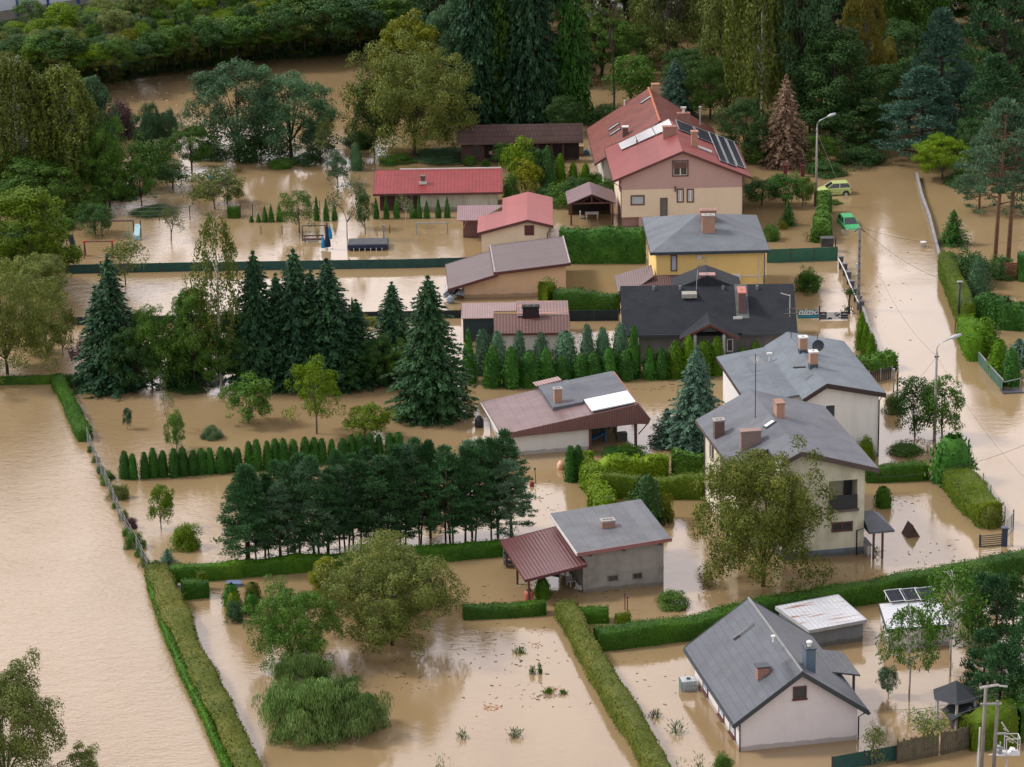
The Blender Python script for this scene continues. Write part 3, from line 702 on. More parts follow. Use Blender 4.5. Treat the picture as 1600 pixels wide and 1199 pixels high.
# roof hatch (raised skylight) and vent
p1 = b.hit(1147, 1001, (0, 0, 5.24), (-.708, 0, -1)); p2 = b.hit(1170, 983, (0, 0, 5.24), (-.708, 0, -1)); u = (p2-p1).normalized(); sN = Vector((-.708, 0, 1)).normalized(); w_ = u.cross(sN)
sk = MB().obox(p1-sN*.05, p2-p1, w_*.55, sN*.2).obj('skylight', A_ROOF, b.o); MB().obox(p1+sN*.15-w_*.01-u*.03, p2-p1+u*.06, w_*.06, sN*.03).obj('skylight_flashing', mat('zinc', (.4, .41, .42), .4), sk)
c = b.hit(1208, 1001, (0, 0, 5.24), (-.708, 0, -1)); MB().lathe((c.x, c.y, c.z-.1), [(.06, 0), (.06, .35), (.14, .36), (.14, .44)], 8).obj('roof_vent', FRW, b.o)
pipe(b, [(-3.86, .48, 1.85), (-3.86, .48, -1)], TRIMD); pipe(b, [(4.2, .3, 1.9), (3.86, .48, 1.6), (3.86, .48, -1)], TRIMD)
MB().tube([(-4.42, 0, 1.98), (-4.42, 12.5, 1.98)], .08, 6).obj('gutter', TRIMD, b.o); MB().tube([(4.42, 0, 1.98), (4.42, 12.5, 1.98)], .08, 6).obj('gutter', TRIMD, b.o)
# side porch on the right
p, q = b.Z(1335, 1057, 2.35), b.Z(1325, 1019, 2.35); x1, y0_, y1_ = (p.x+q.x)/2, p.y, q.y
MB().prism([(2.6, y0_, 3.0), (x1, y0_, 2.42), (x1, y0_, 2.3), (2.6, y0_, 2.9)], (0, y1_-y0_, 0)).obj('porch_roof', roofmat('porch_tiles', (.10, .11, .125), .9, .38, R(90), .03, .55, .12, .6), b.o)
MB().box(x1-.4, y0_+.25, -1, x1-.26, y0_+.39, 2.34).obj('porch_post', TRIMD, b.o)
MB().tube([(3.79, .55, -.02), (3.79, .6, .0)], .01, 4)

# ---- cream two-storey house with loggia
b = Bld('cream_house', 'tall cream house with grey felt roof, three chimneys and a recessed balcony', 'house', (20.67, 207.91), 9.94)
hl, hr, hR, wl, wr, L = 6.37, 8.48, 6.72, 4.28, 5.77, 14.66
sL, sR = (hr-hl)/wl, (hr-hR)/wr
t = .2
rf = MB().prism([(-wl, 3.3, hl), (0, 3.3, hr), (0, 3.3, hr-t), (-wl, 3.3, hl-t)], (0, L-3.3, 0)).obj('roof', FELT, b.o)
mb = MB(); mb.prism([(.002, 0, hr), (wr, 0, hR), (wr, 0, hR-t), (.002, 0, hr-t)], (0, L, 0)).prism([(-1.6, 0, hr-1.6*sL), (0, 0, hr), (0, 0, hr-t), (-1.6, 0, hr-1.6*sL-t)], (0, 3.3, 0)).obj('roof', FELT, b.o)
mb = MB()
mb.prism([(-1.6, -.05, hr-1.6*sL+.03), (0, -.05, hr+.03), (0, -.05, hr-.36), (-1.6, -.05, hr-1.6*sL-.36)], (0, .05, 0)).prism([(0, -.05, hr+.03), (wr+.04, -.05, hR+.03), (wr+.04, -.05, hR-.36), (0, -.05, hr-.36)], (0, .05, 0))
mb.prism([(-wl-.04, 3.25, hl+.03), (-1.6, 3.25, hr-1.6*sL+.03), (-1.6, 3.25, hr-1.6*sL-.36), (-wl-.04, 3.25, hl-.36)], (0, .05, 0)); mb.box(-wl-.05, 3.3, hl-.25, -wl, L, hl-.01).box(wr, 0, hR-.25, wr+.05, L, hR-.01)
mb.obj('fascia', mat('fascia_brown_grey', (.10, .075, .07), .6), rf)
xl, xr = -wl+.6, wr-.86
zr = lambda x: hr-(sL*-x if x < 0 else sR*x)-.12
# walls: right block has the loggia opening cut as a real recess
p, q = b.Y(1294.5, 797, .6), b.Y(1340, 749, .6); lx0, lx1, lz0, lz1 = p.x, q.x, p.z, q.z
mb = MB()
def wp(pts, d): mb.prism(pts, d)
y0, D_ = .6, L-.6
wp([(xl, 3.9, -1.5), (-1.2, 3.9, -1.5), (-1.2, 3.9, zr(-1.2)), (xl, 3.9, zr(xl))], (0, D_-3.9, 0))
wp([(-1.2, y0, -1.5), (lx0, y0, -1.5), (lx0, y0, zr(lx0)), (0, y0, zr(0)), (-1.2, y0, zr(-1.2))], (0, D_-y0, 0))
wp([(lx0, y0, -1.5), (lx1, y0, -1.5), (lx1, y0, lz0), (lx0, y0, lz0)], (0, D_-y0, 0))
wp([(lx0, y0, lz1), (lx1, y0, lz1), (lx1, y0, zr(lx1)), (lx0, y0, zr(lx0))], (0, D_-y0, 0))
wp([(lx1, y0, -1.5), (xr, y0, -1.5), (xr, y0, zr(xr)), (lx1, y0, zr(lx1))], (0, D_-y0, 0))
wp([(lx0, 2.3, lz0), (lx1, 2.3, lz0), (lx1, 2.3, lz1), (lx0, 2.3, lz1)], (0, D_-2.3, 0))
mb.obj('wall', CREAMW, b.o)
bal = MB()
for i in range(22): x = lx0+(lx1-lx0)*(i+.5)/22; bal.box(x-.045, .5, lz0+.03, x+.045, .53, lz0+1.0)
bal.box(lx0, .53, lz0+.98, lx1, .6, lz0+1.06).box(lx0, .53, lz0, lx1, .6, lz0+.1); bl = bal.obj('balcony_railing', FRD, b.o)
MB().box(lx0-.1, .42, lz0-.2, lx1+.1, .62, lz0-.02).obj('balcony_slab', mat('slab_brown', (.16, .12, .1), .8), b.o)
MB().box(lx1-.55, 1.9, lz0, lx1-.1, 2.29, lz0+1.7).obj('curtain', FRD, b.o)
p, q = b.Y(1301, 830, .6), b.Y(1330.5, 816, .6); window(b, 'y', .6, p.x, q.x, p.z, q.z, fm=FRB)
p = b.Y(1290, 860, .6); plinth(b, [(-1.2, y0), (xr, y0), (xr, D_), (-1.2, D_)], p.z+.05, mat('plinth_blue_grey', (.16, .19, .23), .85, .2, streak=.3))
# left wall windows
for px, py, hh, w in ((1112.5, 704, 1.3, .9), (1112, 750, 1.6, .9), (1137, 731, 1.3, 1.5)):
    p = b.X(px, py, xl); window(b, 'x', xl, p.y-w/2, p.y+w/2, p.z-hh/2, p.z+hh/2, fm=FRB, inner=FRW)
MB().box(xl-.28, 8.2, -1.4, xl, 9.5, hl-.3).obj('pilaster', mat('render_beige', (.45, .38, .28), .9, .1), b.o)
def onL(px, py): return b.hit(px, py, (0, 0, hr), (-sL, 0, 1))
def onR(px, py): return b.hit(px, py, (0, 0, hr), (sR, 0, 1))
c = onL(1123, 681); chimney(b, c.x, c.y, c.z-.4, c.z+1.2, .75, .6, BRM, label='small brown chimney near the eave')
c = onL(1171, 697); chimney(b, c.x+.05, c.y, c.z-.7, c.z+1.15, 1.5, .65, BRP, brick('brick_cap', (.3, .2, .17), (.25, .16, .14), (.2, .17, .15)), 0, label='broad brown brick chimney')
c = onR(1217, 650); chimney(b, c.x, c.y, c.z-.4, c.z+1.05, .6, 1.0, BRO, brick('brick_cap2', (.36, .2, .14), (.3, .17, .12), (.2, .17, .15)), 0, label='narrow orange brick chimney on the right slope')
p1, p2 = onL(1192, 668), onL(1208, 657); u = (p2-p1); uu = u.normalized(); sN = Vector((-sL, 0, 1)).normalized(); w_ = uu.cross(sN)
sk = MB().obox(p1-sN*.05, u, w_*.62, sN*.14).obj('skylight', TRIMD, b.o); MB().obox(p1+uu*.1+w_*.1+sN*.092, u-uu*.2, w_*.42, sN*.02+sN*.02).obj('pane', mat('skylight_glass_bright', (.6, .62, .64), .1, .02), sk)
c = onL(1180, 653); an = MB().tube([(c.x, c.y, c.z-.1), (c.x, c.y, c.z+5.0)], .035, 6)
an.obj('antenna_mast', FRD, b.o)
an = MB().tube([(c.x-.1, c.y-.9, c.z+4.7), (c.x+.3, c.y+.9, c.z+4.4)], .025, 4)
for i in range(8): yy = -.85+i*.23; an.tube([(c.x-.35, c.y+yy, c.z+4.55), (c.x+.45, c.y+yy, c.z+4.55)], .015, 4)
an.tube([(c.x-.8, c.y, c.z+3.4), (c.x+.5, c.y+.2, c.z+3.4)], .025, 4).obj('antenna', mat('aluminium', (.6, .6, .6), .35, .05, metal=.6), b.o)
pipe(b, [(xl-.08, 13.9, hl-.3), (xl-.08, 13.9, -1)]); pipe(b, [(xr+.3, .3, 3.2-1.0), (xr-.55, .5, 1.9), (xr-.55, .5, -1)], TRIMD)
# porch canopy by the entrance on the right
g_ = b.Z(1371, 873, 0); yF = g_.y-.12; hz = b.Y(1371, 831, yF).z; B_ = b.Z(1399, 830, hz); D2 = b.Z(1377, 803, hz); yB = max(D2.y, yF+2.6); xB = B_.x
ym = yF+(yB-yF)*.62; r_ = Vector((xr+.9, ym, hz+.85))
MB().add([(xr, yF, hz), (xB, yF, hz), (xB, yB, hz), (xr, yB, hz), (xr, ym, hz+.85), tuple(r_), (xr, yF, hz-.14), (xB, yF, hz-.14), (xB, yB, hz-.14), (xr, yB, hz-.14)],
    [(0, 1, 5, 4), (1, 2, 5), (2, 3, 4, 5), (0, 6, 7, 1), (1, 7, 8, 2), (2, 8, 9, 3), (6, 9, 8, 7)]).obj('porch_canopy', FELT, b.o)
for px in (1363.8, 1378.6): c = b.Z(px, 872.5, 0); c.y = yF+.15; MB().box(c.x-.07, c.y-.07, -1, c.x+.07, c.y+.07, hz-.12).obj('porch_post', FRB, b.o)
c = b.Z(1347, 873, 0); q = b.Z(1362, 873, 0); st = MB().box(xr+.03, c.y, -1.3, q.x, c.y+1.6, .95).obj('porch_steps', mat('stone_pale', (.5, .48, .45), .85), b.o); MB().box(xr+.03, c.y-.02, .95, q.x+.06, c.y+1.64, 1.02).obj('step_top', mat('slab_blue_grey', (.18, .2, .23), .7), st)

# ---- white house behind it with broad blue-grey felt roof
b = Bld('large_white_house', 'large white house with a broad blue-grey felt roof, two brick chimneys and a satellite dish', 'house', (24.71, 229.38), 7.5)
hl, hr, hR, wl, wr, L = 5.34, 6.50, 5.41, 1.93, 4.75, 14.13
hl2 = 4.75; wl2 = 6.0
sL = (hr-hl)/wl; sR = (hr-hR)/wr; s2 = (hl-hl2)/(wl2-wl); t = .2
mb = MB().prism([(.002, 0, hr), (wr, 0, hR), (wr, 0, hR-t), (.002, 0, hr-t)], (0, L, 0)); rf = mb.obj('roof', FELTB, b.o, label='right roof slope')
MB().prism([(-wl, 0, hl), (0, 0, hr), (0, 0, hr-t), (-wl, 0, hl-t)], (0, L, 0)).obj('roof', FELTB, b.o)
MB().prism([(-wl2, 1.2, hl2), (-wl-.002, 1.2, hl), (-wl-.002, 1.2, hl-t), (-wl2, 1.2, hl2-t)], (0, L-1.4, 0)).obj('roof', FELTB, b.o)
mb = MB().prism([(-wl, -.05, hl+.02), (0, -.05, hr+.03), (0, -.05, hr-.38), (-wl, -.05, hl-.38)], (0, .05, 0)).prism([(0, -.05, hr+.03), (wr+.04, -.05, hR+.03), (wr+.04, -.05, hR-.36), (0, -.05, hr-.38)], (0, .05, 0))
mb.box(wr, 0, hR-.3, wr+.06, L, hR-.01).box(-wl2-.05, 1.2, hl2-.3, -wl2, L-.2, hl2-.01).obj('fascia', mat('fascia_dark_brown', (.05, .035, .035), .5), rf)
xr = wr-.42; zz = lambda x: (hr-sR*x if x > 0 else (hr+sL*x if x > -wl else hl+s2*(x+wl)))-.1
plane_walls(b, [(-5.5, 1.7), (-1.7, 1.7), (-1.7, L-.5), (-5.5, L-.5)], [zz(-5.5), zz(-1.7)-.1, zz(-1.7)-.1, zz(-5.5)], WHITEW)
MB().prism([(-1.7, .48, -1.5), (xr, .48, -1.5), (xr, .48, zz(xr)), (0, .48, zz(0)), (-1.7, .48, zz(-1.7))], (0, L-.96, 0)).obj('wall', WHITEW, b.o)
p, q = b.Y(1290, 652, .48), b.Y(1304, 633, .48); window(b, 'y', .48, p.x, q.x, p.z, q.z, fm=FRW, bar=False)
pipe(b, [(xr+.25, .3, 5.1), (xr+.02, .4, 4.7), (xr+.02, .4, -1)])
def onR(px, py): return b.hit(px, py, (0, 0, hr), (sR, 0, 1))
c = onR(1254.5, 549); chimney(b, c.x, c.y, c.z-.3, c.z+1.15, .62, .6, BRO, TRIMW, 1)
c = onR(1270.5, 572); chimney(b, c.x, c.y, c.z-.3, c.z+1.15, .62, .6, BRO, TRIMW, 1)
for px, py in ((1254.5, 549), (1270.5, 572)):
    c = onR(px, py); MB().box(c.x-.34, c.y-.33, c.z-.3, c.x+.34, c.y+.33, c.z+.22).obj('chimney_flashing', mat('flashing_dark', (.06, .08, .1), .5), b.o)
c = onR(1277, 553); d_ = MB().tube([(c.x, c.y, c.z-.2), (c.x, c.y, c.z+1.7)], .03, 6).obj('dish_mast', FRD, b.o)
mb = MB(); k = 16; ring = [[], []]
for j, (rr, dd) in enumerate(((.5, -.12), (.3, -.03), (0.02, 0))):
    for i in range(k): a = i/k*6.283; mb.v.append((c.x+rr*math.cos(a), c.y-.1+dd, c.z+.75+rr*math.sin(a)))
for j in range(2):
    for i in range(k): mb.f.append((j*k+i, j*k+(i+1) % k, (j+1)*k+(i+1) % k, (j+1)*k+i))
mb.obj('satellite_dish', mat('dish_dark_grey', (.06, .075, .09), .5), b.o, smooth=True)
c = b.hit(1202, 564, (-wl, 0, hl), (-s2, 0, 1)); MB().tube([(c.x, c.y, c.z-.1), (c.x, c.y, c.z+.6)], .05, 6).box(c.x-.22, c.y-.1, c.z+.55, c.x+.22, c.y+.1, c.z+.68).obj('roof_vent', FRW, b.o)
c = onR(1236, 530); MB().tube([(c.x, c.y, c.z), (c.x, c.y, c.z+2.8)], .03, 6).box(c.x-.6, c.y-.05, c.z+2.1, c.x+.6, c.y+.05, c.z+2.2).box(c.x-.35, c.y-.05, c.z+2.5, c.x+.35, c.y+.05, c.z+2.58).obj('antenna', FRD, b.o)
c = onR(1249, 575); MB().box(c.x-.5, c.y-.1, c.z, c.x+.5, c.y+.12, c.z+.12).obj('roof_vent', FRD, b.o)

# ---- pink and cream house with red roof and solar panels
b = Bld('pink_house', 'pink and cream two-storey house with a red metal roof carrying solar panels', 'house', (17.51, 299.81), 1.7)
hl, hr, wl, wr, L = 5.23, 8.08, 6.97, 6.89, 13.66
F_ROOF = roofmat('roof_red_sheet', (.25, .06, .055), 1.05, 30, 0, .012, .88, .1, .5, bump=.15, off=0)
gable(b, L, wl, wr, hl, hr, hl, F_ROOF, WHITEP, .5, .84, .22, trim=TRIMM, trimw=.05, solid=False)
sL = (hr-hl)/wl; sR = (hr-hl)/wr; xl, xr = -wl+.84, wr-.84; e = .12
zz = lambda x: hr-sL*abs(x)-e
PINK = mat('render_pink', (.50, .33, .31), .9, .05, .4, streak=.05); CREM = mat('render_cream', (.76, .62, .47), .9, .05, .4, streak=.05); MAUV = mat('render_mauve', (.33, .2, .185), .9, .08)
zb = b.Y(1060, 295, .5).z; zg = b.Y(975, 340, .5).z
MB().prism([(xl, .5, zb), (xr, .5, zb), (xr, .5, zz(xr)), (0, .5, zz(0)), (xl, .5, zz(xl))], (0, L-1, 0)).obj('wall', PINK, b.o, label='upper wall in pink render')
MB().box(xl, .5, zg, xr, L-.5, zb-.003).obj('wall', CREM, b.o, label='middle wall in cream render')
MB().box(xl+.0, .9, -1.5, xr, L-.5, zg-.003).obj('wall', MAUV, b.o, label='ground floor wall in mauve render')
MB().box(-4.4, .55, -1.5, -3.7, .9, zg-.003).obj('pillar', PINK, b.o); MB().box(-3.2, .87, -1.5, -1.6, .91, .9).obj('garage_door', FRD, b.o)
DARKF = mat('surround_brown', (.14, .07, .065), .7)
for x0, y0_, x1, y1_, pm, bar in ((1052.5, 252.5, 1073.5, 274, GL, True), (987.5, 307, 1005, 319, BLIND, False), (1059.5, 297, 1066.5, 314.5, BLIND, True), (1075, 297, 1082, 314.5, BLIND, True)):
    p, q = b.Y(x0, y1_, .5), b.Y(x1, y0_, .5); window(b, 'y', .5, p.x, q.x, p.z, q.z, fm=DARKF, pane=pm, bar=bar, inner=FRW, fr=.14)
p, q = b.Y(1053, 263, .5), b.Y(1073, 253, .5); MB().box(p.x, .4, p.z, q.x, .47, q.z).obj('roller_blind', DARKF, b.o)
p, q = b.Y(1032.5, 337, .5), b.Y(1042, 310, .5); window(b, 'y', .5, p.x, q.x, p.z, q.z, fm=DARKF, pane=mat('glass_block', (.13, .13, .13), .3, .3, 5), bar=False, fr=.06, name='glass_block_window')
p, q = b.Y(1054, 299, .5), b.Y(1056, 291, .5); MB().box(p.x, .3, p.z, q.x, .5, q.z).obj('wall_lamp', FRB, b.o)
for y_, z_ in ((2.2, 4.3), (2.6, 1.2), (8, 4.3)): window(b, 'x', xl, y_, y_+1.1, z_-.7, z_+.7, fm=DARKF)
def onL(px, py): return b.hit(px, py, (0, 0, hr), (-sL, 0, 1))
def onR(px, py): return b.hit(px, py, (0, 0, hr), (sR, 0, 1))
PV = roofmat('solar_cells', (.016, .02, .032), .5, .5, 0, .01, 2.2, .1, .4, bump=0, off=0, spec=.25); PVG = mat('solar_collector_pale', (.45, .45, .46), .2, .06, spec=.7); ALU = mat('aluminium_frame', (.55, .56, .58), .35)
def panel(pts, m, sN, name='solar_panel', h=.1):
    P = [p+sN*h for p in pts]; o = MB().prism(P, sN*.045).obj(name, m, b.o)
    mb = MB(); c = sum(P, Vector())/4
    for i in range(4):
        a, q = P[i], P[(i+1) % 4]; mb.obox(a-sN*.005, q-a, (c-(a+q)/2).normalized()*.05, sN*.065)
    mb.obj('panel_frame', ALU, o)
sNL = Vector((-sL, 0, 1)).normalized(); sNR = Vector((sR, 0, 1)).normalized()
for f0, f1 in ((0, .32), (.335, .655), (.67, 1)):
    a, q, c, d = onL(967, 226.5), onL(1046, 188), onL(1052, 200.5), onL(972, 236)
    panel([a.lerp(q, f0), a.lerp(q, f1), d.lerp(c, f1), d.lerp(c, f0)], PVG, sNL, 'solar_collector')
a, q, c, d = onR(1054, 190), onR(1149, 226), onR(1160, 263), onR(1122, 254)
for k_, (tl, tr, br, bl_) in enumerate((((1053, 188.5), (1080, 198.5), (1090, 216.5), (1061, 204)), ((1082, 199.5), (1106, 208), (1114, 227), (1092, 217)), ((1107, 208), (1119, 213), (1135, 257), (1123, 252)), ((1120.5, 213.5), (1133, 218), (1149, 262), (1136.5, 257.5)), ((1134.5, 218.5), (1149, 225), (1161, 264), (1150, 260)))):
    pts = [onR(*tl), onR(*tr), onR(*br), onR(*bl_)]
    xs = sorted(p.x for p in pts); ys = sorted(p.y for p in pts); x0, x1, y0_, y1_ = (xs[0]+xs[1])/2, (xs[2]+xs[3])/2, (ys[0]+ys[1])/2, (ys[2]+ys[3])/2
    panel([Vector((x0, y0_, hr-sR*x0)), Vector((x1, y0_, hr-sR*x1)), Vector((x1, y1_, hr-sR*x1)), Vector((x0, y1_, hr-sR*x0))], PV, sNR)
c = onL(1046, 213); chimney(b, c.x, c.y, c.z-.5, c.z+.95, 1.35, .6, BRR, BRR, 2, label='broad brick chimney on the left slope')
c = onR(1085, 229); chimney(b, c.x, c.y, c.z-.4, c.z+1.5, .65, .6, BRO, BRO, 1, label='slim brick chimney between the panels')
c = onR(1101, 235); sk = MB().obox(c-Vector((.7, .35, -.05+sR*-.7)), Vector((1.4, 0, -1.4*sR)), (0, .8, 0), sNR*.1).obj('skylight', ALU, b.o)
c = onL(995, 226); MB().tube([c, c+Vector((0, 0, .5))], .07, 6).obj('roof_vent', FRB, b.o)
pipe(b, [(-6.95, .1, 5.0), (xl-.05, .6, 4.4), (xl-.05, .6, -1)]); pipe(b, [(xr+.06, .45, 5.2), (xr+.06, .45, -1)])
# ---- the house attached behind it
b = Bld('red_tiled_house', 'house with a steep red tiled gable roof, standing behind the pink house', 'house', (15.98, 314.4), 1.55)
F2 = roofmat('roof_red_tiles', (.21, .06, .048), .34, .42, 0, .05, .7, .25, .6, moss=(.27, .10, .05), bump=.5)
hl, hr, hR, wl, wr, L = 3.32, 7.71, 2.95, 6.83, 7.13, 15.99
gable(b, L, wl, wr, hl, hr, hR, F2, mat('render_offwhite', (.6, .55, .5), .9, .1, .5, streak=.2), .5, .9, .2, y0=3.0-3.0, trim=TRIMM, trimw=.04)
MB().tube([(0, -.03, hr+.03), (0, L, hr+.03)], .13, 8).obj('ridge_cap', mat('ridge_orange_tile', (.42, .14, .07), .7), b.o)
sL = (hr-hl)/wl; sR = (hr-hR)/wr; sNL = Vector((-sL, 0, 1)).normalized()
def onL(px, py): return b.hit(px, py, (0, 0, hr), (-sL, 0, 1))
def onR(px, py): return b.hit(px, py, (0, 0, hr), (sR, 0, 1))
for px, py in ((960, 200), (962, 208), (1010, 158)):
    c = onL(px, py); dv = Vector((1, 0, sL)).normalized(); o_ = MB().obox(c-dv*.7, dv*1.4, (0, .9, 0), sNL*.12).obj('skylight', FRD, b.o); MB().obox(c-dv*.62+Vector((0, .06, 0))+sNL*.12, dv*1.25, (0, .3, 0), sNL*.02).obj('skylight_flashing', mat('skylight_bright', (.6, .6, .6), .2), o_)
c = onL(977, 212); chimney(b, c.x, c.y, c.z-.5, c.z+.9, .6, .6, BRM, TRIMW, 0, label='short dark chimney with a white cap')
c = onL(976, 165); MB().tube([c, c+Vector((0, 0, .6))], .12, 6).obj('roof_vent', TRIMW, b.o)
c = onR(1068, 188); chimney(b, c.x, c.y, c.z-.4, c.z+.7, 1.3, .6, BRR, BRR, 2, label='broad brick chimney on the right slope'); MB().tube([c+Vector((0, 0, .7)), c+Vector((0, 0, 1.3))], .15, 8).box(c.x-.3, c.y-.1, c.z+1.3, c.x+.3, c.y+.2, c.z+1.45).obj('chimney_cowl', TRIMW, b.o)
c = onR(1024, 145); chimney(b, c.x, c.y, c.z-.4, c.z+.9, .8, .6, BRO, BRO, 0, label='brick chimney at the ridge')
c = onR(1094, 196); MB().tube([c, c+Vector((0, 0, 1.9))], .09, 8).tube([c+Vector((0, 0, 1.9)), c+Vector((0, 0, 2.1))], .16, 8).obj('flue', mat('steel_flue', (.5, .5, .5), .35, metal=.5), b.o)

# ---- yellow house, hipped roof
b = Bld('yellow_house', 'yellow house with a grey hipped felt roof and a brick chimney', 'house', (12.9, 271.13), .88)
h, W_, L = 5.71, 10.87, 12.34; YEL = mat('render_yellow', (.80, .56, .21), .9, .05, .35, streak=.05); YELP = YEL
r1, r2 = b.Z(1096, 336.5, h+1.7), b.Z(1116, 335.5, h+1.7); ry = (r1.y+r2.y)/2
hz = 1.9; r1 = Vector((4.9, L/2, h+hz)); r2 = Vector((6.0, L/2, h+hz))
mb = MB().add([(0, 0, h), (W_, 0, h), (W_, L, h), (0, L, h), tuple(r1), tuple(r2), (0, 0, h-.2), (W_, 0, h-.2), (W_, L, h-.2), (0, L, h-.2)],
    [(0, 1, 5, 4), (1, 2, 5), (2, 3, 4, 5), (3, 0, 4), (0, 6, 7, 1), (1, 7, 8, 2), (2, 8, 9, 3), (3, 9, 6, 0), (6, 9, 8, 7)])
rf = mb.obj('roof', roofmat('roof_felt_yellowhouse', (.15, .165, .185), 30, 1.05, 0, .008, .8, .18, .75, bump=.12, spec=.3), b.o)
MB().box(-.06, -.06, h-.28, W_+.06, 0, h-.02).box(-.06, 0, h-.28, 0, L, h-.02).box(W_, 0, h-.28, W_+.06, L, h-.02).obj('gutter', TRIMD, rf)
MB().box(.55, .5, -1.5, W_-.5, L-.5, h-.15).obj('wall', YEL, b.o)
p, q = b.Y(1049.5, 422.5, .5), b.Y(1056.5, 400, .5); window(b, 'y', .5, p.x, q.x, p.z, q.z, fm=FRB, pane=BLIND, bar=False)
c = b.Y(1105, 369, 2.0); cz = lambda y: h+hz*y/(L/2)
cc = b.hit(1106.5, 361, (0, 0, h), (0, -hz/(L/2), 1)); chimney(b, cc.x, cc.y, cc.z-.4, cc.z+1.45, 1.15, .75, BRO, CAPC, 2, label='orange brick chimney in front')
cc2 = b.hit(1106, 343, (0, 0, h), (0, -hz/(L/2), 1)); chimney(b, cc2.x, cc2.y, cc2.z-.2, cc2.z+.85, 1.45, .8, BRR, BRR, 4, label='wide red chimney with clay pots')
p, q = b.Y(1089, 405, .5), b.Y(1096, 397.5, .5); MB().box(p.x, .35, p.z, q.x, .5, q.z).obj('wall_box', TRIMW, b.o)
p, q = b.Y(1142, 437.5, .5), b.Y(1156, 428, .5); ac = MB().box(p.x, .1, p.z, q.x, .48, q.z).obj('air_conditioner', mat('appliance_white', (.72, .72, .7), .5), b.o, bevel=.02)
MB().tube([((p.x*.62+q.x*.38), .095, (p.z+q.z)/2), ((p.x*.62+q.x*.38), .085, (p.z+q.z)/2)], .26, 14).obj('fan_grille', FRD, ac)
c = b.Y(1156, 431.5, .5); MB().box(c.x, .42, c.z-.04, W_-.5, .5, c.z+.04).obj('pipe_duct', TRIMW, b.o); c = b.Y(1186, 398, .5); MB().box(c.x-.04, .42, -1, c.x+.04, .5, c.z).obj('pipe_duct', TRIMW, b.o)
pipe(b, [(W_-.4, .4, h-.3), (W_-.4, .4, -1)])
mb = MB(); c = b.Y(1097, 413, .5)
for i in range(14): x_, z_ = c.x+rnd.uniform(-.35, .4), c.z+rnd.uniform(-1.0, .8); mb.box(x_-.1, .44, z_-.08, x_+.12, .5, z_+.1)
mb.obj('plaster_patch', mat('plaster_patch_pale', (.62, .52, .36), .9), b.o)
# low annex with brown sheet roof
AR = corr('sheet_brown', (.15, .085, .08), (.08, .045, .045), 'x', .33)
roof_quad(b, [b.Z(959.5, 431, 2.6), b.Z(1018, 414, 3.6), b.Z(1022, 431, 3.6), b.Z(997, 449, 2.8), b.Z(965, 456, 2.4)], AR, .12, 'annex_roof')
roof_quad(b, [(-2.4, -2.6, 2.5), (W_*.42, -2.6, 2.5), (W_*.42, .45, 3.4), (.3, .45, 3.4)], AR, .1, 'annex_roof')
MB().box(-2.6, -1.6, -1.5, .5, 3.6, 2.3).obj('annex_wall', YEL, b.o)

# ---- low house with black roof
b = Bld('black_roofed_house', 'low grey house with a wide black shingle roof and a gabled porch', 'house', (9.61, 254.69), -.81)
BLK = roofmat('roof_black_shingle', (.030, .034, .042), .5, .18, 0, .03, .7, .22, .8, bump=.3, spec=.2)
W_, yd, hl, hr, t = 15.21, 5.19, 2.98, 5.86, .2
rf = MB().prism([(0, 0, hl), (0, yd, hr), (0, yd, hr-t), (0, 0, hl-t)], (W_, 0, 0)).obj('roof', BLK, b.o, label='front roof slope')
MB().prism([(0, yd+.002, hr), (0, 2*yd, hl), (0, 2*yd, hl-t), (0, yd+.002, hr-t)], (W_, 0, 0)).obj('roof', BLK, b.o)
MB().box(-.04, -.1, hl-.26, 5.2, 0, hl-.02).box(10.4, -.1, hl-.26, W_+.04, 0, hl-.02).obj('gutter', TRIMD, rf)
GW = mat('render_grey', (.20, .19, .19), .9, .12, .7, streak=.3)
MB().prism([(1.5, .9, -1.5), (1.5, 2*yd-.9, -1.5), (1.5, 2*yd-.9, 3.3), (1.5, yd, hr-.15), (1.5, .9, 3.3)], (W_-2.2, 0, 0)).obj('wall', GW, b.o)
# porch gable
sF = (hr-hl)/yd; pa = b.Y(1109, 500.5, -1.2); pl = b.Y(1064, 524, -1.2); pr = b.Y(1157, 524, -1.2); xc = pa.x; hw_ = (pr.x-pl.x)/2; za, ze = hl+1.25, hl-.1
ya = (za-hl)/sF
mb = MB()
mb.prism([(xc-hw_, -1.2, ze), (xc, -1.2, za), (xc, -1.2, za-.16), (xc-hw_, -1.2, ze-.16)], (0, 1.2+.6, 0)); mb.prism([(xc+.002, -1.2, za), (xc+hw_, -1.2, ze), (xc+hw_, -1.2, ze-.16), (xc+.002, -1.2, za-.16)], (0, 1.2+.6, 0))
mb.add([(xc, .6, za+.003), (xc-hw_, .6, ze+.003), (xc-hw_, -.15, ze+.003), (xc, ya+.1, za+.003)], [(0, 3, 1)]).add([(xc, .6, za+.003), (xc+hw_, .6, ze+.003), (xc, ya+.1, za+.003)], [(0, 1, 2)])
pg = mb.obj('porch_roof', BLK, b.o)
mb = MB().prism([(xc-hw_-.03, -1.25, ze+.03), (xc, -1.25, za+.04), (xc, -1.25, za-.24), (xc-hw_-.03, -1.25, ze-.22)], (0, .05, 0)).prism([(xc, -1.25, za+.04), (xc+hw_+.03, -1.25, ze+.03), (xc+hw_+.03, -1.25, ze-.22), (xc, -1.25, za-.24)], (0, .05, 0)); mb.obj('fascia', TRIMM, pg)
MB().prism([(xc-.7, -1.1, za-.75), (xc, -1.1, za-.3), (xc+.7, -1.1, za-.75)], (0, .05, 0)).obj('porch_gable_panel', FRD, b.o)
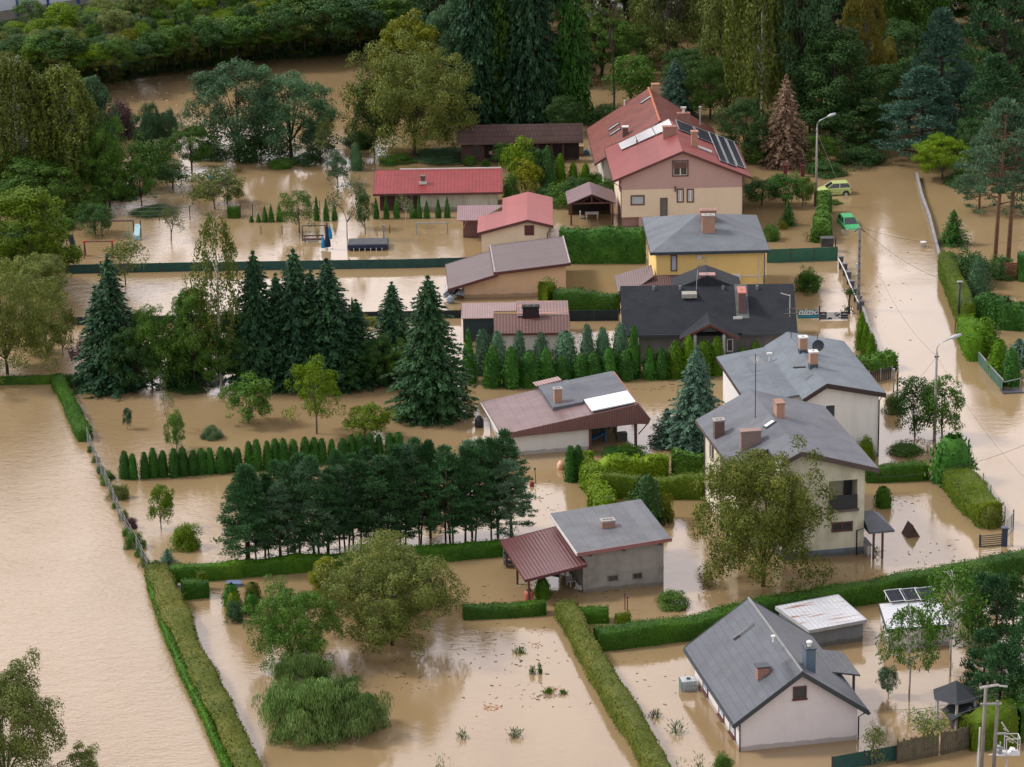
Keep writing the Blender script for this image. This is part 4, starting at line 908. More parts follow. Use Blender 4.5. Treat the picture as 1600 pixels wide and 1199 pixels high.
for px in (1086, 1131): q = b.Y(px, 540, -1.0); MB().box(q.x-.12, -1.1, -1, q.x+.12, -.86, hl+.2).obj('porch_post', mat('post_pale', (.5, .48, .46), .8), b.o)
p, q = b.Y(1137, 548, .9), b.Y(1144, 531, .9); window(b, 'y', .9, p.x, q.x, p.z, q.z, fm=FRW, bar=False)
def onF(px, py): return b.hit(px, py, (0, 0, hl), (0, -sF, 1))
STR = mat('felt_strip_grey', (.10, .11, .11), .8, .3, 2)
x0, x1 = onF(1149, 470).x, onF(1169, 470).x; MB().prism([(x0, 1.55, hl+sF*1.55+.01), (x0, yd, hr+.01), (x0, yd, hr-.05), (x0, 1.55, hl+sF*1.55-.05)], (x1-x0, 0, 0)).obj('roof_strip', STR, b.o)
c = onF(1160, 496); cx_ = c.x; chimney(b, cx_, 3.0, hl+1.0, hr+.05, .62, 1.9, BRM, mat('cap_red', (.45, .15, .12), .7), 1, label='long maroon chimney with a red cap')
c = onF(1077, 463); MB().box(c.x-.65, c.y-.5, c.z-.05, c.x+.65, c.y+.5, c.z+.32).obj('roof_hatch', mat('hatch_pale', (.33, .31, .27), .8, .2, 4), b.o)
for px, py in ((1021.5, 452.5), (1062.5, 452), (1130, 452), (1183, 451.5)): c = onF(px, py); MB().tube([(c.x, c.y, c.z-.05), (c.x, c.y, c.z+.3)], .13, 8).obj('roof_vent', mat('vent_grey', (.14, .16, .17), .6), b.o)
c = onF(1152, 499); MB().box(c.x-.35, c.y, c.z, c.x+.45, c.y+.12, c.z+.2).obj('snow_stop', TRIMW, b.o)
# rear cross gable and its chimney
xg = b.Y(1104, 430, yd+1.5).x; MB().prism([(xg-3.0, yd-.1, hr-.35), (xg, yd-.1, hr+.85), (xg+3.0, yd-.1, hr-.35)], (0, 3.6, 0)).obj('rear_gable_roof', BLK, b.o)
chimney(b, xg, yd+.5, hr-.3, hr+.75, 1.3, .7, BRM, mat('cap_pink', (.35, .2, .18), .8), 1, label='squat maroon chimney on the rear gable')
c = onF(1088, 453); MB().tube([(c.x, c.y, c.z), (c.x+.1, c.y, c.z+1.8)], .02, 5).obj('antenna', ALU, b.o)
c = onF(1234, 495); MB().tube([(c.x, c.y, c.z), (c.x, c.y, c.z+2.0)], .03, 5).tube([(c.x-.8, c.y, c.z+2.15), (c.x, c.y, c.z+1.9)], .04, 5).obj('antenna', TRIMW, b.o)

# ---- maroon roofed barn
b = Bld('barn', 'white barn with a maroon sheet roof partly covered in grey felt, open bay at right', 'barn', (10.05, 233.66), 10.96)
L, wl, wr, hl, hr, hR = 8.51, 11.17, 1.04, 2.02, 3.67, 2.35
M_ROOF = roofmat('roof_maroon_tilesheet', (.205, .13, .128), .85, .5, 0, .03, .72, .15, .45, bump=.4, off=0)
sL = (hr-hl)/wl; sR = (hr-hR)/wr; t = .16
rf = MB().prism([(-wl, 0, hl), (0, 0, hr), (0, 0, hr-t), (-wl, 0, hl-t)], (0, L, 0)).obj('roof', M_ROOF, b.o)
MB().prism([(.002, 0, hr), (wr, 0, hR), (wr, 0, hR-t), (.002, 0, hr-t)], (0, L, 0)).obj('roof', M_ROOF, b.o)
def onL(px, py): return b.hit(px, py, (0, 0, hr), (-sL, 0, 1))
x0 = onL(849, 620).x; y0_ = onL(862, 643).y; x1 = onL(903, 626).x; yb = onL(905, 622).y
gz = lambda x, d: hr+sL*x+d
mb = MB().slab([(x0, y0_, gz(x0, .3)), (x1+.2, y0_, gz(x1+.2, .22)), (x1+.2, L+.1, gz(x1+.2, .22)), (x0, L+.1, gz(x0, .3))], .32)
mb.slab([(x1+.2, yb*.72, gz(x1, .2)), (-.1, yb*.72, gz(-.1, .12)), (-.1, L+.1, gz(-.1, .12)), (x1+.2, L+.1, gz(x1, .2))], .22)
mb.obj('felt_covering', FELT, rf)
pts = [onL(902, 626.5), onL(981, 611), onL(990, 632.5), onL(915, 648)]; x2, x3 = pts[0].x+.1, -.15
MB().slab([(x2+.3, .15, gz(x2, .3)), (x3, .15, gz(x3, .2)), (x3, yb*.72-.05, gz(x3, .2)), (x2+.3, yb*.72-.05, gz(x2, .3))], .1).obj('roof_panel_white', mat('sheet_white', (.66, .68, .73), .35, .05), rf)
MB().slab([(x0-.15, L+.05, gz(x0, .28)), (x1-.3, L+.05, gz(x1, .3)), (x1-.3, L+1.6, gz(x1, .1)), (x0-.15, L+1.6, gz(x0, .1))], .08).obj('rear_awning', corr('sheet_striped', (.42, .25, .24), (.14, .06, .06), 'x', .35), rf)
MB().tube([(0, -.02, hr+.03), (0, L, hr+.03)], .07, 6).obj('ridge_cap', mat('ridge_red_brown', (.32, .12, .09), .6), b.o)
CLAD = corr('cladding_maroon', (.24, .12, .12), (.12, .055, .055), 'x', .22)
MB().prism([(-wl, -.06, hl-.02), (0, -.06, hr-.02), (wr, -.06, hR-.02), (wr-.2, -.06, 1.9), (0, -.06, 2.0), (-wl, -.06, hl-.32)], (0, .08, 0)).obj('gable_cladding', CLAD, b.o)
mb = MB(); xw0, xw1 = -wl+.6, b.Y(921, 690, .45).x
plane_walls(b, [(xw0, .45), (xw1, .45), (xw1, L-.4), (xw0, L-.4)], [hl-.1, hr+sL*xw1-.2, hr+sL*xw1-.2, hl-.1], WHITEW)
plane_walls(b, [(xw1, L-.7), (.1, L-.7), (.1, L-.4), (xw1, L-.4)], [hr+sL*xw1-.2, hr-.2, hr-.2, hr+sL*xw1-.2], mat('shed_dark_wood', (.05, .035, .03), .9), name='rear_wall')
for x_ in (xw1+.06, -.1): MB().box(x_-.1, .3, -1, x_+.1, .5, 2.4).obj('post', FRB, b.o)
MB().box(-wl+.55, .4, -1, -wl+.78, .44, hl-.3).obj('corner_post', FRB, b.o)
MB().tube([(wr-.1, 0, 2.1), (.1, .3, 1.0)], .05, 5).obj('roof_brace', FRB, b.o)
c = onL(871.5, 633); chimney(b, c.x, c.y, c.z-.2, c.z+1.35, .62, .55, BRO, CAPC, 2)
pipe(b, [(-wl-.06, 0, hl-.1), (-wl-.06, L, hl-.1)], TRIMW, .06, 'gutter')
for j, (x_, y_, w, d, hh, cc) in enumerate(((-2.9, 2.2, 1.4, .7, .75, (.03, .14, .35)), (-1.6, 3.6, 1.2, 1.0, .9, (.06, .07, .08)), (-.9, 2.0, .8, .6, .6, (.10, .09, .08)), (-2.1, 5.5, 2.0, .8, 1.3, (.05, .2, .2)))):
    nm, lb = (('plastic_slide', 'blue plastic slide lying in the open bay of the barn'), ('garden_table', 'dark table standing in the middle of the open barn bay'), ('crate', 'grey-brown crate near the front of the open barn bay'), ('storage_cabinet', 'teal cabinet at the back of the open barn bay'))[j]
    wp_ = Vector((x_, y_, 0)); ca, sa = math.cos(b.a), math.sin(b.a); gx, gy = b.org.x+x_*ca-y_*sa, b.org.y+x_*sa+y_*ca
    mb = MB()
    if j == 0: mb.prism([(-w/2, -d/2, .1), (w/2, -d/2, .75), (w/2, -d/2, .85), (-w/2, -d/2, .2)], (0, d, 0)).box(w/2-.1, -d/2, -.8, w/2, d/2, .75)
    elif j == 1:
        mb.box(-w/2, -d/2, hh-.08, w/2, d/2, hh)
        for sx in (-1, 1):
            for sy in (-1, 1): mb.box(sx*(w/2-.1)-.05, sy*(d/2-.1)-.05, -.8, sx*(w/2-.1)+.05, sy*(d/2-.1)+.05, hh-.08)
    else:
        mb.box(-w/2, -d/2, -.5, w/2, d/2, hh); mb.box(-w/2-.04, -d/2-.04, hh, w/2+.04, d/2+.04, hh+.05)
        for k_ in range(3): mb.box(-w/2-.02, -d/2-.02, .05+k_*hh/3, w/2+.02, -d/2, .15+k_*hh/3)
    o_ = mb.obj(nm, mat('barn_thing_%d' % j, cc, .6), None, label=lb, cat=nm.replace('_', ' ')); o_.location = (gx, gy, 0); o_.rotation_euler = (0, 0, b.a)

# ---- grey block garage with carport
b = Bld('grey_garage', 'bare grey rendered garage with a pale felt roof and a maroon carport on its left', 'garage', (4.37, 202.17), 12.57)
L, W_, h0, h1 = 8.27, 6.87, 3.24, 3.67
rf = roof_quad(b, [(0, 0, h0), (W_, 0, h1), (W_, L, h1), (0, L, h0)], FELTN, .18, 'roof')
MB().prism([(0, -.06, h0+.02), (W_+.04, -.06, h1+.02), (W_+.04, -.06, h1-.24), (0, -.06, h0-.24)], (0, .05, 0)).obj('fascia', mat('fascia_dusty_pink', (.30, .13, .13), .6), rf)
MB().box(-.06, -.06, h0-.2, -.005, L, h0+.02).obj('gutter', TRIMW, rf)
CON = mat('render_bare_grey', (.31, .285, .265), .95, .22, .9, streak=.18, bump=.2)
xg0, xg1 = .51, W_-.45
k_ = (h1-h0)/W_
plane_walls(b, [(xg0, .4), (xg1, .4), (xg1, L-.4), (xg0, L-.4)], [h0+k_*xg0-.15, h0+k_*xg1-.15, h0+k_*xg1-.15, h0+k_*xg0-.15], CON)
for x0_, y0_, x1_, y1_ in ((950.5, 898.5, 965, 908), (989, 895, 1002.5, 904.5)):
    p, q = b.Y(x0_, y1_, .4), b.Y(x1_, y0_, .4); window(b, 'y', .4, p.x, q.x, p.z, q.z, fm=mat('sill_grey', (.22, .21, .2), .9), pane=GL, bar=True, inner=FRB, fr=.05)
MB().box(xg0-.03, .37, 1.28, xg1+.03, .4, 1.34).obj('string_course', CON, b.o)
for x_ in (1.0, 3.4, 6.1): MB().box(x_-.09, -.02, h0+k_*x_-.42, x_+.09, .4, h0+k_*x_-.2).obj('rafter_end', FRB, b.o)
c = b.hit(949.5, 823, (0, 0, h0), (-k_, 0, 1)); chimney(b, c.x, c.y, c.z-.3, c.z+.42, .95, .6, BRR, CAPC, 3, capt=.14)
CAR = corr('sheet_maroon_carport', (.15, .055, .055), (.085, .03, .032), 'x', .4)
pts = [b.Z(820.8, 905, 1.95), b.Z(918.3, 879.6, 2.5), b.Z(869.7, 823, 2.5), b.Z(782.7, 843.7, 1.95)]
X0, X1 = (pts[0].x+pts[3].x)/2, .5; Y0, Y1 = pts[0].y, pts[3].y
cp = roof_quad(b, [(X0, Y0, 1.9), (xg0, Y0, 2.6), (xg0, Y1, 2.6), (X0, Y1, 1.9)], CAR, .1, 'carport_roof', TRIMM)
for x_, y_ in ((X0+.3, Y0+.3), (X0+.3, Y1-.5), (X0+.3, (Y0+Y1)/2)): MB().box(x_-.07, y_-.07, -1, x_+.07, y_+.07, 1.9).obj('carport_post', FRB, b.o)
GAR = b

# ---- two sheds behind the white house
b = Bld('metal_shed', 'low grey shed with a rust-streaked metal roof, behind the white house', 'shed', (19.81, 192.15), 16.5)
p = [b.Z(1265, 985, 1.45), b.Z(1353.4, 968.4, 1.6), b.Z(1309, 929.5, 1.6), b.Z(1212.2, 948, 1.45)]
GALV = corr('sheet_galvanised_rust', (.56, .57, .61), (.46, .47, .5), 'x', .5, .4, rust=(.25, .09, .05))
roof_quad(b, p, GALV, .12, 'roof', mat('zinc_edge', (.36, .37, .39), .5))
c = sum(p, Vector())/4; q = [c+(v-c)*.93 for v in p]; plane_walls(b, [(v.x, v.y) for v in q], [v.z-.1 for v in q], mat('concrete_blue_grey', (.20, .215, .235), .9, .2, .8, streak=.25))
b = Bld('white_outbuilding', 'small white outbuilding with a pale roof and tilted solar panels, half hidden by birches', 'outbuilding', tuple(at(1384, 1006)[:2]), 14)
p = [b.Z(1386.3, 983.8, 1.55), b.Z(1490, 975, 1.6), b.Z(1467, 936, 1.6), b.Z(1373.8, 943.8, 1.55)]
roof_quad(b, p, mat('sheet_pale_grey', (.5, .51, .55), .35, .06), .12, 'roof', TRIMD)
c = sum(p, Vector())/4; q = [c+(v-c)*.95 for v in p]; plane_walls(b, [(v.x, v.y) for v in q], [v.z-.1 for v in q], WHITEP)
for i in range(3):
    a = b.Z(1396+i*24, 946-i*1.6, 1.75); a.y += .6; a.z = 1.7; mb = MB().prism([a, a+Vector((1.25, 0, 0)), a+Vector((1.25, 1.2, .38)), a+Vector((0, 1.2, .38))], (0, 0, .05)); o_ = mb.obj('solar_panel', PV, b.o)
    f = MB(); 
    for s_, e_ in (((0, 0, 0), (1.25, 0, 0)), ((0, 1.2, .38), (1.25, 1.2, .38)), ((0, 0, 0), (0, 1.2, .38)), ((1.25, 0, 0), (1.25, 1.2, .38))): f.tube([a+Vector(s_)+Vector((0, 0, .06)), a+Vector(e_)+Vector((0, 0, .06))], .035, 4)
    f.tube([a+Vector((.1, 1.15, -.2)), a+Vector((.1, 1.15, .35))], .03, 4).tube([a+Vector((1.1, 1.15, -.2)), a+Vector((1.1, 1.15, .35))], .03, 4); f.obj('panel_frame', ALU, o_)

# ---- red garage
b = Bld('red_roofed_garage', 'cream garage with a light red sheet roof and a brown shuttered gable window', 'garage', (1.8, 290.85), -.69)
L, wl, wr, hl, hr, hR = 10.9, 4.95, 2.48, 2.43, 3.7, 3.33-.25
sL = (hr-hl)/wl; sR = (hr-hR)/wr; t = .15; wm = 2.55
H_ROOF = roofmat('roof_light_red_sheet', (.33, .09, .085), 1.05, 30, 0, .02, .86, .1, .5, bump=.2, off=0)
rf = MB().prism([(.002, 0, hr), (wr, 0, hR), (wr, 0, hR-t), (.002, 0, hr-t)], (0, L, 0)).obj('roof', H_ROOF, b.o)
MB().prism([(-wm, 0, hr-sL*wm), (0, 0, hr), (0, 0, hr-t), (-wm, 0, hr-sL*wm-t)], (0, L, 0)).obj('roof', H_ROOF, b.o)
MB().prism([(-wl, 0, hl), (-wm-.002, 0, hr-sL*wm), (-wm-.002, 0, hr-sL*wm-t), (-wl, 0, hl-t)], (0, 6.0, 0)).obj('roof', H_ROOF, b.o)
MB().prism([(-wl-.03, -.05, hl+.02), (0, -.05, hr+.03), (0, -.05, hr-.27), (-wl-.03, -.05, hl-.27)], (0, .05, 0)).prism([(0, -.05, hr+.03), (wr+.03, -.05, hR+.02), (wr+.03, -.05, hR-.27), (0, -.05, hr-.27)], (0, .05, 0)).box(wr, 0, hR-.25, wr+.05, L, hR).obj('fascia', TRIMM, rf)
CRM = mat('render_cream_garage', (.76, .66, .52), .9, .05, .4, streak=.08)
zz = lambda x: hr-(sL*-x if x < 0 else sR*x)-.09
MB().prism([(-wm+.2, .5, -1.5), (wr-.41, .5, -1.5), (wr-.41, .5, zz(wr-.41)), (0, .5, zz(0)), (-wm+.2, .5, zz(-wm+.2))], (0, L-1, 0)).prism([(-wl+.41, .5, -1.5), (-wm+.2, .5, -1.5), (-wm+.2, .5, zz(-wm+.2)), (-wl+.41, .5, zz(-wl+.41))], (0, 5.1, 0)).obj('wall', CRM, b.o)
p, q = b.Y(820.5, 367, .5), b.Y(833.5, 353, .5); window(b, 'y', .5, p.x, q.x, p.z, q.z, fm=FRB, pane=mat('shutter_maroon', (.11, .035, .04), .6), bar=False, fr=.05)
pipe(b, [(wr-.1, .2, hR-.2), (wr-.55, .42, hR-.9), (wr-.6, .42, -1)])
# mauve lean-to shed beside it
b = Bld('mauve_lean_to', 'small lean-to with a mauve corrugated roof on wooden brackets, left of the red garage', 'lean-to', tuple(at(748, 365)[:2]), -.7)
p = [b.Z(714, 344.5, 2.1), b.Z(748, 342.5, 2.1), b.Z(784.5, 321, 2.9), b.Z(711.5, 321.5, 2.9)]
X0, X1, Y0, Y1 = p[0].x, p[1].x, p[0].y, p[3].y
roof_quad(b, [(X0, Y0, 2.1), (X1, Y0, 2.1), (X1+2.6, Y1, 2.9), (X0, Y1, 2.9)], corr('sheet_mauve', (.32, .20, .21), (.22, .13, .14), 'x', .3), .08)
MB().box(X1-1.6, Y0+1.0, -1.5, X1, Y1-.3, 2.2).obj('wall', mat('wood_mauve_brown', (.17, .09, .085), .9, .2), b.o)
MB().tube([(X0+1.0, Y0+.2, 2.05), (X1-1.6, Y0+1.0, .9)], .06, 5).box(X0+.3, Y0+.1, 1.95, X1, Y0+.2, 2.05).obj('bracket', mat('wood_light_brown', (.3, .18, .12), .8), b.o)

# ---- cream garage with brown roofs (two levels)
b = Bld('peach_garage', 'peach rendered garage with a two-level mauve-brown sheet roof', 'garage', (-1.48, 276.41), 2.72)
wl, wr = 4.31, 7.14; I_ROOF = roofmat('roof_mauve_brown_steps', (.135, .098, .098), 30, .42, 0, .05, .78, .1, .5, bump=.5)
rf = roof_quad(b, [(0, 0, 2.55), (wr, 0, 3.25), (wr, 9.4, 3.25), (0, 9.4, 2.55)], I_ROOF, .16, 'roof', TRIMM)
rf2 = roof_quad(b, [(-wl, -.2, 1.15), (.3, -.2, 2.45), (.3, 8.2, 2.45), (-wl, 8.2, 1.15)], I_ROOF, .16, 'roof', TRIMM)
MB().box(.0, 0, 2.56, .12, 9.4, 2.62).box(wr-.1, 0, 3.26, wr+.02, 9.4, 3.32).obj('verge_trim', mat('verge_pale_mauve', (.36, .31, .31), .5), rf)
PCH = mat('render_peach', (.72, .48, .31), .9, .07, .4, streak=.12)
plane_walls(b, [(.1, .5), (wr-.4, .5), (wr-.4, 9), (.1, 9)], [2.42, 3.08, 3.08, 2.42], PCH)
plane_walls(b, [(-wl+1.5, .52), (.1, .52), (.1, 7.8), (-wl+1.5, 7.8)], [1.5, 2.2, 2.2, 1.5], PCH)
for y_ in (.4, 4, 7.6): MB().box(-wl+.15, y_-.06, -1, -wl+.27, y_+.06, 1.1).obj('post', FRB, b.o)

# ---- pink-roofed shed and rusty shed
b = Bld('dark_green_shed', 'dark green shed with a pale mauve corrugated roof, joined to the rusty shed', 'shed', tuple(at(721, 529)[:2]), 0)
p = [b.Z(721.4, 497.9, 2.25), b.Z(771.5, 497, 2.25), b.Z(807.5, 472.6, 2.6), b.Z(717.7, 474, 2.6)]
X0, Y0, Y1 = p[0].x, p[0].y, p[3].y; Xr = p[2].x
roof_quad(b, [(X0, Y0, 2.25), (p[1].x, Y0, 2.25), (p[1].x, Y0+1.6, 2.4), (Xr, Y0+1.6, 2.4), (Xr, Y1, 2.6), (X0, Y1, 2.6)], corr('sheet_dusty_pink', (.27, .17, .16), (.22, .135, .13), 'x', .35), .07)
MB().box(X0+.1, Y0+.15, -1.5, p[1].x, Y1-.3, 2.2).obj('wall', mat('boards_dark_green', (.022, .045, .05), .7, .15), b.o)
b = Bld('rusty_shed', 'shed with a rust-brown sheet roof, black chimney and pale blue-grey walls', 'shed', tuple(at(773, 552)[:2]), 0)
p = [b.Z(772.9, 521.5, 2.0), b.Z(890, 520, 2.0), b.Z(888.8, 492.3, 3.0), b.Z(772, 490.9, 3.0), b.Z(807.5, 470.4, 2.6), b.Z(887, 469.7, 2.6)]
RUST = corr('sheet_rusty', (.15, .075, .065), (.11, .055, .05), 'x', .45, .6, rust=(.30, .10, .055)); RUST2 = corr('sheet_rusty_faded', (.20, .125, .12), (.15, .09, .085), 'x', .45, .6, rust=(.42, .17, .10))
roof_quad(b, p[:4], RUST, .07, 'roof', TRIMM); roof_quad(b, [p[4], p[5], p[2], Vector((p[4].x, p[2].y, 3.0))], RUST2, .07, 'roof')
MB().box(p[0].x+.2, p[0].y+.3, -1.5, p[1].x-.3, p[2].y, 1.95).obj('wall', mat('render_pale_blue_grey', (.55, .56, .56), .9, .06, streak=.15), b.o)
c = (p[2]+p[3])*.5; x_ = b.Z(829.5, 492, 3.0).x; chimney(b, x_, c.y-.2, 2.6, 3.75, 1.45, .7, mat('brick_sooty', (.035, .02, .024), .9, .3, 4), mat('soot_black', (.012, .012, .014), .9), 2, label='squat soot-black chimney')

# ---- long red roofed shed
b = Bld('long_red_shed', 'long low shed with a bright red tiled roof behind the row of small thujas', 'shed', tuple(at(583, 330)[:2]), -.6)
p = [b.Z(583.4, 303.5, 2.0), b.Z(784.5, 301, 2.0), b.Z(788.2, 264, 3.2), b.Z(582.2, 268, 3.2)]
X0, X1, Y0, Y1 = p[0].x, p[1].x, p[0].y, p[3].y
G_ROOF = roofmat('roof_bright_red_tilesheet', (.32, .045, .045), .37, .42, 0, .06, .62, .12, .45, bump=.5, off=0)
rf = roof_quad(b, [(X0, Y0, 2.0), (X1, Y0, 2.0), (X1, Y1, 3.3), (X0, Y1, 3.3)], G_ROOF, .12, 'roof', TRIMM)
MB().box(X0+2.6, Y1, 3.28, X1-.1, Y1+.12, 3.42).obj('ridge_strip_white', TRIMW, rf)
xs = b.Y(657, 320, Y0+.8).x
MB().box(X0+.6, Y0+.8, -1.5, xs, Y1-.3, 2.2).obj('wall', mat('wood_dark_maroon', (.055, .022, .025), .8, .15), b.o, label='left half in dark wood')
MB().box(xs, Y0+.8, -1.5, X1-.5, Y1-.3, 2.15).obj('wall', mat('render_white_green_stain', (.58, .56, .47), .9, .12, .8, streak=.4), b.o, label='right half in stained white render')
c = b.hit(661, 287, (0, Y0, 2.0), (0, -(1.3)/(Y1-Y0), 1)); chimney(b, c.x, c.y, c.z-.2, c.z+.75, .45, .5, BRM, BRM, 0); MB().box(c.x-.42, c.y-.3, c.z-.02, c.x+.4, c.y-.2, c.z+.3).obj('roof_vent', TRIMW, b.o)
# ---- long wooden barn at the back
b = Bld('wooden_barn', 'long dark brown wooden barn with a mossy brown roof under the tall trees', 'barn', tuple(at(716, 243)[:2]), 0)
p = [b.Z(714, 223.5, 2.4), b.Z(911, 223, 2.4), b.Z(911, 196.6, 4.0), b.Z(708, 196.6, 4.0)]
X0, X1, Y0, Y1 = p[0].x, p[1].x, p[0].y, p[3].y
K_ROOF = roofmat('roof_mossy_brown', (.075, .040, .036), .35, .4, 0, .05, .7, .2, .8, moss=(.085, .06, .035), bump=.4)
roof_quad(b, [(X0, Y0, 2.4), (X1, Y0, 2.4), (X1, Y1, 4.0), (X0, Y1, 4.0)], K_ROOF, .14, 'roof', mat('barge_board_brown', (.11, .07, .06), .8))
WD = mat('boards_brown', (.085, .042, .036), .85, .2, 2, streak=.3); xm = b.Y(757, 235, Y0+.7).x
MB().box(X0+.4, Y0+.7, -1.5, xm, Y1+2, 2.5).obj('wall', WD, b.o); MB().box(xm, Y1-.6, -1.5, X1-.4, Y1-.4, 3.0).obj('rear_wall', mat('boards_black', (.02, .013, .013), .9), b.o)
p1, q1 = b.Y(740.5, 239, Y0+.7), b.Y(748.5, 224, Y0+.7); window(b, 'y', Y0+.7, p1.x, q1.x, p1.z, q1.z, fm=FRD, bar=True)
for px in (771, 790, 797, 803, 840, 862, 880): x_ = b.Y(px, 235, Y0+.6).x; MB().box(x_-.1, Y0+.5, -1, x_+.1, Y0+.7, 2.45).obj('post', WD, b.o)
x_ = b.Y(797, 235, Y0+1.6).x; MB().box(x_-.9, Y0+1.2, -1, x_+.8, Y0+1.4, 2.2).obj('plank_wall', mat('boards_reddish', (.14, .05, .04), .85, .2), b.o)
# ---- gazebo
b = Bld('garden_gazebo', 'open wooden gazebo with a mauve-brown gable roof beside the pink house', 'gazebo', tuple(at(925, 352)[:2]), 1.5)
gb = b.Y(926.5, 322, 0); L = 4.4; hw = 2.45; hr, he = 3.35, 2.35
MAV = roofmat('roof_mauve_felt', (.20, .13, .14), 1.0, .5, 0, .02, .85, .1, .6, bump=.1)
MB().prism([(-hw, -.3, he), (0, -.3, hr), (0, -.3, hr-.1), (-hw, -.3, he-.1)], (0, L+.6, 0)).prism([(.002, -.3, hr), (hw, -.3, he), (hw, -.3, he-.1), (.002, -.3, hr-.1)], (0, L+.6, 0)).obj('roof', MAV, b.o)
for x_ in (-hw+.35, hw-.35):
    for y_ in (.1, L-.1): MB().box(x_-.09, y_-.09, -1, x_+.09, y_+.09, he+.0).obj('post', FRB, b.o)
MB().box(-hw+.3, .05, he-.15, hw-.3, .2, he).box(-.06, .08, he, .06, .18, hr-.15).tube([(-1.2, .1, he-.02), (-.05, .1, he+.7)], .05, 4).tube([(1.2, .1, he-.02), (.05, .1, he+.7)], .05, 4).obj('truss', FRB, b.o)
MB().box(-hw+.35, L-.1, -1, hw-.35, L, he-.3).obj('rear_screen', mat('boards_black', (.02, .013, .013)), b.o)
o_ = MB().box(-.7, -.4, .5, .7, .4, .58).box(-.6, -.3, -1, -.5, .3, .5).box(.5, -.3, -1, .6, .3, .5).box(-1.2, -.3, .1, -.85, .3, .2).box(-1.25, -.3, .1, -1.15, .3, .75).obj('garden_table', FRW, None, label='white garden table inside the mauve-roofed gazebo', cat='table'); q_ = at(925, 341); o_.location = (q_.x, q_.y, 0)
# ---- hexagonal gazebo and little roof at lower right
HEX = roofmat('roof_black_hex', (.035, .04, .05), .5, .2, 0, .02, .8, .15, .7, bump=.2)
def hexroof(b, r, he, hr, cup=True):
    k = 6; mb = MB(); top = len(mb.v)
    P = [(r*math.cos(i/k*6.283+.26), r*math.sin(i/k*6.283+.26)) for i in range(k)]
    mb.v += [(x, y, he) for x, y in P]+[(x*.42, y*.42, he+(hr-he)*.55) for x, y in P]+[(0, 0, hr), (0, 0, he-.05)]
    for i in range(k):
        j = (i+1) % k; mb.f += [(i, j, 6+j, 6+i), (6+i, 6+j, 12), (j, i, 13)]
    mb.obj('roof', HEX, b.o)
b = Bld('hexagonal_gazebo', 'hexagonal gazebo with a pointed black roof on pale posts, at the lower right', 'gazebo', tuple(at(1492, 1131)[:2]), 10)
hexroof(b, 1.6, 2.0, 3.0)
for i in range(6): a = i/6*6.283+.26; MB().box(1.35*math.cos(a)-.07, 1.35*math.sin(a)-.07, -1, 1.35*math.cos(a)+.07, 1.35*math.sin(a)+.07, 2.0).obj('post', mat('post_pale', (.5, .48, .46)), b.o)
b = Bld('small_dark_hut', 'little dark hut with a black gable roof and a small chimney beside the hexagonal gazebo', 'hut', tuple(at(1512, 1140)[:2]), 12)
MB().prism([(-1.3, -.6, 1.0), (0, -.6, 1.75), (0, -.6, 1.65), (-1.3, -.6, .9)], (0, 1.9, 0)).prism([(.002, -.6, 1.75), (1.3, -.6, 1.0), (1.3, -.6, .9), (.002, -.6, 1.65)], (0, 1.9, 0)).obj('roof', HEX, b.o)
MB().prism([(-.9, -.2, -1), (.9, -.2, -1), (.9, -.2, 1.1), (0, -.2, 1.6), (-.9, -.2, 1.1)], (0, 1.2, 0)).obj('wall', FRD, b.o); chimney(b, .3, .7, 1.4, 1.95, .35, .35, BRR, TRIMW, 0)

# ================================================================ hedges
HG, HY, HB = G['hedge'], G['hedgey'], G['hedgeb']
hedge([(90, 600), (104, 628), (120, 662), (134, 690)], 1.15, 1.0, G['ivy'], 'narrow bright green hedge running down to the wire fence beside the open field')
hedge([(-10, 600), (60, 599), (90, 598), (122, 598)], 1.0, .75, HG, 'low dark hedge at the top edge of the flooded field, left margin')
hedge([(246, 905), (262, 945), (300, 1035), (348, 1130), (400, 1240)], 1.75, 1.25, HB, 'long thick clipped hedge with browning top bordering the flooded field, lower left')
hedge([(232, 900), (240, 935), (268, 1015), (308, 1100), (362, 1220)], .5, .85, G['ivy'], 'strip of vivid green climber along the field side of the long browning hedge', name='climber_strip', leaf=.14, dens=90)
hedge([(262, 908), (330, 904), (420, 896), (500, 890), (600, 882), (700, 874), (788, 866)], 1.0, 1.2, mat_ if False else G['hedge'], 'dark green hedge in front of the row of pines')
hedge([(285, 934), (326, 930)], 1.1, 1.15, HG, 'short hedge branching right from the long browning hedge')
hedge([(310, 922), (322, 920)], .9, 1.5, HY, 'rounded yellow-green hedge bump beside the white garden bench', round_=.4)
hedge([(724, 966), (852, 958)], 1.1, 1.05, HG, 'free-standing rectangular clipped hedge left of the diagonal hedge')
hedge([(884, 962), (915, 1022), (955, 1092), (1000, 1165), (1040, 1235)], 1.5, 1.3, HB, 'long diagonal hedge with browning sides running to the bottom edge')
hedge([(905, 972), (950, 970)], 1.15, 1.05, HG, 'short rounded box hedge just right of the diagonal hedge', round_=.3)
hedge([(962, 976), (984, 974)], .9, .8, HY, 'tiny light green hedge stub above the long curved hedge', round_=.3)
hedge([(932, 1012), (1010, 1003), (1078, 994), (1140, 980), (1200, 966), (1290, 948), (1360, 938), (1440, 924), (1520, 908), (1610, 888)], 1.7, 1.45, HG, 'long curved bright green hedge sweeping behind the white house to the right edge', lump=.06)
hedge([(912, 738), (922, 760), (938, 790), (950, 815)], 1.6, 1.7, G['lime'], 'light green unclipped hedge running towards the grey garage', lump=.14, leaf=.22)
hedge([(940, 776), (1020, 777), (1104, 777)], 1.3, 1.9, HY, 'tall square-cut hedge behind the grey garage')
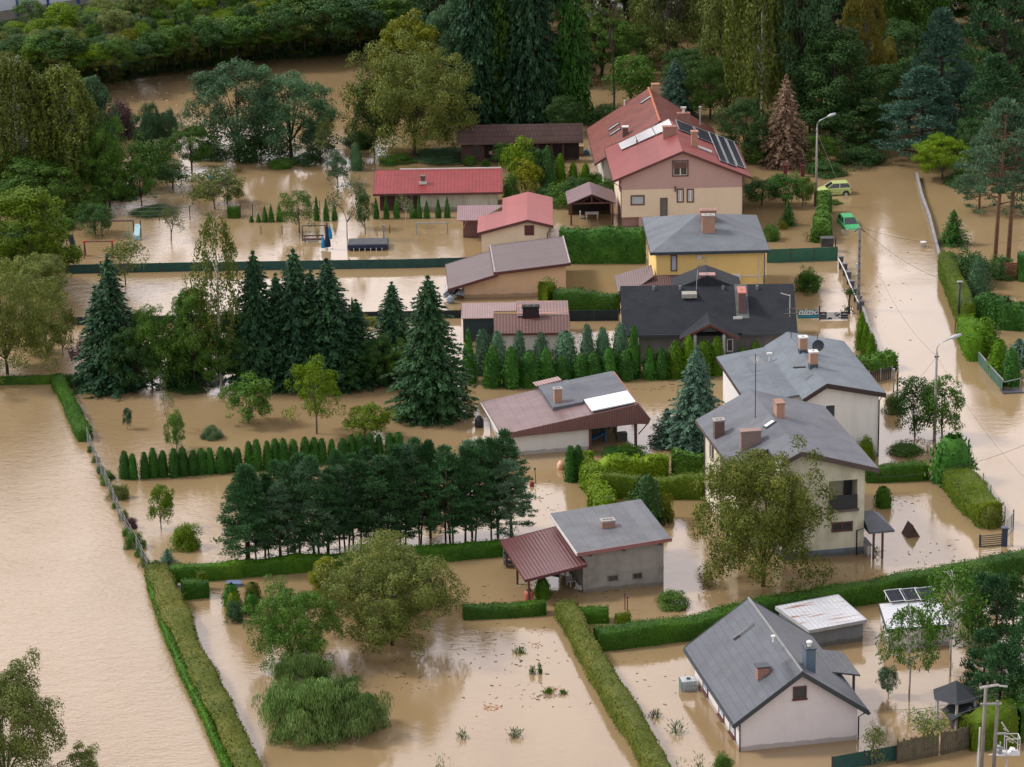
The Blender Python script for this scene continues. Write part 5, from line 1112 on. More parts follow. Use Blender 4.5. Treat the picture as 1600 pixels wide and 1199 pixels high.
hedge([(922, 750), (970, 748), (1042, 744)], 1.5, 1.7, G['lime'], 'bushy unclipped light green hedge just behind the square-cut hedge', lump=.2, leaf=.24)
hedge([(1052, 743), (1104, 740)], 1.6, 1.9, G['green'], 'irregular green hedge against the left wall of the cream house', lump=.2, leaf=.24)
hedge([(876, 409), (1008, 409)], 1.6, 3.3, G['thuja'], 'tall dense dark green hedge left of the yellow house', leaf=.24, dens=36, lump=.04)
hedge([(866, 485), (905, 486), (968, 487)], 1.5, 2.0, HG, 'green hedge with yellow-green top left of the black-roofed house')
hedge([(848, 485), (862, 480)], 1.4, 2.7, HY, 'rounded yellow-green end bush of the hedge by the peach garage', round_=.5)
hedge([(1352, 752), (1400, 750), (1448, 747)], 1.1, 1.25, HG, 'short hedge between the cream house and the dark clipped bush')
hedge([(1495, 763), (1515, 788), (1545, 822)], 2.3, 1.8, HY, 'very thick clipped hedge with a mossy yellow-green top by the driveway', leaf=.12, dens=90)
hedge([(1478, 430), (1490, 462), (1512, 515)], 1.5, 2.4, HY, 'sloping yellow-green hedge along the flooded road, upper right', lump=.05)
hedge([(1508, 530), (1524, 565)], 1.6, 2.4, G['thujay'], 'shorter continuation of the roadside hedge beside the black pole', lump=.1)
hedge([(1528, 505), (1570, 512), (1620, 515)], 2.4, 2.6, G['thuja'], 'dark hedge mass reaching the right edge below the pine trunks', lump=.12, leaf=.22)
hedge([(1590, 437), (1625, 437)], 1.6, 2.6, G['thuja'], 'dense green hedge beyond the red slatted screen at the right edge')
hedge([(1340, 582), (1394, 574)], 1.9, 1.5, G['green'], 'bushy green hedge behind the dark picket fence', lump=.2, leaf=.24)
hedge([(1580, 1150), (1625, 1142)], 2.2, 2.4, HG, 'dark green hedge behind the twin poles at the right edge')
hedge([(1508, 1165), (1580, 1155)], 1.8, 1.9, HY, 'yellow-green hedge between the wooden fence and the dark hut', lump=.16, round_=.45)
hedge([(357, 340), (374, 340)], 1.2, 1.2, HG, 'tiny hedge block near the first small thujas')
hedge([(1283, 380), (1288, 330)], 1.6, 2.2, G['green'], 'bushy hedge column beside the green flooded car', lump=.2, leaf=.24)

# ================================================================ rows of thujas
xs_ = [(196, 749, 708), (209, 750, 706), (225, 749, 704), (242, 748, 703), (257, 747, 704), (273, 746, 701), (287, 745, 701), (301, 744, 698), (315, 743, 699), (330, 741, 697), (345, 740, 694), (359, 739, 694), (373, 738, 695), (388, 737, 691), (402, 736, 690), (418, 735, 689), (431, 733, 686), (444, 732, 687), (459, 731, 684), (477, 729, 685), (491, 728, 686), (505, 727, 686), (519, 725, 683), (535, 724, 680), (550, 722, 681), (565, 721, 680), (579, 719, 679), (594, 718, 678), (608, 717, 675), (624, 716, 674), (640, 715, 685)]
for i, (x, yb, yt) in enumerate(xs_):
    plant('thuja', G['thuja'], x+rnd.uniform(-2, 2), yb+rnd.uniform(-1, 1), rnd.uniform(17, 25), yt+rnd.uniform(-4, 6), 'thuja', '%s thuja from the left in the long evenly clipped row' % ordn(i), 'thuja', group='clipped thujas in the long row')
xs_ = [(393, 348, 337), (404, 348, 333), (414, 348, 321), (424, 348, 319), (437, 347, 317), (495, 346, 306), (510, 346, 309), (523, 345, 318), (588, 343, 308), (604, 343, 303), (620, 342, 305), (645, 342, 312), (655, 342, 307), (667, 342, 312), (685, 341, 309), (699, 341, 306)]
for i, (x, yb, yt) in enumerate(xs_):
    plant('spire', G['thuja'], x, yb, 11 if yb-yt > 20 else 9, yt, 'thuja', '%s small pointed thuja from the left in the garden row before the long red shed' % ordn(i), 'thuja', group='small pointed thujas by the long red shed')
xs_ = [(770, 607, 545), (799, 608, 548), (828, 606, 553), (856, 603, 550), (881, 601, 553), (908, 599, 553), (930, 598, 551), (955, 597, 546), (980, 596, 548)]
for i, (x, yb, yt) in enumerate(xs_):
    plant('cone', G['thuja'], x+rnd.uniform(-3, 3), yb, rnd.uniform(33, 42), yt+rnd.uniform(-7, 5), 'thuja', '%s broad dark thuja from the left in the front line behind the barn' % ordn(i), 'thuja', group='broad thujas behind the barn')
xs_ = [(755, 588, 513, 26), (778, 590, 520, 30), (812, 588, 518, 20), (846, 588, 520, 28), (884, 588, 514, 34), (918, 588, 503, 24), (942, 586, 506, 24), (969, 585, 507, 28)]
for i, (x, yb, yt, w) in enumerate(xs_):
    plant('cone' if i % 2 else 'thuja', G['pineg'], x, yb, w*1.3, yt+rnd.uniform(-3, 8), 'juniper', '%s grey-green juniper from the left, behind the broad thujas' % ordn(i), 'juniper', group='grey-green junipers behind the broad thujas')
xs_ = [(991, 592, 512, 20, 'thuja'), (1015, 594, 541, 24, 'thuja'), (1034, 594, 545, 24, 'thuja'), (1056, 593, 528, 28, 'thujay'), (1076, 592, 526, 26, 'thujay'), (1100, 590, 528, 28, 'thujay'), (1120, 588, 530, 24, 'thujay'), (1160, 580, 538, 22, 'thujay'), (1180, 575, 530, 20, 'thujay')]
for i, (x, yb, yt, w, m_) in enumerate(xs_):
    plant('cone' if i % 3 == 1 else 'thuja', G[m_], x, yb, w*1.22, yt+rnd.uniform(-5, 6), 'thuja', '%s thuja from the left in the line before the black-roofed house' % ordn(i), 'thuja', group='thujas before the black-roofed house')
plant('spire', G['thuja'], 733, 600, 30, 512, 'thuja', 'tall narrow thuja touching the right side of the big spruce', 'thuja')
plant('spire', G['thuja'], 553, 560, 22, 465, 'thuja', 'thin dark thuja tip between the spruces and the fence', 'thuja')
for i, (x, yb, yt) in enumerate(((1346, 548, 487), (1353, 556, 505), (1361, 566, 520))):
    plant('cone', G['thujay'], x, yb, 22, yt, 'thuja', '%s yellow-green thuja along the road wall, behind the dish house' % ordn(i), 'thuja', group='yellow-green thujas by the road wall')
for x, yb, yt, w, lb in ((892, 754, 696, 24, 'left twin of the two dark cone thujas before the barn'), (904, 753, 696, 22, 'right twin of the two dark cone thujas before the barn')):
    plant('thuja', G['thuja'], x, yb, w, yt, 'thuja', lb, 'thuja')
plant('cone', G['dark'], 1010, 822, 66, 742, 'yew', 'dark conical yew right behind the grey garage', 'yew')
plant('shrub', G['yellow'], 1038, 818, 36, 765, 'shrub', 'yellow-green shrub peeping out right of the dark conical yew', 'shrub')
plant('shrub', G['thuja'], 962, 722, 62, 702, 'shrub', 'low dark spreading shrub in front of the open barn bay', 'shrub')
plant('shrub', G['hedge'], 985, 722, 56, 694, 'shrub', 'domed green shrub in front of the barn corner post', 'shrub')
for x, yb, w, yt, m_, lb in ((362, 950, 33, 912, 'thuja', 'dark clipped ball left in the topiary group'), (366, 965, 30, 925, 'hedgey', 'yellow-topped clipped ball at the front left of the topiary group'), (394, 962, 30, 926, 'thuja', 'round clipped ball on the right of the topiary group'), (395, 940, 30, 910, 'hedgeb', 'browning clipped ball at the back of the topiary group')):
    plant('ball', G[m_], x, yb, w, yt, 'topiary_ball', lb, 'topiary')
plant('shrub', G['bluegr'], 368, 976, 28, 936, 'shrub', 'slender grey-green shrub in front of the topiary group', 'shrub')
plant('ball', G['hedge'], 1380, 796, 33, 760, 'topiary_drum', 'clipped green drum-shaped bush right of the cream house', 'topiary')
plant('ball', G['hedgeb'], 1545, 828, 50, 788, 'topiary_drum', 'wide clipped drum with a dark hollow top at the end of the thick hedge', 'topiary')
plant('ball', G['thuja'], 1487, 762, 84, 680, 'clipped_bush', 'large dark clipped block bush behind the thick driveway hedge', 'bush')
plant('ball', G['hedge'], 848, 938, 31, 903, 'topiary_ball', 'upright clipped ball in front of the maroon carport', 'topiary')
plant('thuja', G['thujay'], 1538, 558, 52, 496, 'thuja', 'fat rounded yellow-green thuja near the gate on the right road side', 'thuja')
plant('thuja', G['thujay'], 1560, 590, 36, 530, 'thuja', 'thuja just left of the last one behind the green gate', 'thuja')
plant('thuja', G['thuja'], 1580, 605, 34, 545, 'thuja', 'darker thuja at the end of the green gate', 'thuja')
plant('spruceS', G['spruceb'], 1592, 575, 60, 530, 'juniper', 'spreading blue-grey juniper at the right edge behind the gate thujas', 'juniper')

# ================================================================ trees and shrubs, one line each
# (kind, foliage, x, y of the foot, width, top row, name, category, bark, label)
T = [
 # left woodland
 ('birch','birch',35,320,120,92,'birch_tree','birch',BARKW,'tall drooping olive birch at the left edge, upper left'),
 ('birch','birch',108,318,120,104,'birch_tree','birch',BARKW,'second tall olive birch, right of the one at the left edge'),
 ('tall','bluegr',150,300,80,108,'deciduous_tree','tree',BARK,'blue-green crown rising behind the two olive birches'),
 ('broad','green',165,330,90,185,'deciduous_tree','tree',BARK,'leafy green tree filling the gap right of the olive birches'),
 ('broad','green',62,345,150,235,'deciduous_tree','tree',BARK,'green tree at the foot of the olive birches'),
 ('tall','green',-12,300,90,150,'deciduous_tree','tree',BARK,'green tree cut by the left edge above the willow'),
 ('tall','green',172,328,52,232,'deciduous_tree','tree',BARK,'narrow green tree with a pale tip left of the garden swing'),
 ('broadS','green',222,326,55,250,'deciduous_tree','tree',BARK,'small tree with a bare trunk by the fence posts, upper left'),
 ('shrub','purple',188,225,60,150,'shrub','shrub',None,'reddish-brown bush at the pond edge right of the birches'),
 ('willow','bluegr',246,240,68,164,'reed_bush','bush',None,'upright reedy grey-green bush left of the big round tree'),
 ('shrub','green',232,285,80,215,'shrub','shrub',None,'green bush below the reedy bush'),
 ('broad','green',300,272,70,190,'deciduous_tree','tree',BARK,'green tree left of the big round blue-green tree'),
 ('shrub','green',130,350,90,300,'shrub','shrub',None,'green shrubs at the end of the climbing frame'),
 ('tall','lime',50,470,135,283,'willow_tree','willow',BARKG,'large bright yellow-green willow at the left edge'),
 ('tall','green',20,455,120,350,'deciduous_tree','tree',BARK,'leafy green lower crown under the bright willow'),
 ('broadB','oak',12,600,175,425,'oak_tree','oak',BARK,'browning oak cut by the left edge above the open field'),
 ('broad','olive',62,500,100,395,'deciduous_tree','tree',BARK,'olive tree between the bright willow and the browning oak'),
 ('broad','bluegr',372,262,135,94,'deciduous_tree','tree',BARK,'big round blue-green tree, left half of the pair by the pond'),
 ('broad','bluegr',455,258,140,104,'deciduous_tree','tree',BARK,'big round blue-green tree, right half of the pair by the pond'),
 ('shrub','dark',405,262,110,205,'shrub','shrub',None,'dark undergrowth at the foot of the blue-green pair'),
 ('twigL','olive',335,328,90,258,'fruit_tree','fruit tree',BARKG,'sprawling olive garden tree with blue rubbish behind it'),
 ('bare','birch',512,262,60,180,'sparse_tree','tree',BARKG,'thin see-through tree between the pond trees and the browning giant'),
 ('cone','bluegr',557,268,24,222,'conifer','conifer',None,'small grey-green conifer standing in water above the long red shed'),
 # the browning giant and its neighbours
 ('tall','yellow',640,215,110,24,'deciduous_tree','tree',BARK,'yellow-green crown sticking up behind the browning giant'),
 ('broadB','oak',648,262,195,72,'deciduous_tree','tree',BARK,'giant browning tree left of the wooden barn'),
 ('broad','dark',585,245,75,128,'deciduous_tree','tree',BARK,'dark tree on the left flank of the browning giant'),
 ('shrub','bluegr',690,262,110,236,'shrub','shrub',None,'dark low bushes between browning giant and wooden barn'),
 ('shrub','green',735,262,26,242,'shrub','shrub',None,'small round bush before the left end of the wooden barn'),
 ('shrub','green',759,262,16,246,'shrub','shrub',None,'tiny bush right of the small round bush by the wooden barn'),
 # dark conifers top centre
 ('broad','bluegr',705,190,95,2,'deciduous_tree','tree',BARK,'dark blue-green tree behind the browning giant, top centre'),
 ('spruce','spruce',745,196,95,-160,'spruce_tree','spruce',BARK,'leftmost dark spruce behind the wooden barn'),
 ('spruce','green',782,190,80,-180,'spruce_tree','spruce',BARK,'mid-green spruce, second behind the wooden barn'),
 ('spruce','spruce',830,196,95,-190,'spruce_tree','spruce',BARK,'dark spruce in the middle of the group behind the wooden barn'),
 ('spruceT','thuja',894,192,66,-180,'spruce_tree','spruce',BARK,'slim bright green spruce at the right end behind the wooden barn'),
 ('broad','dark',865,190,80,70,'deciduous_tree','tree',BARK,'low dark crown between the spruces behind the wooden barn'),
 ('bare','oak',958,182,120,-150,'sparse_tree','tree',BARK,'half-bare tree with a crooked dark trunk left of the red tiled house'),
 ('broad','olive',1045,120,150,-142,'willow_tree','willow',BARKG,'grey-olive rounded tree at the top, right of the half-bare tree'),
 ('broad','olive',925,60,90,-175,'willow_tree','willow',BARKG,'grey-brown crown at the top edge left of the half-bare tree'),
 ('broadS','green',985,172,80,82,'deciduous_tree','tree',BARK,'small green tree just left of the red tiled ridge'),
 ('spruce','spruceb',1056,190,66,92,'conifer','conifer',BARK,'blue-green conifer behind the ridge of the red tiled house'),
 ('broad','green',1110,195,90,90,'deciduous_tree','tree',BARK,'green tree behind the right slope of the red tiled house'),
 ('broad','green',1005,110,110,30,'deciduous_tree','tree',BARK,'leafy green crown below the grey-olive rounded tree'),
 # right woodland
 ('birch','birch',1190,215,110,-180,'birch_tree','birch',BARKW,'tall birch with weeping olive strands above the dead spruce'),
 ('tall','bluegr',1250,225,100,-170,'deciduous_tree','tree',BARK,'tall blue-green tree right of the dead spruce'),
 ('tall','olive',1135,175,90,-190,'deciduous_tree','tree',BARK,'tall olive tree at the top edge behind the blue-green conifer'),
 ('spruceT','brown',1227,264,72,120,'dead_spruce','spruce',BARK,'dead reddish-brown spruce left of the leaning street lamp'),
 ('broad','dark',1165,262,90,150,'deciduous_tree','tree',BARK,'dark green tree right behind the pink house'),
 ('shrub','green',1182,262,60,218,'shrub','shrub',None,'green bush between pink house and dead spruce'),
 ('tall','dark',1300,235,130,40,'deciduous_tree','tree',BARK,'dark tree behind the leaning street lamp'),
 ('broad','dark',1325,245,140,150,'deciduous_tree','tree',BARK,'large dark green bush beside the end of the road'),
 ('tall','autumn',1352,195,58,-145,'deciduous_tree','tree',BARKG,'tree with orange-yellow autumn leaves at the top right'),
 ('broad','autumn',1382,165,46,60,'deciduous_tree','tree',BARKG,'smaller orange-yellow tree right of the autumn tree'),
 ('tall','green',1432,120,120,-190,'deciduous_tree','tree',BARK,'green deciduous tree at the top edge above the blue-green pine'),
 ('pineB','pine',1300,120,120,-190,'pine_tree','pine',BARK,'dark pine at the top edge left of the autumn tree'),
 ('pineB','pineblue',1470,225,120,20,'pine_tree','pine',BARK,'tall blue-green pine, back one of two beside the road'),
 ('pineB','pineblue',1438,262,150,110,'pine_tree','pine',BARK,'broad blue-green pine, front one of two beside the road'),
 ('pineB','pine',1565,190,140,-170,'pine_tree','pine',BARK,'very dark pine in the top right corner'),
 ('pineB','pine',1555,262,130,90,'pine_tree','pine',BARK,'dark pine below the top right corner pine'),
 ('broad','dark',1395,150,110,30,'deciduous_tree','tree',BARK,'dark crown behind the orange-yellow trees'),
 ('broad','lime',1472,288,90,208,'round_tree','tree',BARKG,'round yellow-green tree right of the upper road'),
 ('scots','pineg',1553,420,110,168,'scots_pine','pine',BARKP,'left of the two tall pines with bare reddish trunks at right'),
 ('scots','pineg',1574,414,120,180,'scots_pine','pine',BARKP,'right of the two tall pines with bare reddish trunks at right'),
 ('pineS','pineg',1530,330,90,215,'pine_tree','pine',BARKP,'shorter pine left of the two bare-trunked pines'),
 ('pineS','pineg',1605,340,90,210,'pine_tree','pine',BARKP,'pine cut by the right edge beside the bare-trunked pines'),
 ('spruceS','thuja',1489,386,46,330,'small_spruce','spruce',None,'small dense spruce standing in water right of the low road wall'),
 ('shrub','dark',1515,455,75,388,'shrub','shrub',None,'dark spiky shrub at the foot of the two bare-trunked pines'),
 ('cone','bluegr',1527,466,40,400,'conifer','conifer',None,'blue-green upright conifer in front of the dark spiky shrub'),
 ('shrub','dark',1560,440,60,398,'shrub','shrub',None,'dark bush directly left of the red slatted screen'),
 # gardens right of the houses
 ('shrub','hedge',1263,462,47,418,'round_bush','bush',None,'single round green bush in the water right of the black-roofed house'),
 ('shrub','green',1203,380,36,350,'shrub','shrub',None,'soft green shrub at the right corner of the yellow house'),
 ('spruceS','thuja',1231,354,25,315,'small_spruce','spruce',None,'small pointed spruce between yellow house and green car'),
 ('shrub','yellow',1224,360,15,345,'shrub','shrub',None,'tiny yellow bush at the foot of the small pointed spruce'),
 ('broadS','dark',1190,326,60,278,'shrub','shrub',BARK,'left dark bush of the group right of the pink house'),
 ('broadS','thuja',1228,327,60,270,'shrub','shrub',BARK,'middle dark green bush of the group right of the pink house'),
 ('broadS','green',1254,326,34,274,'shrub','shrub',BARK,'right lighter bush of the group beside the leaning lamp'),
 ('shrub','green',1302,322,26,312,'shrub','shrub',None,'low green tuft between the two flooded cars'),
 ('broadS','dark',1430,688,72,590,'garden_tree','tree',BARK,'left dark crown of the double tree beside the white house wall'),
 ('broadS','green',1472,690,72,588,'garden_tree','tree',BARK,'right crown of the double tree with visible stems by the lamp'),
 ('shrub','oak',1396,650,34,612,'shrub','shrub',None,'orange-tinged bush squeezed between white house wall and double tree'),
 ('shrub','green',1415,716,66,692,'flower_bush','bush',None,'low flowering bush with pinkish heads right of the cream house'),
 ('shrub','lime',1352,728,34,676,'shrub','shrub',None,'bright shrub in the gap between cream and large white house'),
 ('broadB','walnut',1192,936,222,708,'walnut_tree','tree',BARK,'big yellowing walnut tree standing before the cream house'),
 ('spruce','spruceb',1088,708,96,545,'blue_conifer','conifer',BARK,'tall blue-green conifer between barn and large white house'),
 ('spruceS','spruceb',1042,700,58,640,'blue_conifer','conifer',BARK,'short blue-green conifer leaning on the left of the tall one'),
 ('shrub','green',1052,955,56,922,'spreading_shrub','shrub',None,'spreading green shrub in the water right of the grey garage'),
 # shrubs by the gazebo
 ('broadS','lime',815,300,62,215,'shrub','shrub',BARK,'light green tree right of the long red shed'),
 ('broadS','dark',838,300,60,232,'shrub','shrub',BARK,'dark bush behind the light green tree near the wooden barn'),
 ('broadS','yellow',822,312,52,250,'shrub','shrub',BARK,'yellowish bush above the red garage roof'),
 ('cone','dark',856,300,34,228,'conifer','conifer',None,'dark pointed conifer in the middle of the shrubbery'),
 ('cone','thujay',876,292,22,240,'thuja','thuja',None,'leftmost bright thuja behind the gazebo shrubs'),
 ('cone','thujay',896,292,20,253,'thuja','thuja',None,'middle bright thuja behind the gazebo shrubs'),
 ('cone','thujay',915,292,20,254,'thuja','thuja',None,'bright thuja nearest to the red tiled house'),
 ('shrub','thuja',800,320,28,268,'shrub','shrub',None,'green bush touching the right end of the long red shed'),
 ('shrub','green',880,330,66,282,'shrub','shrub',None,'wide green bush left of the gazebo'),
 ('broadS','dark',902,322,50,276,'shrub','shrub',BARK,'dark green bush directly behind the gazebo'),
 ('broadS','green',948,316,46,280,'shrub','shrub',BARK,'round bush between gazebo and pink house'),
 # central conifers
 ('spruceT','spruce',180,612,110,402,'spruce_tree','spruce',BARK,'thin drooping dark spruce at the left of the central conifers'),
 ('broad','dark',212,616,100,505,'deciduous_tree','tree',BARK,'ivy-dark bush tree at the foot of the thin drooping spruce'),
 ('broadS','green',262,612,66,520,'deciduous_tree','tree',BARK,'small green tree between the drooping spruce and the weeping birch'),
 ('tall','green',305,612,70,440,'deciduous_tree','tree',BARK,'narrow green tree directly left of the weeping birch'),
 ('birchT','birch',346,605,82,334,'weeping_birch','birch',BARKW,'weeping birch with pale forked trunk left of the central spruces'),
 ('broad','green',345,612,80,520,'deciduous_tree','tree',BARK,'green undergrowth tree at the foot of the weeping birch'),
 ('spruce','spruce',404,608,100,397,'spruce_tree','spruce',BARK,'first of the three dark central spruces, nearest the weeping birch'),
 ('spruce','spruce',466,608,118,394,'spruce_tree','spruce',BARK,'second of the three dark central spruces, in the middle'),
 ('spruce','spruce',517,609,120,408,'spruce_tree','spruce',BARK,'third of the three dark central spruces, on the right'),
 ('broad','dark',545,610,80,545,'deciduous_tree','tree',BARK,'low dark bush tree right of the three central spruces'),
 ('spruce','spruce',616,590,84,443,'spruce_tree','spruce',BARK,'smaller dark spruce left behind the big spruce'),
 ('spruce','pine',674,658,128,436,'spruce_tree','spruce',BARK,'biggest central spruce with its trunk standing in water'),
 ('shrub','yellow',575,512,34,494,'shrub','shrub',None,'yellow-green shrub behind the central spruces'),
 ('broadS','green',388,668,82,590,'fruit_tree','fruit tree',BARKG,'rounded little fruit tree below the weeping birch'),
 ('loose','lime',495,678,84,562,'fruit_tree','fruit tree',BARKG,'light green fruit tree below the central spruces'),
 ('broadS','lime',570,692,78,632,'fruit_tree','fruit tree',BARKG,'wide yellow-green bush tree above the clipped thuja row'),
 ('broadS','green',276,706,38,644,'sapling','sapling',BARKG,'green sapling just above the left part of the clipped thuja row'),
 ('bare','oak',262,672,34,598,'sapling','sapling',BARKG,'thin nearly leafless sapling below the dark bushes'),
 ('broadS','bluegr',199,672,17,636,'sapling','sapling',BARKG,'tiny lone sapling in the water near the narrow bright hedge'),
 ('shrub','bluegr',330,690,34,664,'shrub','shrub',None,'small grey-green shrub in the water between two saplings'),
 ('twigL','oak',98,556,52,470,'bare_tree','tree',BARKG,'nearly bare brown tree right of the browning oak'),
 ('twigL','purple',128,592,50,520,'purple_shrub','shrub',BARK,'purple-leaved shrub left of the thin drooping spruce'),
 ('twigL','olive',196,446,76,372,'apple_tree','fruit tree',BARKG,'apple tree crossing the long green mesh fence'),
 ('twig','olive',268,376,42,322,'sapling','sapling',BARKG,'sparse sapling alone in the rippled water, upper left'),
 ('loose','green',468,364,66,296,'fruit_tree','fruit tree',BARKG,'bushy green tree in the small thuja row'),
 ('bare','bluegr',543,376,72,268,'fruit_tree','fruit tree',BARK,'open grey-green tree with a dark trunk beside the trampoline'),
 ('broadS','dark',570,360,30,300,'shrub','shrub',BARK,'dark shrub right of the open grey-green tree'),
 ('bare','birch',634,354,34,302,'sapling','sapling',BARKW,'slender young birch in front of the long red shed'),
 ('spruceS','spruceb',262,884,26,858,'small_spruce','spruce',None,'tiny blue-green spruce at the end of the wire fence'),
 ('broadS','lime',252,830,46,756,'young_tree','tree',BARKG,'young yellow-green tree standing in bright water'),
 ('shrub','lime',291,864,52,812,'shrub','shrub',None,'bright feathery bush left of the pine row'),
 ('shrub','green',168,752,28,736,'shrub','shrub',None,'small shrub on the wire fence, upper one'),
 ('shrub','oak',186,784,36,756,'shrub','shrub',None,'brown flowering shrub on the wire fence below the thuja row'),
 ('shrub','green',212,860,34,828,'shrub','shrub',None,'green shrub on the wire fence, lower one'),
 ('shrub','purple',206,828,20,806,'shrub','shrub',None,'grey-brown shrub on the wire fence between two green ones'),
 # lower left garden
 ('broadB','green',455,1055,140,920,'deciduous_tree','tree',BARK,'bright green rounded tree, left of the big brownish one, lower centre'),
 ('broadB','oak',612,1028,222,858,'deciduous_tree','tree',BARK,'big brownish-green tree in the lower centre'),
 ('broad','olive',600,960,130,842,'deciduous_tree','tree',BARK,'paler crown behind the big brownish-green tree'),
 ('tall','yellow',512,945,56,868,'deciduous_tree','tree',BARK,'yellow-green column tree behind the big brownish-green tree'),
 ('willow','willowg',472,1100,92,1018,'willow_shrub','willow',None,'smaller grey-green willow bush under the bright green tree'),
 ('willow','willowg',478,1168,140,1062,'willow_shrub','willow',None,'large grey-green willow bush, left half'),
 ('willow','willowg',545,1160,130,1068,'willow_shrub','willow',None,'large grey-green willow bush, right half'),
 ('broadB','olive',12,1262,185,1048,'willow_tree','willow',BARKG,'large greyish tree cut by the lower left corner'),
 ('broadS','olive',128,1235,66,1168,'willow_tree','willow',BARKG,'small greyish crown right of the corner tree'),
 # lower right
 ('birchS','green',1420,1086,84,952,'birch_tree','birch',BARKW,'weeping birch with a white trunk foot in water, lower right'),
 ('birchS','green',1485,1056,104,892,'birch_tree','birch',BARKW,'taller weeping birch behind the hexagonal gazebo'),
 ('pineS','pine',1556,1050,100,905,'pine_tree','pine',BARK,'dark upright pine at right behind the gazebo'),
 ('pineS','pine',1560,1125,110,1010,'pine_tree','pine',BARK,'dark pine just above the twin poles'),
 ('pineS','pine',1612,1120,110,940,'pine_tree','pine',BARK,'dark pine cut by the right edge, lower right'),
 ('broadS','bluegr',1388,1092,34,1040,'sapling','sapling',BARKG,'blue-green sapling in the water left of the weeping birch'),
 ('twig','olive',1362,1196,66,1122,'pruned_tree','fruit tree',BARKG,'pruned fruit tree nearest the bottom right corner of the white house'),
 ('twig','lime',1448,1174,84,1112,'pruned_tree','fruit tree',BARKG,'pruned fruit tree with an outstretched branch before the wooden fence'),
 ('shrub','green',1130,1212,36,1176,'shrub','shrub',None,'shrub tips at the bottom edge below the white house'),
]
for k_, m_, x, yb, w, yt, nm, cat, bk, lb in T:
    plant(k_, G[m_], x, yb, w, yt, nm, lb, cat, bark=bk)
# pine row
prow = []
for i in range(42):
    f = i/41; x = 384+f*418+rnd.uniform(-8, 8); yb = 884-f*42+rnd.uniform(-14, 6)
    prow.append((x, yb))
for i, (x, yb) in enumerate(prow):
    yt = yb-(139+rnd.uniform(-20, 22))
    r = plant('pine', G['pine'] if i % 5 else G['pineg'], x, yb, 74+rnd.uniform(-16, 20), yt, 'pine_tree', '%s pine from the left in the dense row with bare trunks' % ordn(i), 'pine', var=i % 5, group='pines in the dense row', bark=BARK); r.rotation_euler = (R(rnd.uniform(-3, 3)), R(rnd.uniform(-4, 4)), rnd.uniform(0, 6.28))
plant('pine', G['pine'], 386, 886, 105, 742, 'pine_tree', 'leaning pine with reddish lower needles at the left end of the pine row', 'pine', var=2)

# thicket on the embankment: separate bushes
bushm = ['green', 'olive', 'dark', 'lime', 'oak', 'bluegr', 'yellow']
BL = {'green': 'mid-green', 'olive': 'olive', 'dark': 'dark green', 'lime': 'light green', 'oak': 'browning', 'bluegr': 'blue-green', 'yellow': 'yellow-green'}
sh = [(-20, 142), (165, 134), (250, 119), (310, 112), (400, 99), (500, 92), (590, 86), (680, 62), (760, 20)]
def shy(x):
    for (a, b_), (c, d) in zip(sh[:-1], sh[1:]):
        if x <= c: return b_+(d-b_)*(x-a)/(c-a)
    return 20
for row in range(12):
    up, dz = row*13+2, (.0, 1.6, 3.2, 4.4, 5.2, 5.6, 6, 6, 6.2, 6.4, 6.6, 6.8)[row]; row = min(row, 7)
    pal = (['dark', 'dark', 'oak', 'dark', 'bluegr'], ['dark', 'oak', 'dark', 'olive'], ['dark', 'green', 'oak', 'bluegr'], ['green', 'dark', 'oak', 'olive'], ['olive', 'green', 'lime', 'dark'], ['yellow', 'green', 'dark', 'olive', 'green'], ['yellow', 'lime', 'green', 'dark', 'oak'], ['lime', 'green', 'dark', 'olive'])[row]
    n_ = 40-row*2
    for i in range(n_):
        x = -20+800*(i+rnd.uniform(.1, .9))/n_
        yb = shy(x)-up*(.95 if x > 250 else .8)
        if x < 215 and yb < 40-.17*x: continue
        pal_ = ['dark', 'dark', 'green', 'bluegr'] if x > 560 else pal
        big = row < 3 or rnd.random() < .25
        h_ = (rnd.uniform(20, 52) if big else rnd.uniform(9, 26))*(1.35 if x > 420 and row < 4 else 1); w_b = h_*rnd.uniform(1.2, 1.7) if big else rnd.uniform(28, 50)
        mm = rnd.choice(pal_)
        pos = 'left end' if x < 130 else 'left part' if x < 300 else 'middle' if x < 480 else 'right part'
        lb = '%s bush on the overgrown bank, %s, %s' % (BL[mm], pos, 'at the waterline' if row == 0 else 'low on the slope' if row == 1 else 'half way up' if row < 4 else 'near the top')
        plant('broadS' if big else 'shrub', G[mm], x, yb+4, w_b, yb-h_, 'bank_bush', lb, 'bush', group='bank: '+lb, bz=dz-.3, bark=BARK)
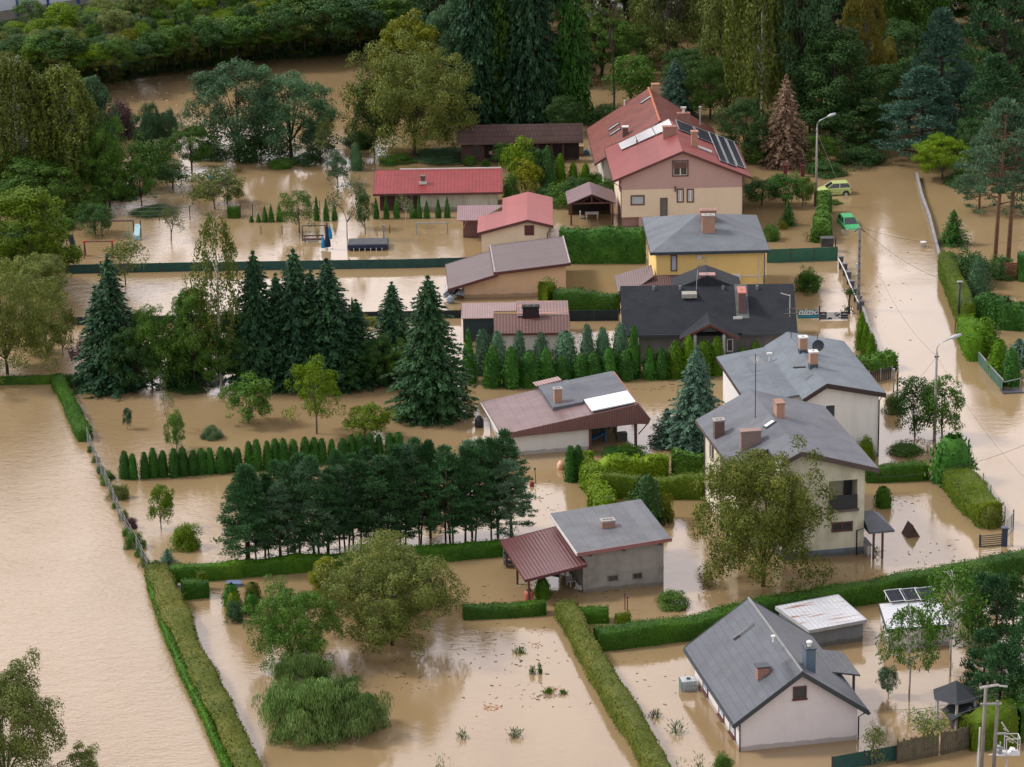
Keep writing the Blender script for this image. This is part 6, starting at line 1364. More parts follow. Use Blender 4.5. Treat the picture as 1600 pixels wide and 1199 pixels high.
# dark undergrowth under the upper right wood
for i, (x, y, w, h_) in enumerate(((1120, 140, 80, 50), (1180, 160, 90, 60), (1250, 150, 90, 70), (1320, 110, 90, 60), (1370, 215, 60, 60), (1400, 180, 80, 70), (1460, 160, 90, 60), (1520, 130, 90, 60), (1580, 110, 90, 70), (1350, 60, 90, 60), (1440, 60, 90, 60), (1240, 70, 90, 60), (1160, 60, 90, 60), (1520, 50, 100, 70), (1080, 60, 90, 50), (830, 120, 90, 50), (760, 100, 90, 60), (880, 100, 60, 40), (1590, 240, 80, 60), (1280, 262, 60, 50), (720, 60, 90, 60), (800, 60, 90, 60), (1010, 40, 90, 50))):
    plant('broad', G[('dark', 'green', 'olive')[i % 3]], x, y, w, y-h_, 'understorey_tree', '%s understorey tree, %s of the tall trees along the top' % (('dark', 'green', 'olive')[i % 3], 'in the gaps') if False else '%s low tree filling the wood, %s' % (('dark', 'green', 'olive')[i % 3], ['behind the tiled house', 'above the dead spruce', 'behind the leaning lamp', 'left of the autumn tree', 'at the end of the road', 'beside the orange tree', 'between the blue-green pines', 'behind the round yellow-green tree', 'under the corner pine', 'above the autumn tree', 'above the blue-green pines', 'at the top edge above the lamp', 'at the top edge above the dead spruce', 'in the top right corner', 'at the top edge above the conifer', 'behind the wooden barn spruces', 'left behind the barn spruces', 'right behind the barn spruces', 'at the right edge by the pines', 'behind the yellow car', 'behind the giant tree at the top', 'above the barn spruces', 'under the grey-olive willow'][i]), 'tree', bark=BARK)
for i, (k_, m_, x, y, w, top) in enumerate((('tall','green',1120,80,137,-220),('tall','green',1180,90,137,-220),('tall','green',1255,110,137,-210),('broad','green',1330,60,137,-210),('tall','green',1400,70,150,-230),('tall','green',1480,60,150,-230),('tall','dark',1540,60,150,-230),('tall','dark',1600,80,150,-230),('broad','dark',1510,215,110,100),('broad','dark',1420,215,110,90),('broad','green',1355,232,90,150),('broad','dark',1600,180,110,60),('tall','dark',980,60,137,-210),('broad','olive',1080,60,137,-200),('tall','dark',850,60,137,-230),('tall','bluegr',700,110,137,-180),('tall','dark',770,80,137,-210),('broad','green',1265,215,90,110),('broad','green',1210,160,100,60),('broad','dark',1080,150,90,70),('tall','green',940,130,90,10),('broad','dark',60,300,120,180),('broad','dark',5,330,120,230),('broad','green',120,290,100,170),('tall','dark',50,240,110,110),('tall','green',120,240,100,120))):
    plant(k_, G[m_], x, y, w, top, 'woodland_tree', '%s tree deep in the wood, %s' % ({'dark': 'dark', 'green': 'green', 'olive': 'olive', 'bluegr': 'blue-green'}[m_], ['above the blue-green conifer', 'above the dead spruce to the left', 'above the street lamp to the left', 'above the street lamp', 'above the orange-leaved trees', 'above the tall blue-green pine', 'near the top right corner', 'in the top right corner', 'right of the two blue-green pines', 'left behind the two blue-green pines', 'at the end of the road', 'at the right edge under the corner', 'left of the grey-olive rounded tree', 'under the grey-olive rounded tree', 'above the wooden barn', 'behind the giant browning tree', 'above the barn spruces to the left', 'directly behind the street lamp head', 'behind the dead spruce tip', 'behind the tiled ridge', 'left of the half-bare tree', 'under the two olive birches', 'at the left edge under the birches', 'right under the olive birches', 'between the two olive birches', 'right of the second olive birch'][i]), 'tree', bark=BARK)

# ================================================================ fences, poles, garden things
WIRE = mat('wire_dark', (.05, .05, .05), .5, .1); ZN = mat('galvanised_steel', (.34, .36, .38), .4, .1, metal=.4); GRN = mat('mesh_screen_dark_green', (.022, .075, .065), .75, .25, 1.5); GRD = mat('mesh_screen_blackish', (.02, .03, .035), .8, .3, 1.5)
GRL = mat('mesh_screen_green', (.03, .13, .085), .7, .15, 1.5); CONP = mat('concrete_pole', (.27, .25, .24), .85, .15, 2)
def fence(name, label, pts, h, mp, mpost, step=2.5, th=.04, rail=None, cat='fence', over=.06, post=.04, pickets=0, gap=.0, z0=-.8):
    P = [at(*p) for p in pts]; o = P[0].copy(); r = empty(name, label, cat, o)
    pm = MB(); k = 0
    for a, q in zip(P[:-1], P[1:]):
        d = q-a; ln = d.length; u = d/ln; nn = Vector((-u.y, u.x, 0)); n_ = max(1, round(ln/step))
        for i in range(n_+(1 if q is P[-1] else 0)):
            c = a+u*(ln*i/n_)-o; MB().box(c.x-post, c.y-post, z0, c.x+post, c.y+post, h+over+rnd.uniform(-.02, .02)).obj('post', mpost, r)
        if pickets:
            m_ = int(ln/pickets)
            for i in range(m_): c = a+u*((i+.5)*pickets)-o; hh = h*rnd.uniform(.9, 1.04); pm.obox(c-u*pickets*.45-nn*th*.5+Vector((0, 0, z0)), u*pickets*(1-gap), nn*th, (0, 0, hh-z0))
        elif mp: pm.obox(a-o-nn*th*.5+Vector((0, 0, z0)), d, nn*th, (0, 0, h-z0))
        if rail: MB().obox(a-o-nn*.04+Vector((0, 0, h)), d, nn*.08, (0, 0, .06)).obj('rail', rail, r)
    if pm.v: pm.obj('panel', mp, r)
    return r
fence('mesh_fence', 'long low dark green screened fence crossing the gardens, upper left', [(102, 428), (300, 424), (500, 421), (640, 419), (740, 416)], .9, GRN, WIRE, 3.4)
fence('mesh_fence', 'second blackish screened fence half hidden behind the central conifers', [(112, 508), (300, 505), (450, 502), (600, 499), (720, 497)], .75, GRD, WIRE, 3.4)
fence('mesh_fence', 'short bright green screened fence right of the yellow house', [(1199, 411), (1308, 407)], 1.35, GRL, FRD, 2.6)
fence('mesh_fence', 'blackish screened fence under the hedge beside the black-roofed house', [(890, 502), (966, 501)], 1.0, GRD, WIRE, 2.5)
ZNW = mat('fence_wire_grey', (.17, .18, .18), .5, .1)
def wirefence(label, pts, h, step=2.2, col=ZN):
    P = [at(*p) for p in pts]; o = P[0].copy(); r = empty('wire_fence', label, 'fence', o); mb = MB()
    for a, q in zip(P[:-1], P[1:]):
        d = q-a; ln = d.length; u = d/ln; n_ = max(1, round(ln/step))
        for i in range(n_+(1 if q is P[-1] else 0)): c = a+u*(ln*i/n_)-o; MB().tube([(c.x, c.y, -.8), (c.x, c.y, h+.1)], .045, 5).obj('post', col, r)
        for z in (0.12, h*.35, h*.68, h): mb.tube([a-o+Vector((0, 0, z)), q-o+Vector((0, 0, z))], .014, 3, False)
        for i in range(int(ln/.3)): c = a+u*(i*.3)-o; mb.tube([c+Vector((0, 0, 0)), c+Vector((0, 0, h))], .006, 3, False)
    mb.obj('mesh', ZNW, r)
wirefence('grey wire fence on the edge of the open field, continuing the narrow bright hedge', [(137, 692), (152, 730), (172, 775), (196, 832), (214, 862), (231, 897)], 1.25)
wirefence('faint wire fence behind the small garden thujas', [(150, 345), (249, 343), (297, 342), (376, 339), (395, 338), (500, 334)], 1.3, 6, WIRE)
# noise barrier
a, q = at(-70, 36, 5.6), at(200, -6, 5.6); r = empty('noise_barrier', 'white panelled noise barrier with blue posts in the top left corner', 'barrier', a); d = q-a; u = d.normalized(); nn = Vector((-u.y, u.x, 0)); BLU = mat('paint_blue', (.02, .06, .28), .5, .1); NBP = roofmat('barrier_panel', (.52, .55, .62), 30, .5, 0, .02, .85, .05, .5, bump=.1)
n_ = int(d.length/4.5); wv = NBP
for i in range(n_):
    c = u*(i*4.5); MB().obox(c+Vector((0, 0, .6)), u*4.5, nn*.12, (0, 0, 3.6)).obj('panel', mat('barrier_panel_white', (.55, .58, .66), .5, .06), r); MB().obox(c+Vector((0, 0, -2)), u*4.5, nn*.16, (0, 0, 2.59)).obj('plinth', mat('barrier_plinth', (.22, .2, .18), .9, .2), r); MB().obox(c-u*.12-nn*.2+Vector((0, 0, -2)), u*.24, nn*.4, (0, 0, 6.3)).obj('post', BLU, r)

# road wall and pillared fence
def lowwall(name, label, pts, h, w, m_, cat='wall'):
    P = [at(*p) for p in pts]; o = P[0].copy(); mb = MB()
    for a, q in zip(P[:-1], P[1:]):
        d = q-a; u = d.normalized(); nn = Vector((-u.y, u.x, 0)); mb.obox(a-o-nn*w/2+Vector((0, 0, -.8)), d+u*.02, nn*w, (0, 0, .8+h)).obox(a-o-nn*(w/2+.04)+Vector((0, 0, h)), d+u*.02, nn*(w+.08), (0, 0, .07))
    o_ = mb.obj(name, m_, None, label=label, cat=cat); o_.location = o
GWL = mat('concrete_wall_grey', (.27, .26, .265), .9, .2, 1.5, streak=.2)
lowwall('low_wall', 'low grey concrete wall along the right side of the upper road', [(1432, 278), (1440, 312), (1452, 345), (1462, 385), (1471, 420)], .55, .18, GWL)
lowwall('low_wall', 'grey wall behind the yellow-green thujas by the road', [(1347, 488), (1356, 520), (1369, 552)], .75, .15, GWL)
P = [(1314, 420), (1320, 431), (1326, 444), (1331, 458), (1337, 471), (1342, 482), (1346, 490)]; r = empty('pillar_fence', 'dark stone pillar fence with a pale rail beside the concrete pole', 'fence', at(*P[0])); o = at(*P[0]); STN = mat('stone_dark', (.10, .095, .105), .9, .25, 3)
for i, p in enumerate(P):
    c = at(*p)-o; pl = MB().box(c.x-.2, c.y-.2, -.8, c.x+.2, c.y+.2, 1.15).obj('pillar', STN, r); MB().box(c.x-.26, c.y-.26, 1.15, c.x+.26, c.y+.26, 1.25).obj('cap', mat('stone_cap', (.17, .16, .165), .9), pl)
    if i: u = c-pc; nn = Vector((-u.y, u.x, 0)).normalized(); MB().obox(pc-nn*.05+Vector((0, 0, -.5)), u, nn*.1, (0, 0, 1.3)).obj('panel', mat('fence_panel_dark', (.06, .06, .07), .8), r); MB().tube([pc+Vector((-.25, 0, 1.0)), c+Vector((-.25, 0, 1.0))], .06, 6).obj('rail', TRIMW, r)
    pc = c
fence('picket_fence', 'dark picket fence with pale posts in front of the bushy hedge by the road', [(1358, 600), (1394, 592)], 1.1, mat('pickets_dark', (.045, .03, .03), .8), CONP, 1.2, pickets=.2, gap=.3)
for i, (x, yb, yt) in enumerate(((1396, 612, 578), (1402, 614, 583))):
    p = at(x, yb); o_ = MB().box(-.06, -.06, -.8, .06, .06, hgt(x, yb, yb-yt)).box(-.09, -.09, hgt(x, yb, yb-yt), .09, .09, hgt(x, yb, yb-yt)+.08).obj('gate_post', FRD if i else ZN, None, label=('pale' if i == 0 else 'dark')+' gate post at the corner of the picket fence', cat='post'); o_.location = p
# gates
def bargate(name, label, p0, p1, h, m_, bars=6, leaf_tilt=0, z0=.05):
    a, q = at(*p0), at(*p1); r = empty(name, label, 'gate', a); d = q-a; mb = MB()
    for i in range(bars): z = z0+(h-z0)*i/(bars-1); mb.tube([(0, 0, z), (d.x, d.y, z)], .035, 5)
    mb.obj('bars', m_, r)
    for c in (Vector((0, 0, 0)), d): MB().box(c.x-.07, c.y-.07, -.8, c.x+.07, c.y+.07, h+.12).obj('post', m_, r)
GTB = mat('paint_slate_blue', (.035, .05, .085), .5, .1)
bargate('driveway_gate', 'slate-blue horizontal bar gate by the flooded driveway', (1531, 855), (1566, 852), .85, GTB, 6)
p = at(1569, 853); o_ = MB().box(-.2, -.2, -.8, .2, .2, 1.35).box(-.25, -.25, 1.35, .25, .25, 1.45).obj('gate_pillar', GTB, None, label='slate-blue pillar at the right end of the bar gate', cat='pillar'); o_.location = p
a, q = at(1572, 838), at(1583, 826); r = empty('side_gate', 'thin grey side gate with dark frame beside the wide clipped drum', 'gate', a); d = q-a; mb = MB()
for i in range(12): c = d*(i/11); mb.tube([c, c+Vector((0, 0, 1.3))], .012, 4)
mb.tube([(0, 0, 1.3), d+Vector((0, 0, 1.3))], .03, 4).tube([(0, 0, .1), d+Vector((0, 0, .1))], .03, 4).obj('bars', ZN, r); MB().tube([d+Vector((0, 0, -.5)), d+Vector((0, 0, 1.5))], .05, 5).obj('post', FRD, r)
wirefence('wire fence right of the thick clipped hedge', [(1536, 762), (1560, 800), (1580, 828)], 1.1, 2.5, ZN)
fence('green_gate', 'low green mesh gate fence with a pale top rail along the lower road', [(1529, 568), (1547, 590), (1567, 612)], 1.0, mat('mesh_green_dull', (.05, .12, .085), .7, .2), ZN, 1.8, rail=ZN)
fence('green_gate', 'short side of the green mesh gate turning to the right', [(1567, 612), (1594, 606)], .8, None, ZN, 1.6, rail=ZN)
o_ = MB().box(-.9, -.6, .0, .9, .6, .08).box(-.85, -.55, .08, .85, .55, .1).obj('floating_board', mat('board_dark_grey', (.06, .065, .08), .6), None, label='dark grey board floating beside the green gate', cat='board'); o_.location = at(1581, 612); o_.rotation_euler = (0, 0, .1)
fence('panel_fence', 'teal-green screened panels at the bottom edge left of the wooden fence', [(1300, 1206), (1400, 1188)], 1.0, GRN, WIRE, 2.4)
fence('plank_fence', 'weathered grey-brown upright plank fence at the bottom right', [(1402, 1193), (1470, 1180), (1532, 1166), (1580, 1160)], 1.55, mat('planks_weathered', (.13, .115, .075), .9, .35, 4, streak=.3), FRB, 2.2, pickets=.17, gap=.12)
p = at(1579.5, 437); r = empty('slatted_screen', 'red-brown horizontal slatted screen near the two bare-trunked pines', 'screen', p)
hh = hgt(1580, 437, 26); mb = MB()
for i in range(8): mb.box(-.6, -.03, .05+i*hh/8, .6, .03, .05+(i+.78)*hh/8)
mb.obj('slats', mat('wood_red_brown', (.25, .09, .055), .8, .15), r)
for x_ in (-.62, .62): MB().box(x_-.05, -.05, -.6, x_+.05, .05, hh+.1).obj('post', FRB, r)

# banners
def textmesh(body, size, m_, parent, loc, ext=.006, italic=0.0, sx=1.0):
    cu = bpy.data.curves.new('lettering', 'FONT'); cu.body = body; cu.size = size; cu.extrude = ext; cu.shear = italic; cu.offset = .02; cu.align_x = 'LEFT'
    cu.materials.append(m_); t_ = bpy.data.objects.new('lettering', cu); COL.objects.link(t_); bpy.context.view_layer.update(); me = bpy.data.meshes.new_from_object(t_.evaluated_get(bpy.context.evaluated_depsgraph_get())); bpy.data.objects.remove(t_)
    o = bpy.data.objects.new('lettering', me); link(o, parent); o.location = loc; o.rotation_euler = (R(90), 0, 0); o.scale = (sx, 1, 1); return o
p = at(1246, 500); q = at(1279, 500); wb = (q-p).length; hb = hgt(1260, 500, 15.5)
TEA = mat('banner_teal', (.012, .17, .20), .5, .15, 1.5); WHT = mat('banner_white', (.7, .7, .72), .5, .03); BKB = mat('banner_black', (.02, .022, .035), .5, .1)
r = empty('banner', 'teal banner with slanted white lettering hung beside the black-roofed house', 'banner', p)
MB().box(0, -.02, .12, wb, .02, hb).obj('cloth', TEA, r); textmesh('nimo', hb*.86, WHT, r, (.02, -.026, .12+hb*.4), italic=.35, sx=1.15)
MB().prism([(0, -.022, .3), (wb*.5, -.022, .42), (wb, -.022, .34), (wb, -.022, .2), (wb*.4, -.022, .3), (0, -.022, .18)], (0, -.008, 0)).obj('swoosh', mat('banner_blue', (.03, .28, .45), .5), r)
MB().prism([(wb*.1, -.031, .55), (wb*.62, -.031, .56), (wb*.84, -.031, .72), (wb*.6, -.031, .46), (wb*.12, -.031, .48)], (0, -.006, 0)).obj('swoosh', WHT, r)
MB().box(wb+.02, -.05, -.8, wb+.16, .05, hb+.35).obj('post', mat('post_red_brown', (.16, .05, .035), .8), r)
p = at(1281, 501); q = at(1325, 500); wb = (q-p).length; hb = hgt(1300, 500, 13)
r = empty('banner', 'black and white banner right of the teal one', 'banner', p)
MB().box(0, -.02, .08, wb*.24, .02, hb).box(wb*.74, -.02, .08, wb, .02, hb).obj('cloth', BKB, r, label='black end panels'); MB().box(wb*.24+.002, -.02, .08, wb*.74-.002, .02, hb).obj('cloth', WHT, r, label='white middle panel')
mb = MB()
for x_ in (wb*.12, wb*.87): mb.prism([(x_-.42, -.022, hb*.66), (x_-.12, -.022, hb*.78), (x_, -.022, hb*.86), (x_+.12, -.022, hb*.78), (x_+.42, -.022, hb*.66)], (0, -.008, 0)).box(x_-.35, -.03, hb*.38, x_+.35, -.022, hb*.43).box(x_-.42, -.03, hb*.14, x_+.42, -.022, hb*.2)
mb.obj('emblem', mat('banner_pale_print', (.35, .37, .45), .6), r)
mb = MB(); sil = [(.30, .12), (.33, .34), (.42, .36), (.46, .12)]
mb.prism([(wb*x_, -.022, hb*z_) for x_, z_ in ((.24, .1), (.29, .3), (.36, .38), (.42, .3), (.44, .1))], (0, -.008, 0)); mb.prism([(wb*x_, -.022, hb*z_) for x_, z_ in ((.48, .7), (.58, .95), (.62, .92), (.54, .68))], (0, -.008, 0)); mb.prism([(wb*x_, -.022, hb*z_) for x_, z_ in ((.52, .5), (.66, .82), (.74, .72), (.64, .5), (.58, .42))], (0, -.008, 0)); mb.prism([(wb*x_, -.022, hb*z_) for x_, z_ in ((.66, .45), (.72, .3), (.7, .25), (.64, .42))], (0, -.008, 0)); mb.obj('emblem', BKB, r)
# palm-like pole plant
p = at(1327, 490); r = empty('palm', 'small palm-like tree with a thin trunk beside the banners', 'tree', p); hh = hgt(1327, 490, 34); MB().tube([(0, 0, -.8), (-.05, 0, hh*.5), (.06, 0, hh)], [.12, .09, .1], 7).obj('trunk', BARK, r)
rng = np.random.default_rng(5); C = np.vstack([np.array([0.06, 0, hh])+sph(rng, 190)*rng.uniform(.15, .85, (190, 1))*np.array([1, 1, .5]), np.array([-.2, 0, .35])+sph(rng, 120)*rng.uniform(.1, .55, (120, 1))*np.array([1.2, 1, .9])])
V, Fc = leaves(C, rng.normal(size=C.shape), .3, rng, .25, C-np.array([0, 0, hh-.2])); link(bpy.data.objects.new('crown', nmesh('palm_crown', V, Fc, G['dark'])), r)

# street lamps and poles
def pole_thing(name, label, cat, x, yb, yt, r0=.14, r1=.09, m_=CONP, square=False):
    p = at(x, yb); r = empty(name, label, cat, p); h = hgt(x, yb, yb-yt)
    mb = MB()
    if square: mb.prism([(-r0, -r0, -1), (r0, -r0, -1), (r0, r0, -1), (-r0, r0, -1)], (0, 0, .01)); mb = MB(); mb.add([(-r0, -r0, -1), (r0, -r0, -1), (r0, r0, -1), (-r0, r0, -1), (-r1, -r1, h), (r1, -r1, h), (r1, r1, h), (-r1, r1, h)], [(0, 3, 2, 1), (4, 5, 6, 7), (0, 1, 5, 4), (1, 2, 6, 5), (2, 3, 7, 6), (3, 0, 4, 7)])
    else: mb.tube([(0, 0, -1), (0, 0, h)], [r0, r1], 10)
    mb.obj('pole', m_, r, smooth=not square); return r, p, h
LH = mat('lamp_head_grey', (.45, .48, .52), .4, .05)
def lamp(label, x, yb, yt, dx):
    r, p, h = pole_thing('street_lamp', label, 'street lamp', x, yb, yt)
    MB().tube([(0, 0, h-.6), (0, 0, h+.35), (dx*.25, 0, h+.75), (dx*1.1, 0, h+1.15)], .05, 7).obj('arm', ZN, r, smooth=True)
    hd = MB().tube([(dx*1.0, 0, h+1.12), (dx*1.35, -.02, h+1.28), (dx*1.9, -.02, h+1.45)], [.07, .17, .12], 8).obj('lamp_head', LH, r, smooth=True)
    MB().box(-.18, -.08, h-.4, .18, .08, h-.3).obj('bracket', FRD, r); return r, p, h
r, pL1, hL1 = lamp('street lamp on a concrete pole beside the yellow-green car', 1275, 322, 201, 1)
p0 = Vector((pL1.x, pL1.y, hL1-.5)); q0 = at(1309, 284); 
MB().tube([Vector((0, 0, hL1-.5)), q0-pL1+Vector((0, 0, 0))], .025, 4).obj('guy_wire', ZN, r)
MB().box(-.2, -.2, -.3, .2, .2, 1.6).obj('pole_foot', mat('foot_dark_red', (.11, .035, .03), .8, .2), r)
r, pL2, hL2 = lamp('street lamp on a concrete pole rising out of the double tree', 1460, 690, 552, 1)
r, pP, hP = pole_thing('power_pole', 'square concrete power pole with holes beside the pillar fence', 'pole', 1341, 484, 356, .17, .11, CONP, True)
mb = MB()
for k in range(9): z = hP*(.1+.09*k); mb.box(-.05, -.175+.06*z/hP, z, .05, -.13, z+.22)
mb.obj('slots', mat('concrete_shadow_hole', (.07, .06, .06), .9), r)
MB().tube([(-.45, 0, hP-.45), (0, 0, hP-.05), (.45, 0, hP-.45)], .06, 5).obj('bracket', FRD, r); MB().box(-.28, -.25, hP*.52, -.12, -.05, hP*.52+.35).box(-.3, -.2, hP*.42, -.15, -.05, hP*.42+.2).obj('junction_box', LH, r)
r, pB, hB = pole_thing('black_pole', 'black post with a small top light in front of the roadside hedge', 'pole', 1497.5, 520, 442, .12, .11, mat('paint_black', (.012, .012, .014), .4))
MB().box(-.25, -.12, hB, .25, .12, hB+.12).obj('top_cap', ZN, r); MB().box(-.2, -.2, -.3, .2, .2, .25).obj('foot', CONP, r); MB().tube([(-.35, 0, -.3), (-.25, 0, 1.3)], .05, 6).obj('side_tube', FRD, r)
# twin poles
p = at(1531, 1222); r = empty('twin_pole', 'twin wooden power pole with white crossarms at the bottom right', 'power pole', p); h = hgt(1531, 1222, 145); WPL = mat('wood_pole_grey', (.22, .195, .175), .85, .15, 2, streak=.3)
for nm_, xa, xb, hh in (('pole', 0, .18, h), ('pole', .75, .92, h-.9)): MB().tube([(xa, 0, -2), (xb, 0, hh)], [.14, .1], 10).obj(nm_, WPL, r, smooth=True)
INS = mat('crossarm_white', (.55, .54, .55), .4, .08)
MB().obox((-.35, -.9, h+.35), (1.35, 1.6, -.55), (.07, -.06, 0), (0, 0, .12)).obj('crossarm', INS, r); MB().obox((.95, -.1, h+.1), (.55, .55, -.3), (.06, -.06, 0), (0, 0, .1)).obj('crossarm', INS, r)
MB().box(-.15, -.16, h-1.1, 1.15, -.08, h-.98).box(-.1, -.16, .9, 1.1, -.08, 1.02).obj('crossbar', ZN, r); MB().box(.8, -.1, h-3.1, 1.5, .02, h-3.0).obj('crossbar', ZN, r)
mb = MB()
for i in range(3): c = Vector((-.3+.55*i, -.85+.68*i, h+.45-.22*i)); mb.lathe(c, [(.04, 0), (.09, .05), (.04, .1), (.09, .15), (.03, .22)], 8)
mb.obj('insulator', mat('insulator_brown', (.12, .05, .035), .3), r)
mb = MB()
for i in range(9): mb.lathe((1.35+.07*i+rnd.uniform(-.03, .03), -.1+rnd.uniform(-.15, .15), h-2.95-.12*i+rnd.uniform(-.1, .3)), [(.03, 0), (.07, .04), (.03, .1)], 7)
mb.obj('insulator', mat('insulator_pale', (.5, .42, .35), .4), r); MB().obox((1.15, -.1, h-2.3), (.45, .1, -.7), (.08, 0, .02), (0, .08, 0)).obj('switch_arm', INS, r)
MB().tube([(-.22, -.1, -1.5), (-.12, -.1, h-2.6)], .05, 7).obj('cable_tube', TRIMW, r); MB().tube([(-.15, -.2, 3.1), (-.6, -1.4, .6)], .02, 4).obj('guy_wire', ZN, r)
# basket / platform
p2 = at(1572, 1210); r2 = empty('lift_basket', 'grey steel work basket fixed behind the twin poles', 'basket', p2); mb = MB(); z0 = hgt(1572, 1210, 32)
mb.box(-.75, -.4, z0, .75, .4, z0+.07)
for x_ in (-.1, .72):
    for y_ in (-.38, .38): mb.tube([(x_, y_, z0), (x_, y_, z0+1.15)], .03, 5)
for y_ in (-.38, .38): mb.tube([(-.1, y_, z0+1.15), (.72, y_, z0+1.15)], .03, 5).tube([(.2, y_, z0+1.15), (.72, y_, z0+.7)], .025, 5)
mb.tube([(.72, -.38, z0+1.15), (.72, .38, z0+1.15)], .03, 5).tube([(-.7, 0, z0), (-1.1, 0, z0-.1)], .05, 5).tube([(0, 0, -1.5), (0, 0, z0)], .06, 6); mb.obj('frame', INS, r2)
mb = MB(); 
for i in range(7): mb.box(-.75+rnd.uniform(0, .3), -.3+rnd.uniform(0, .3), z0+.07+i*.1, -.5+rnd.uniform(0, .3), -.1+rnd.uniform(0, .3), z0+.2+i*.1)
mb.obj('machinery', ZN, r2); MB().prism([(.1, -.3, z0+.07), (.6, -.3, z0+.07), (.5, -.3, z0+.3), (.25, -.3, z0+.38)], (0, .5, 0)).obj('sack', WHT, r2)
# overhead wires
def wire(label, a, q, sag):
    d = q-a; pts = [a+d*t+Vector((0, 0, -4*sag*t*(1-t))) for t in [i/16 for i in range(17)]]
    o = a.copy(); w_ = MB().tube([x-o for x in pts], .013, 4).obj('overhead_wire', WIRE, None, label=label, cat='wire'); w_.location = o
tP = Vector((pP.x, pP.y, hP)); tL1 = Vector((pL1.x, pL1.y, hL1)); tL2 = Vector((pL2.x, pL2.y, hL2-.3)); tT = at(1531, 1222)+Vector((.5, 0, h)); 
wire('sagging wire from the square concrete pole down to the lower street lamp', tP, tL2, 1.6)
wire('wire from the lower street lamp towards the right edge', tL2, at(1660, 800, 6.5), 1.2)
wire('wire from the lower street lamp to the large white house', tL2, at(1384, 617, 5.6), .8)
wire('wire from the square concrete pole to the black pole side of the road', tP, at(1600, 375, 7.5), 1.0)
wire('wire from the square concrete pole to the yellow house corner', tP, at(1200, 392, 5.6), .9)
wire('wire from the square concrete pole across the road to the sloping hedge', tP, at(1500, 445, 3.0), .8)
wire('upper wire leaving the twin poles to the left', tT+Vector((0, 0, -.3)), at(1385, 1108, 4.2), .4)
wire('lower wire leaving the twin poles to the left', tT+Vector((0, 0, -1.0)), at(1420, 1125, 3.4), .3)
wire('wire leaving the twin poles towards the right edge', tT+Vector((.5, 0, -1.1)), at(1640, 1075, 6.5), .7)
wire('wire crossing the driveway from the balcony wall to the right edge', at(1290, 741, 5.6), at(1660, 668, 7.5), 1.5)

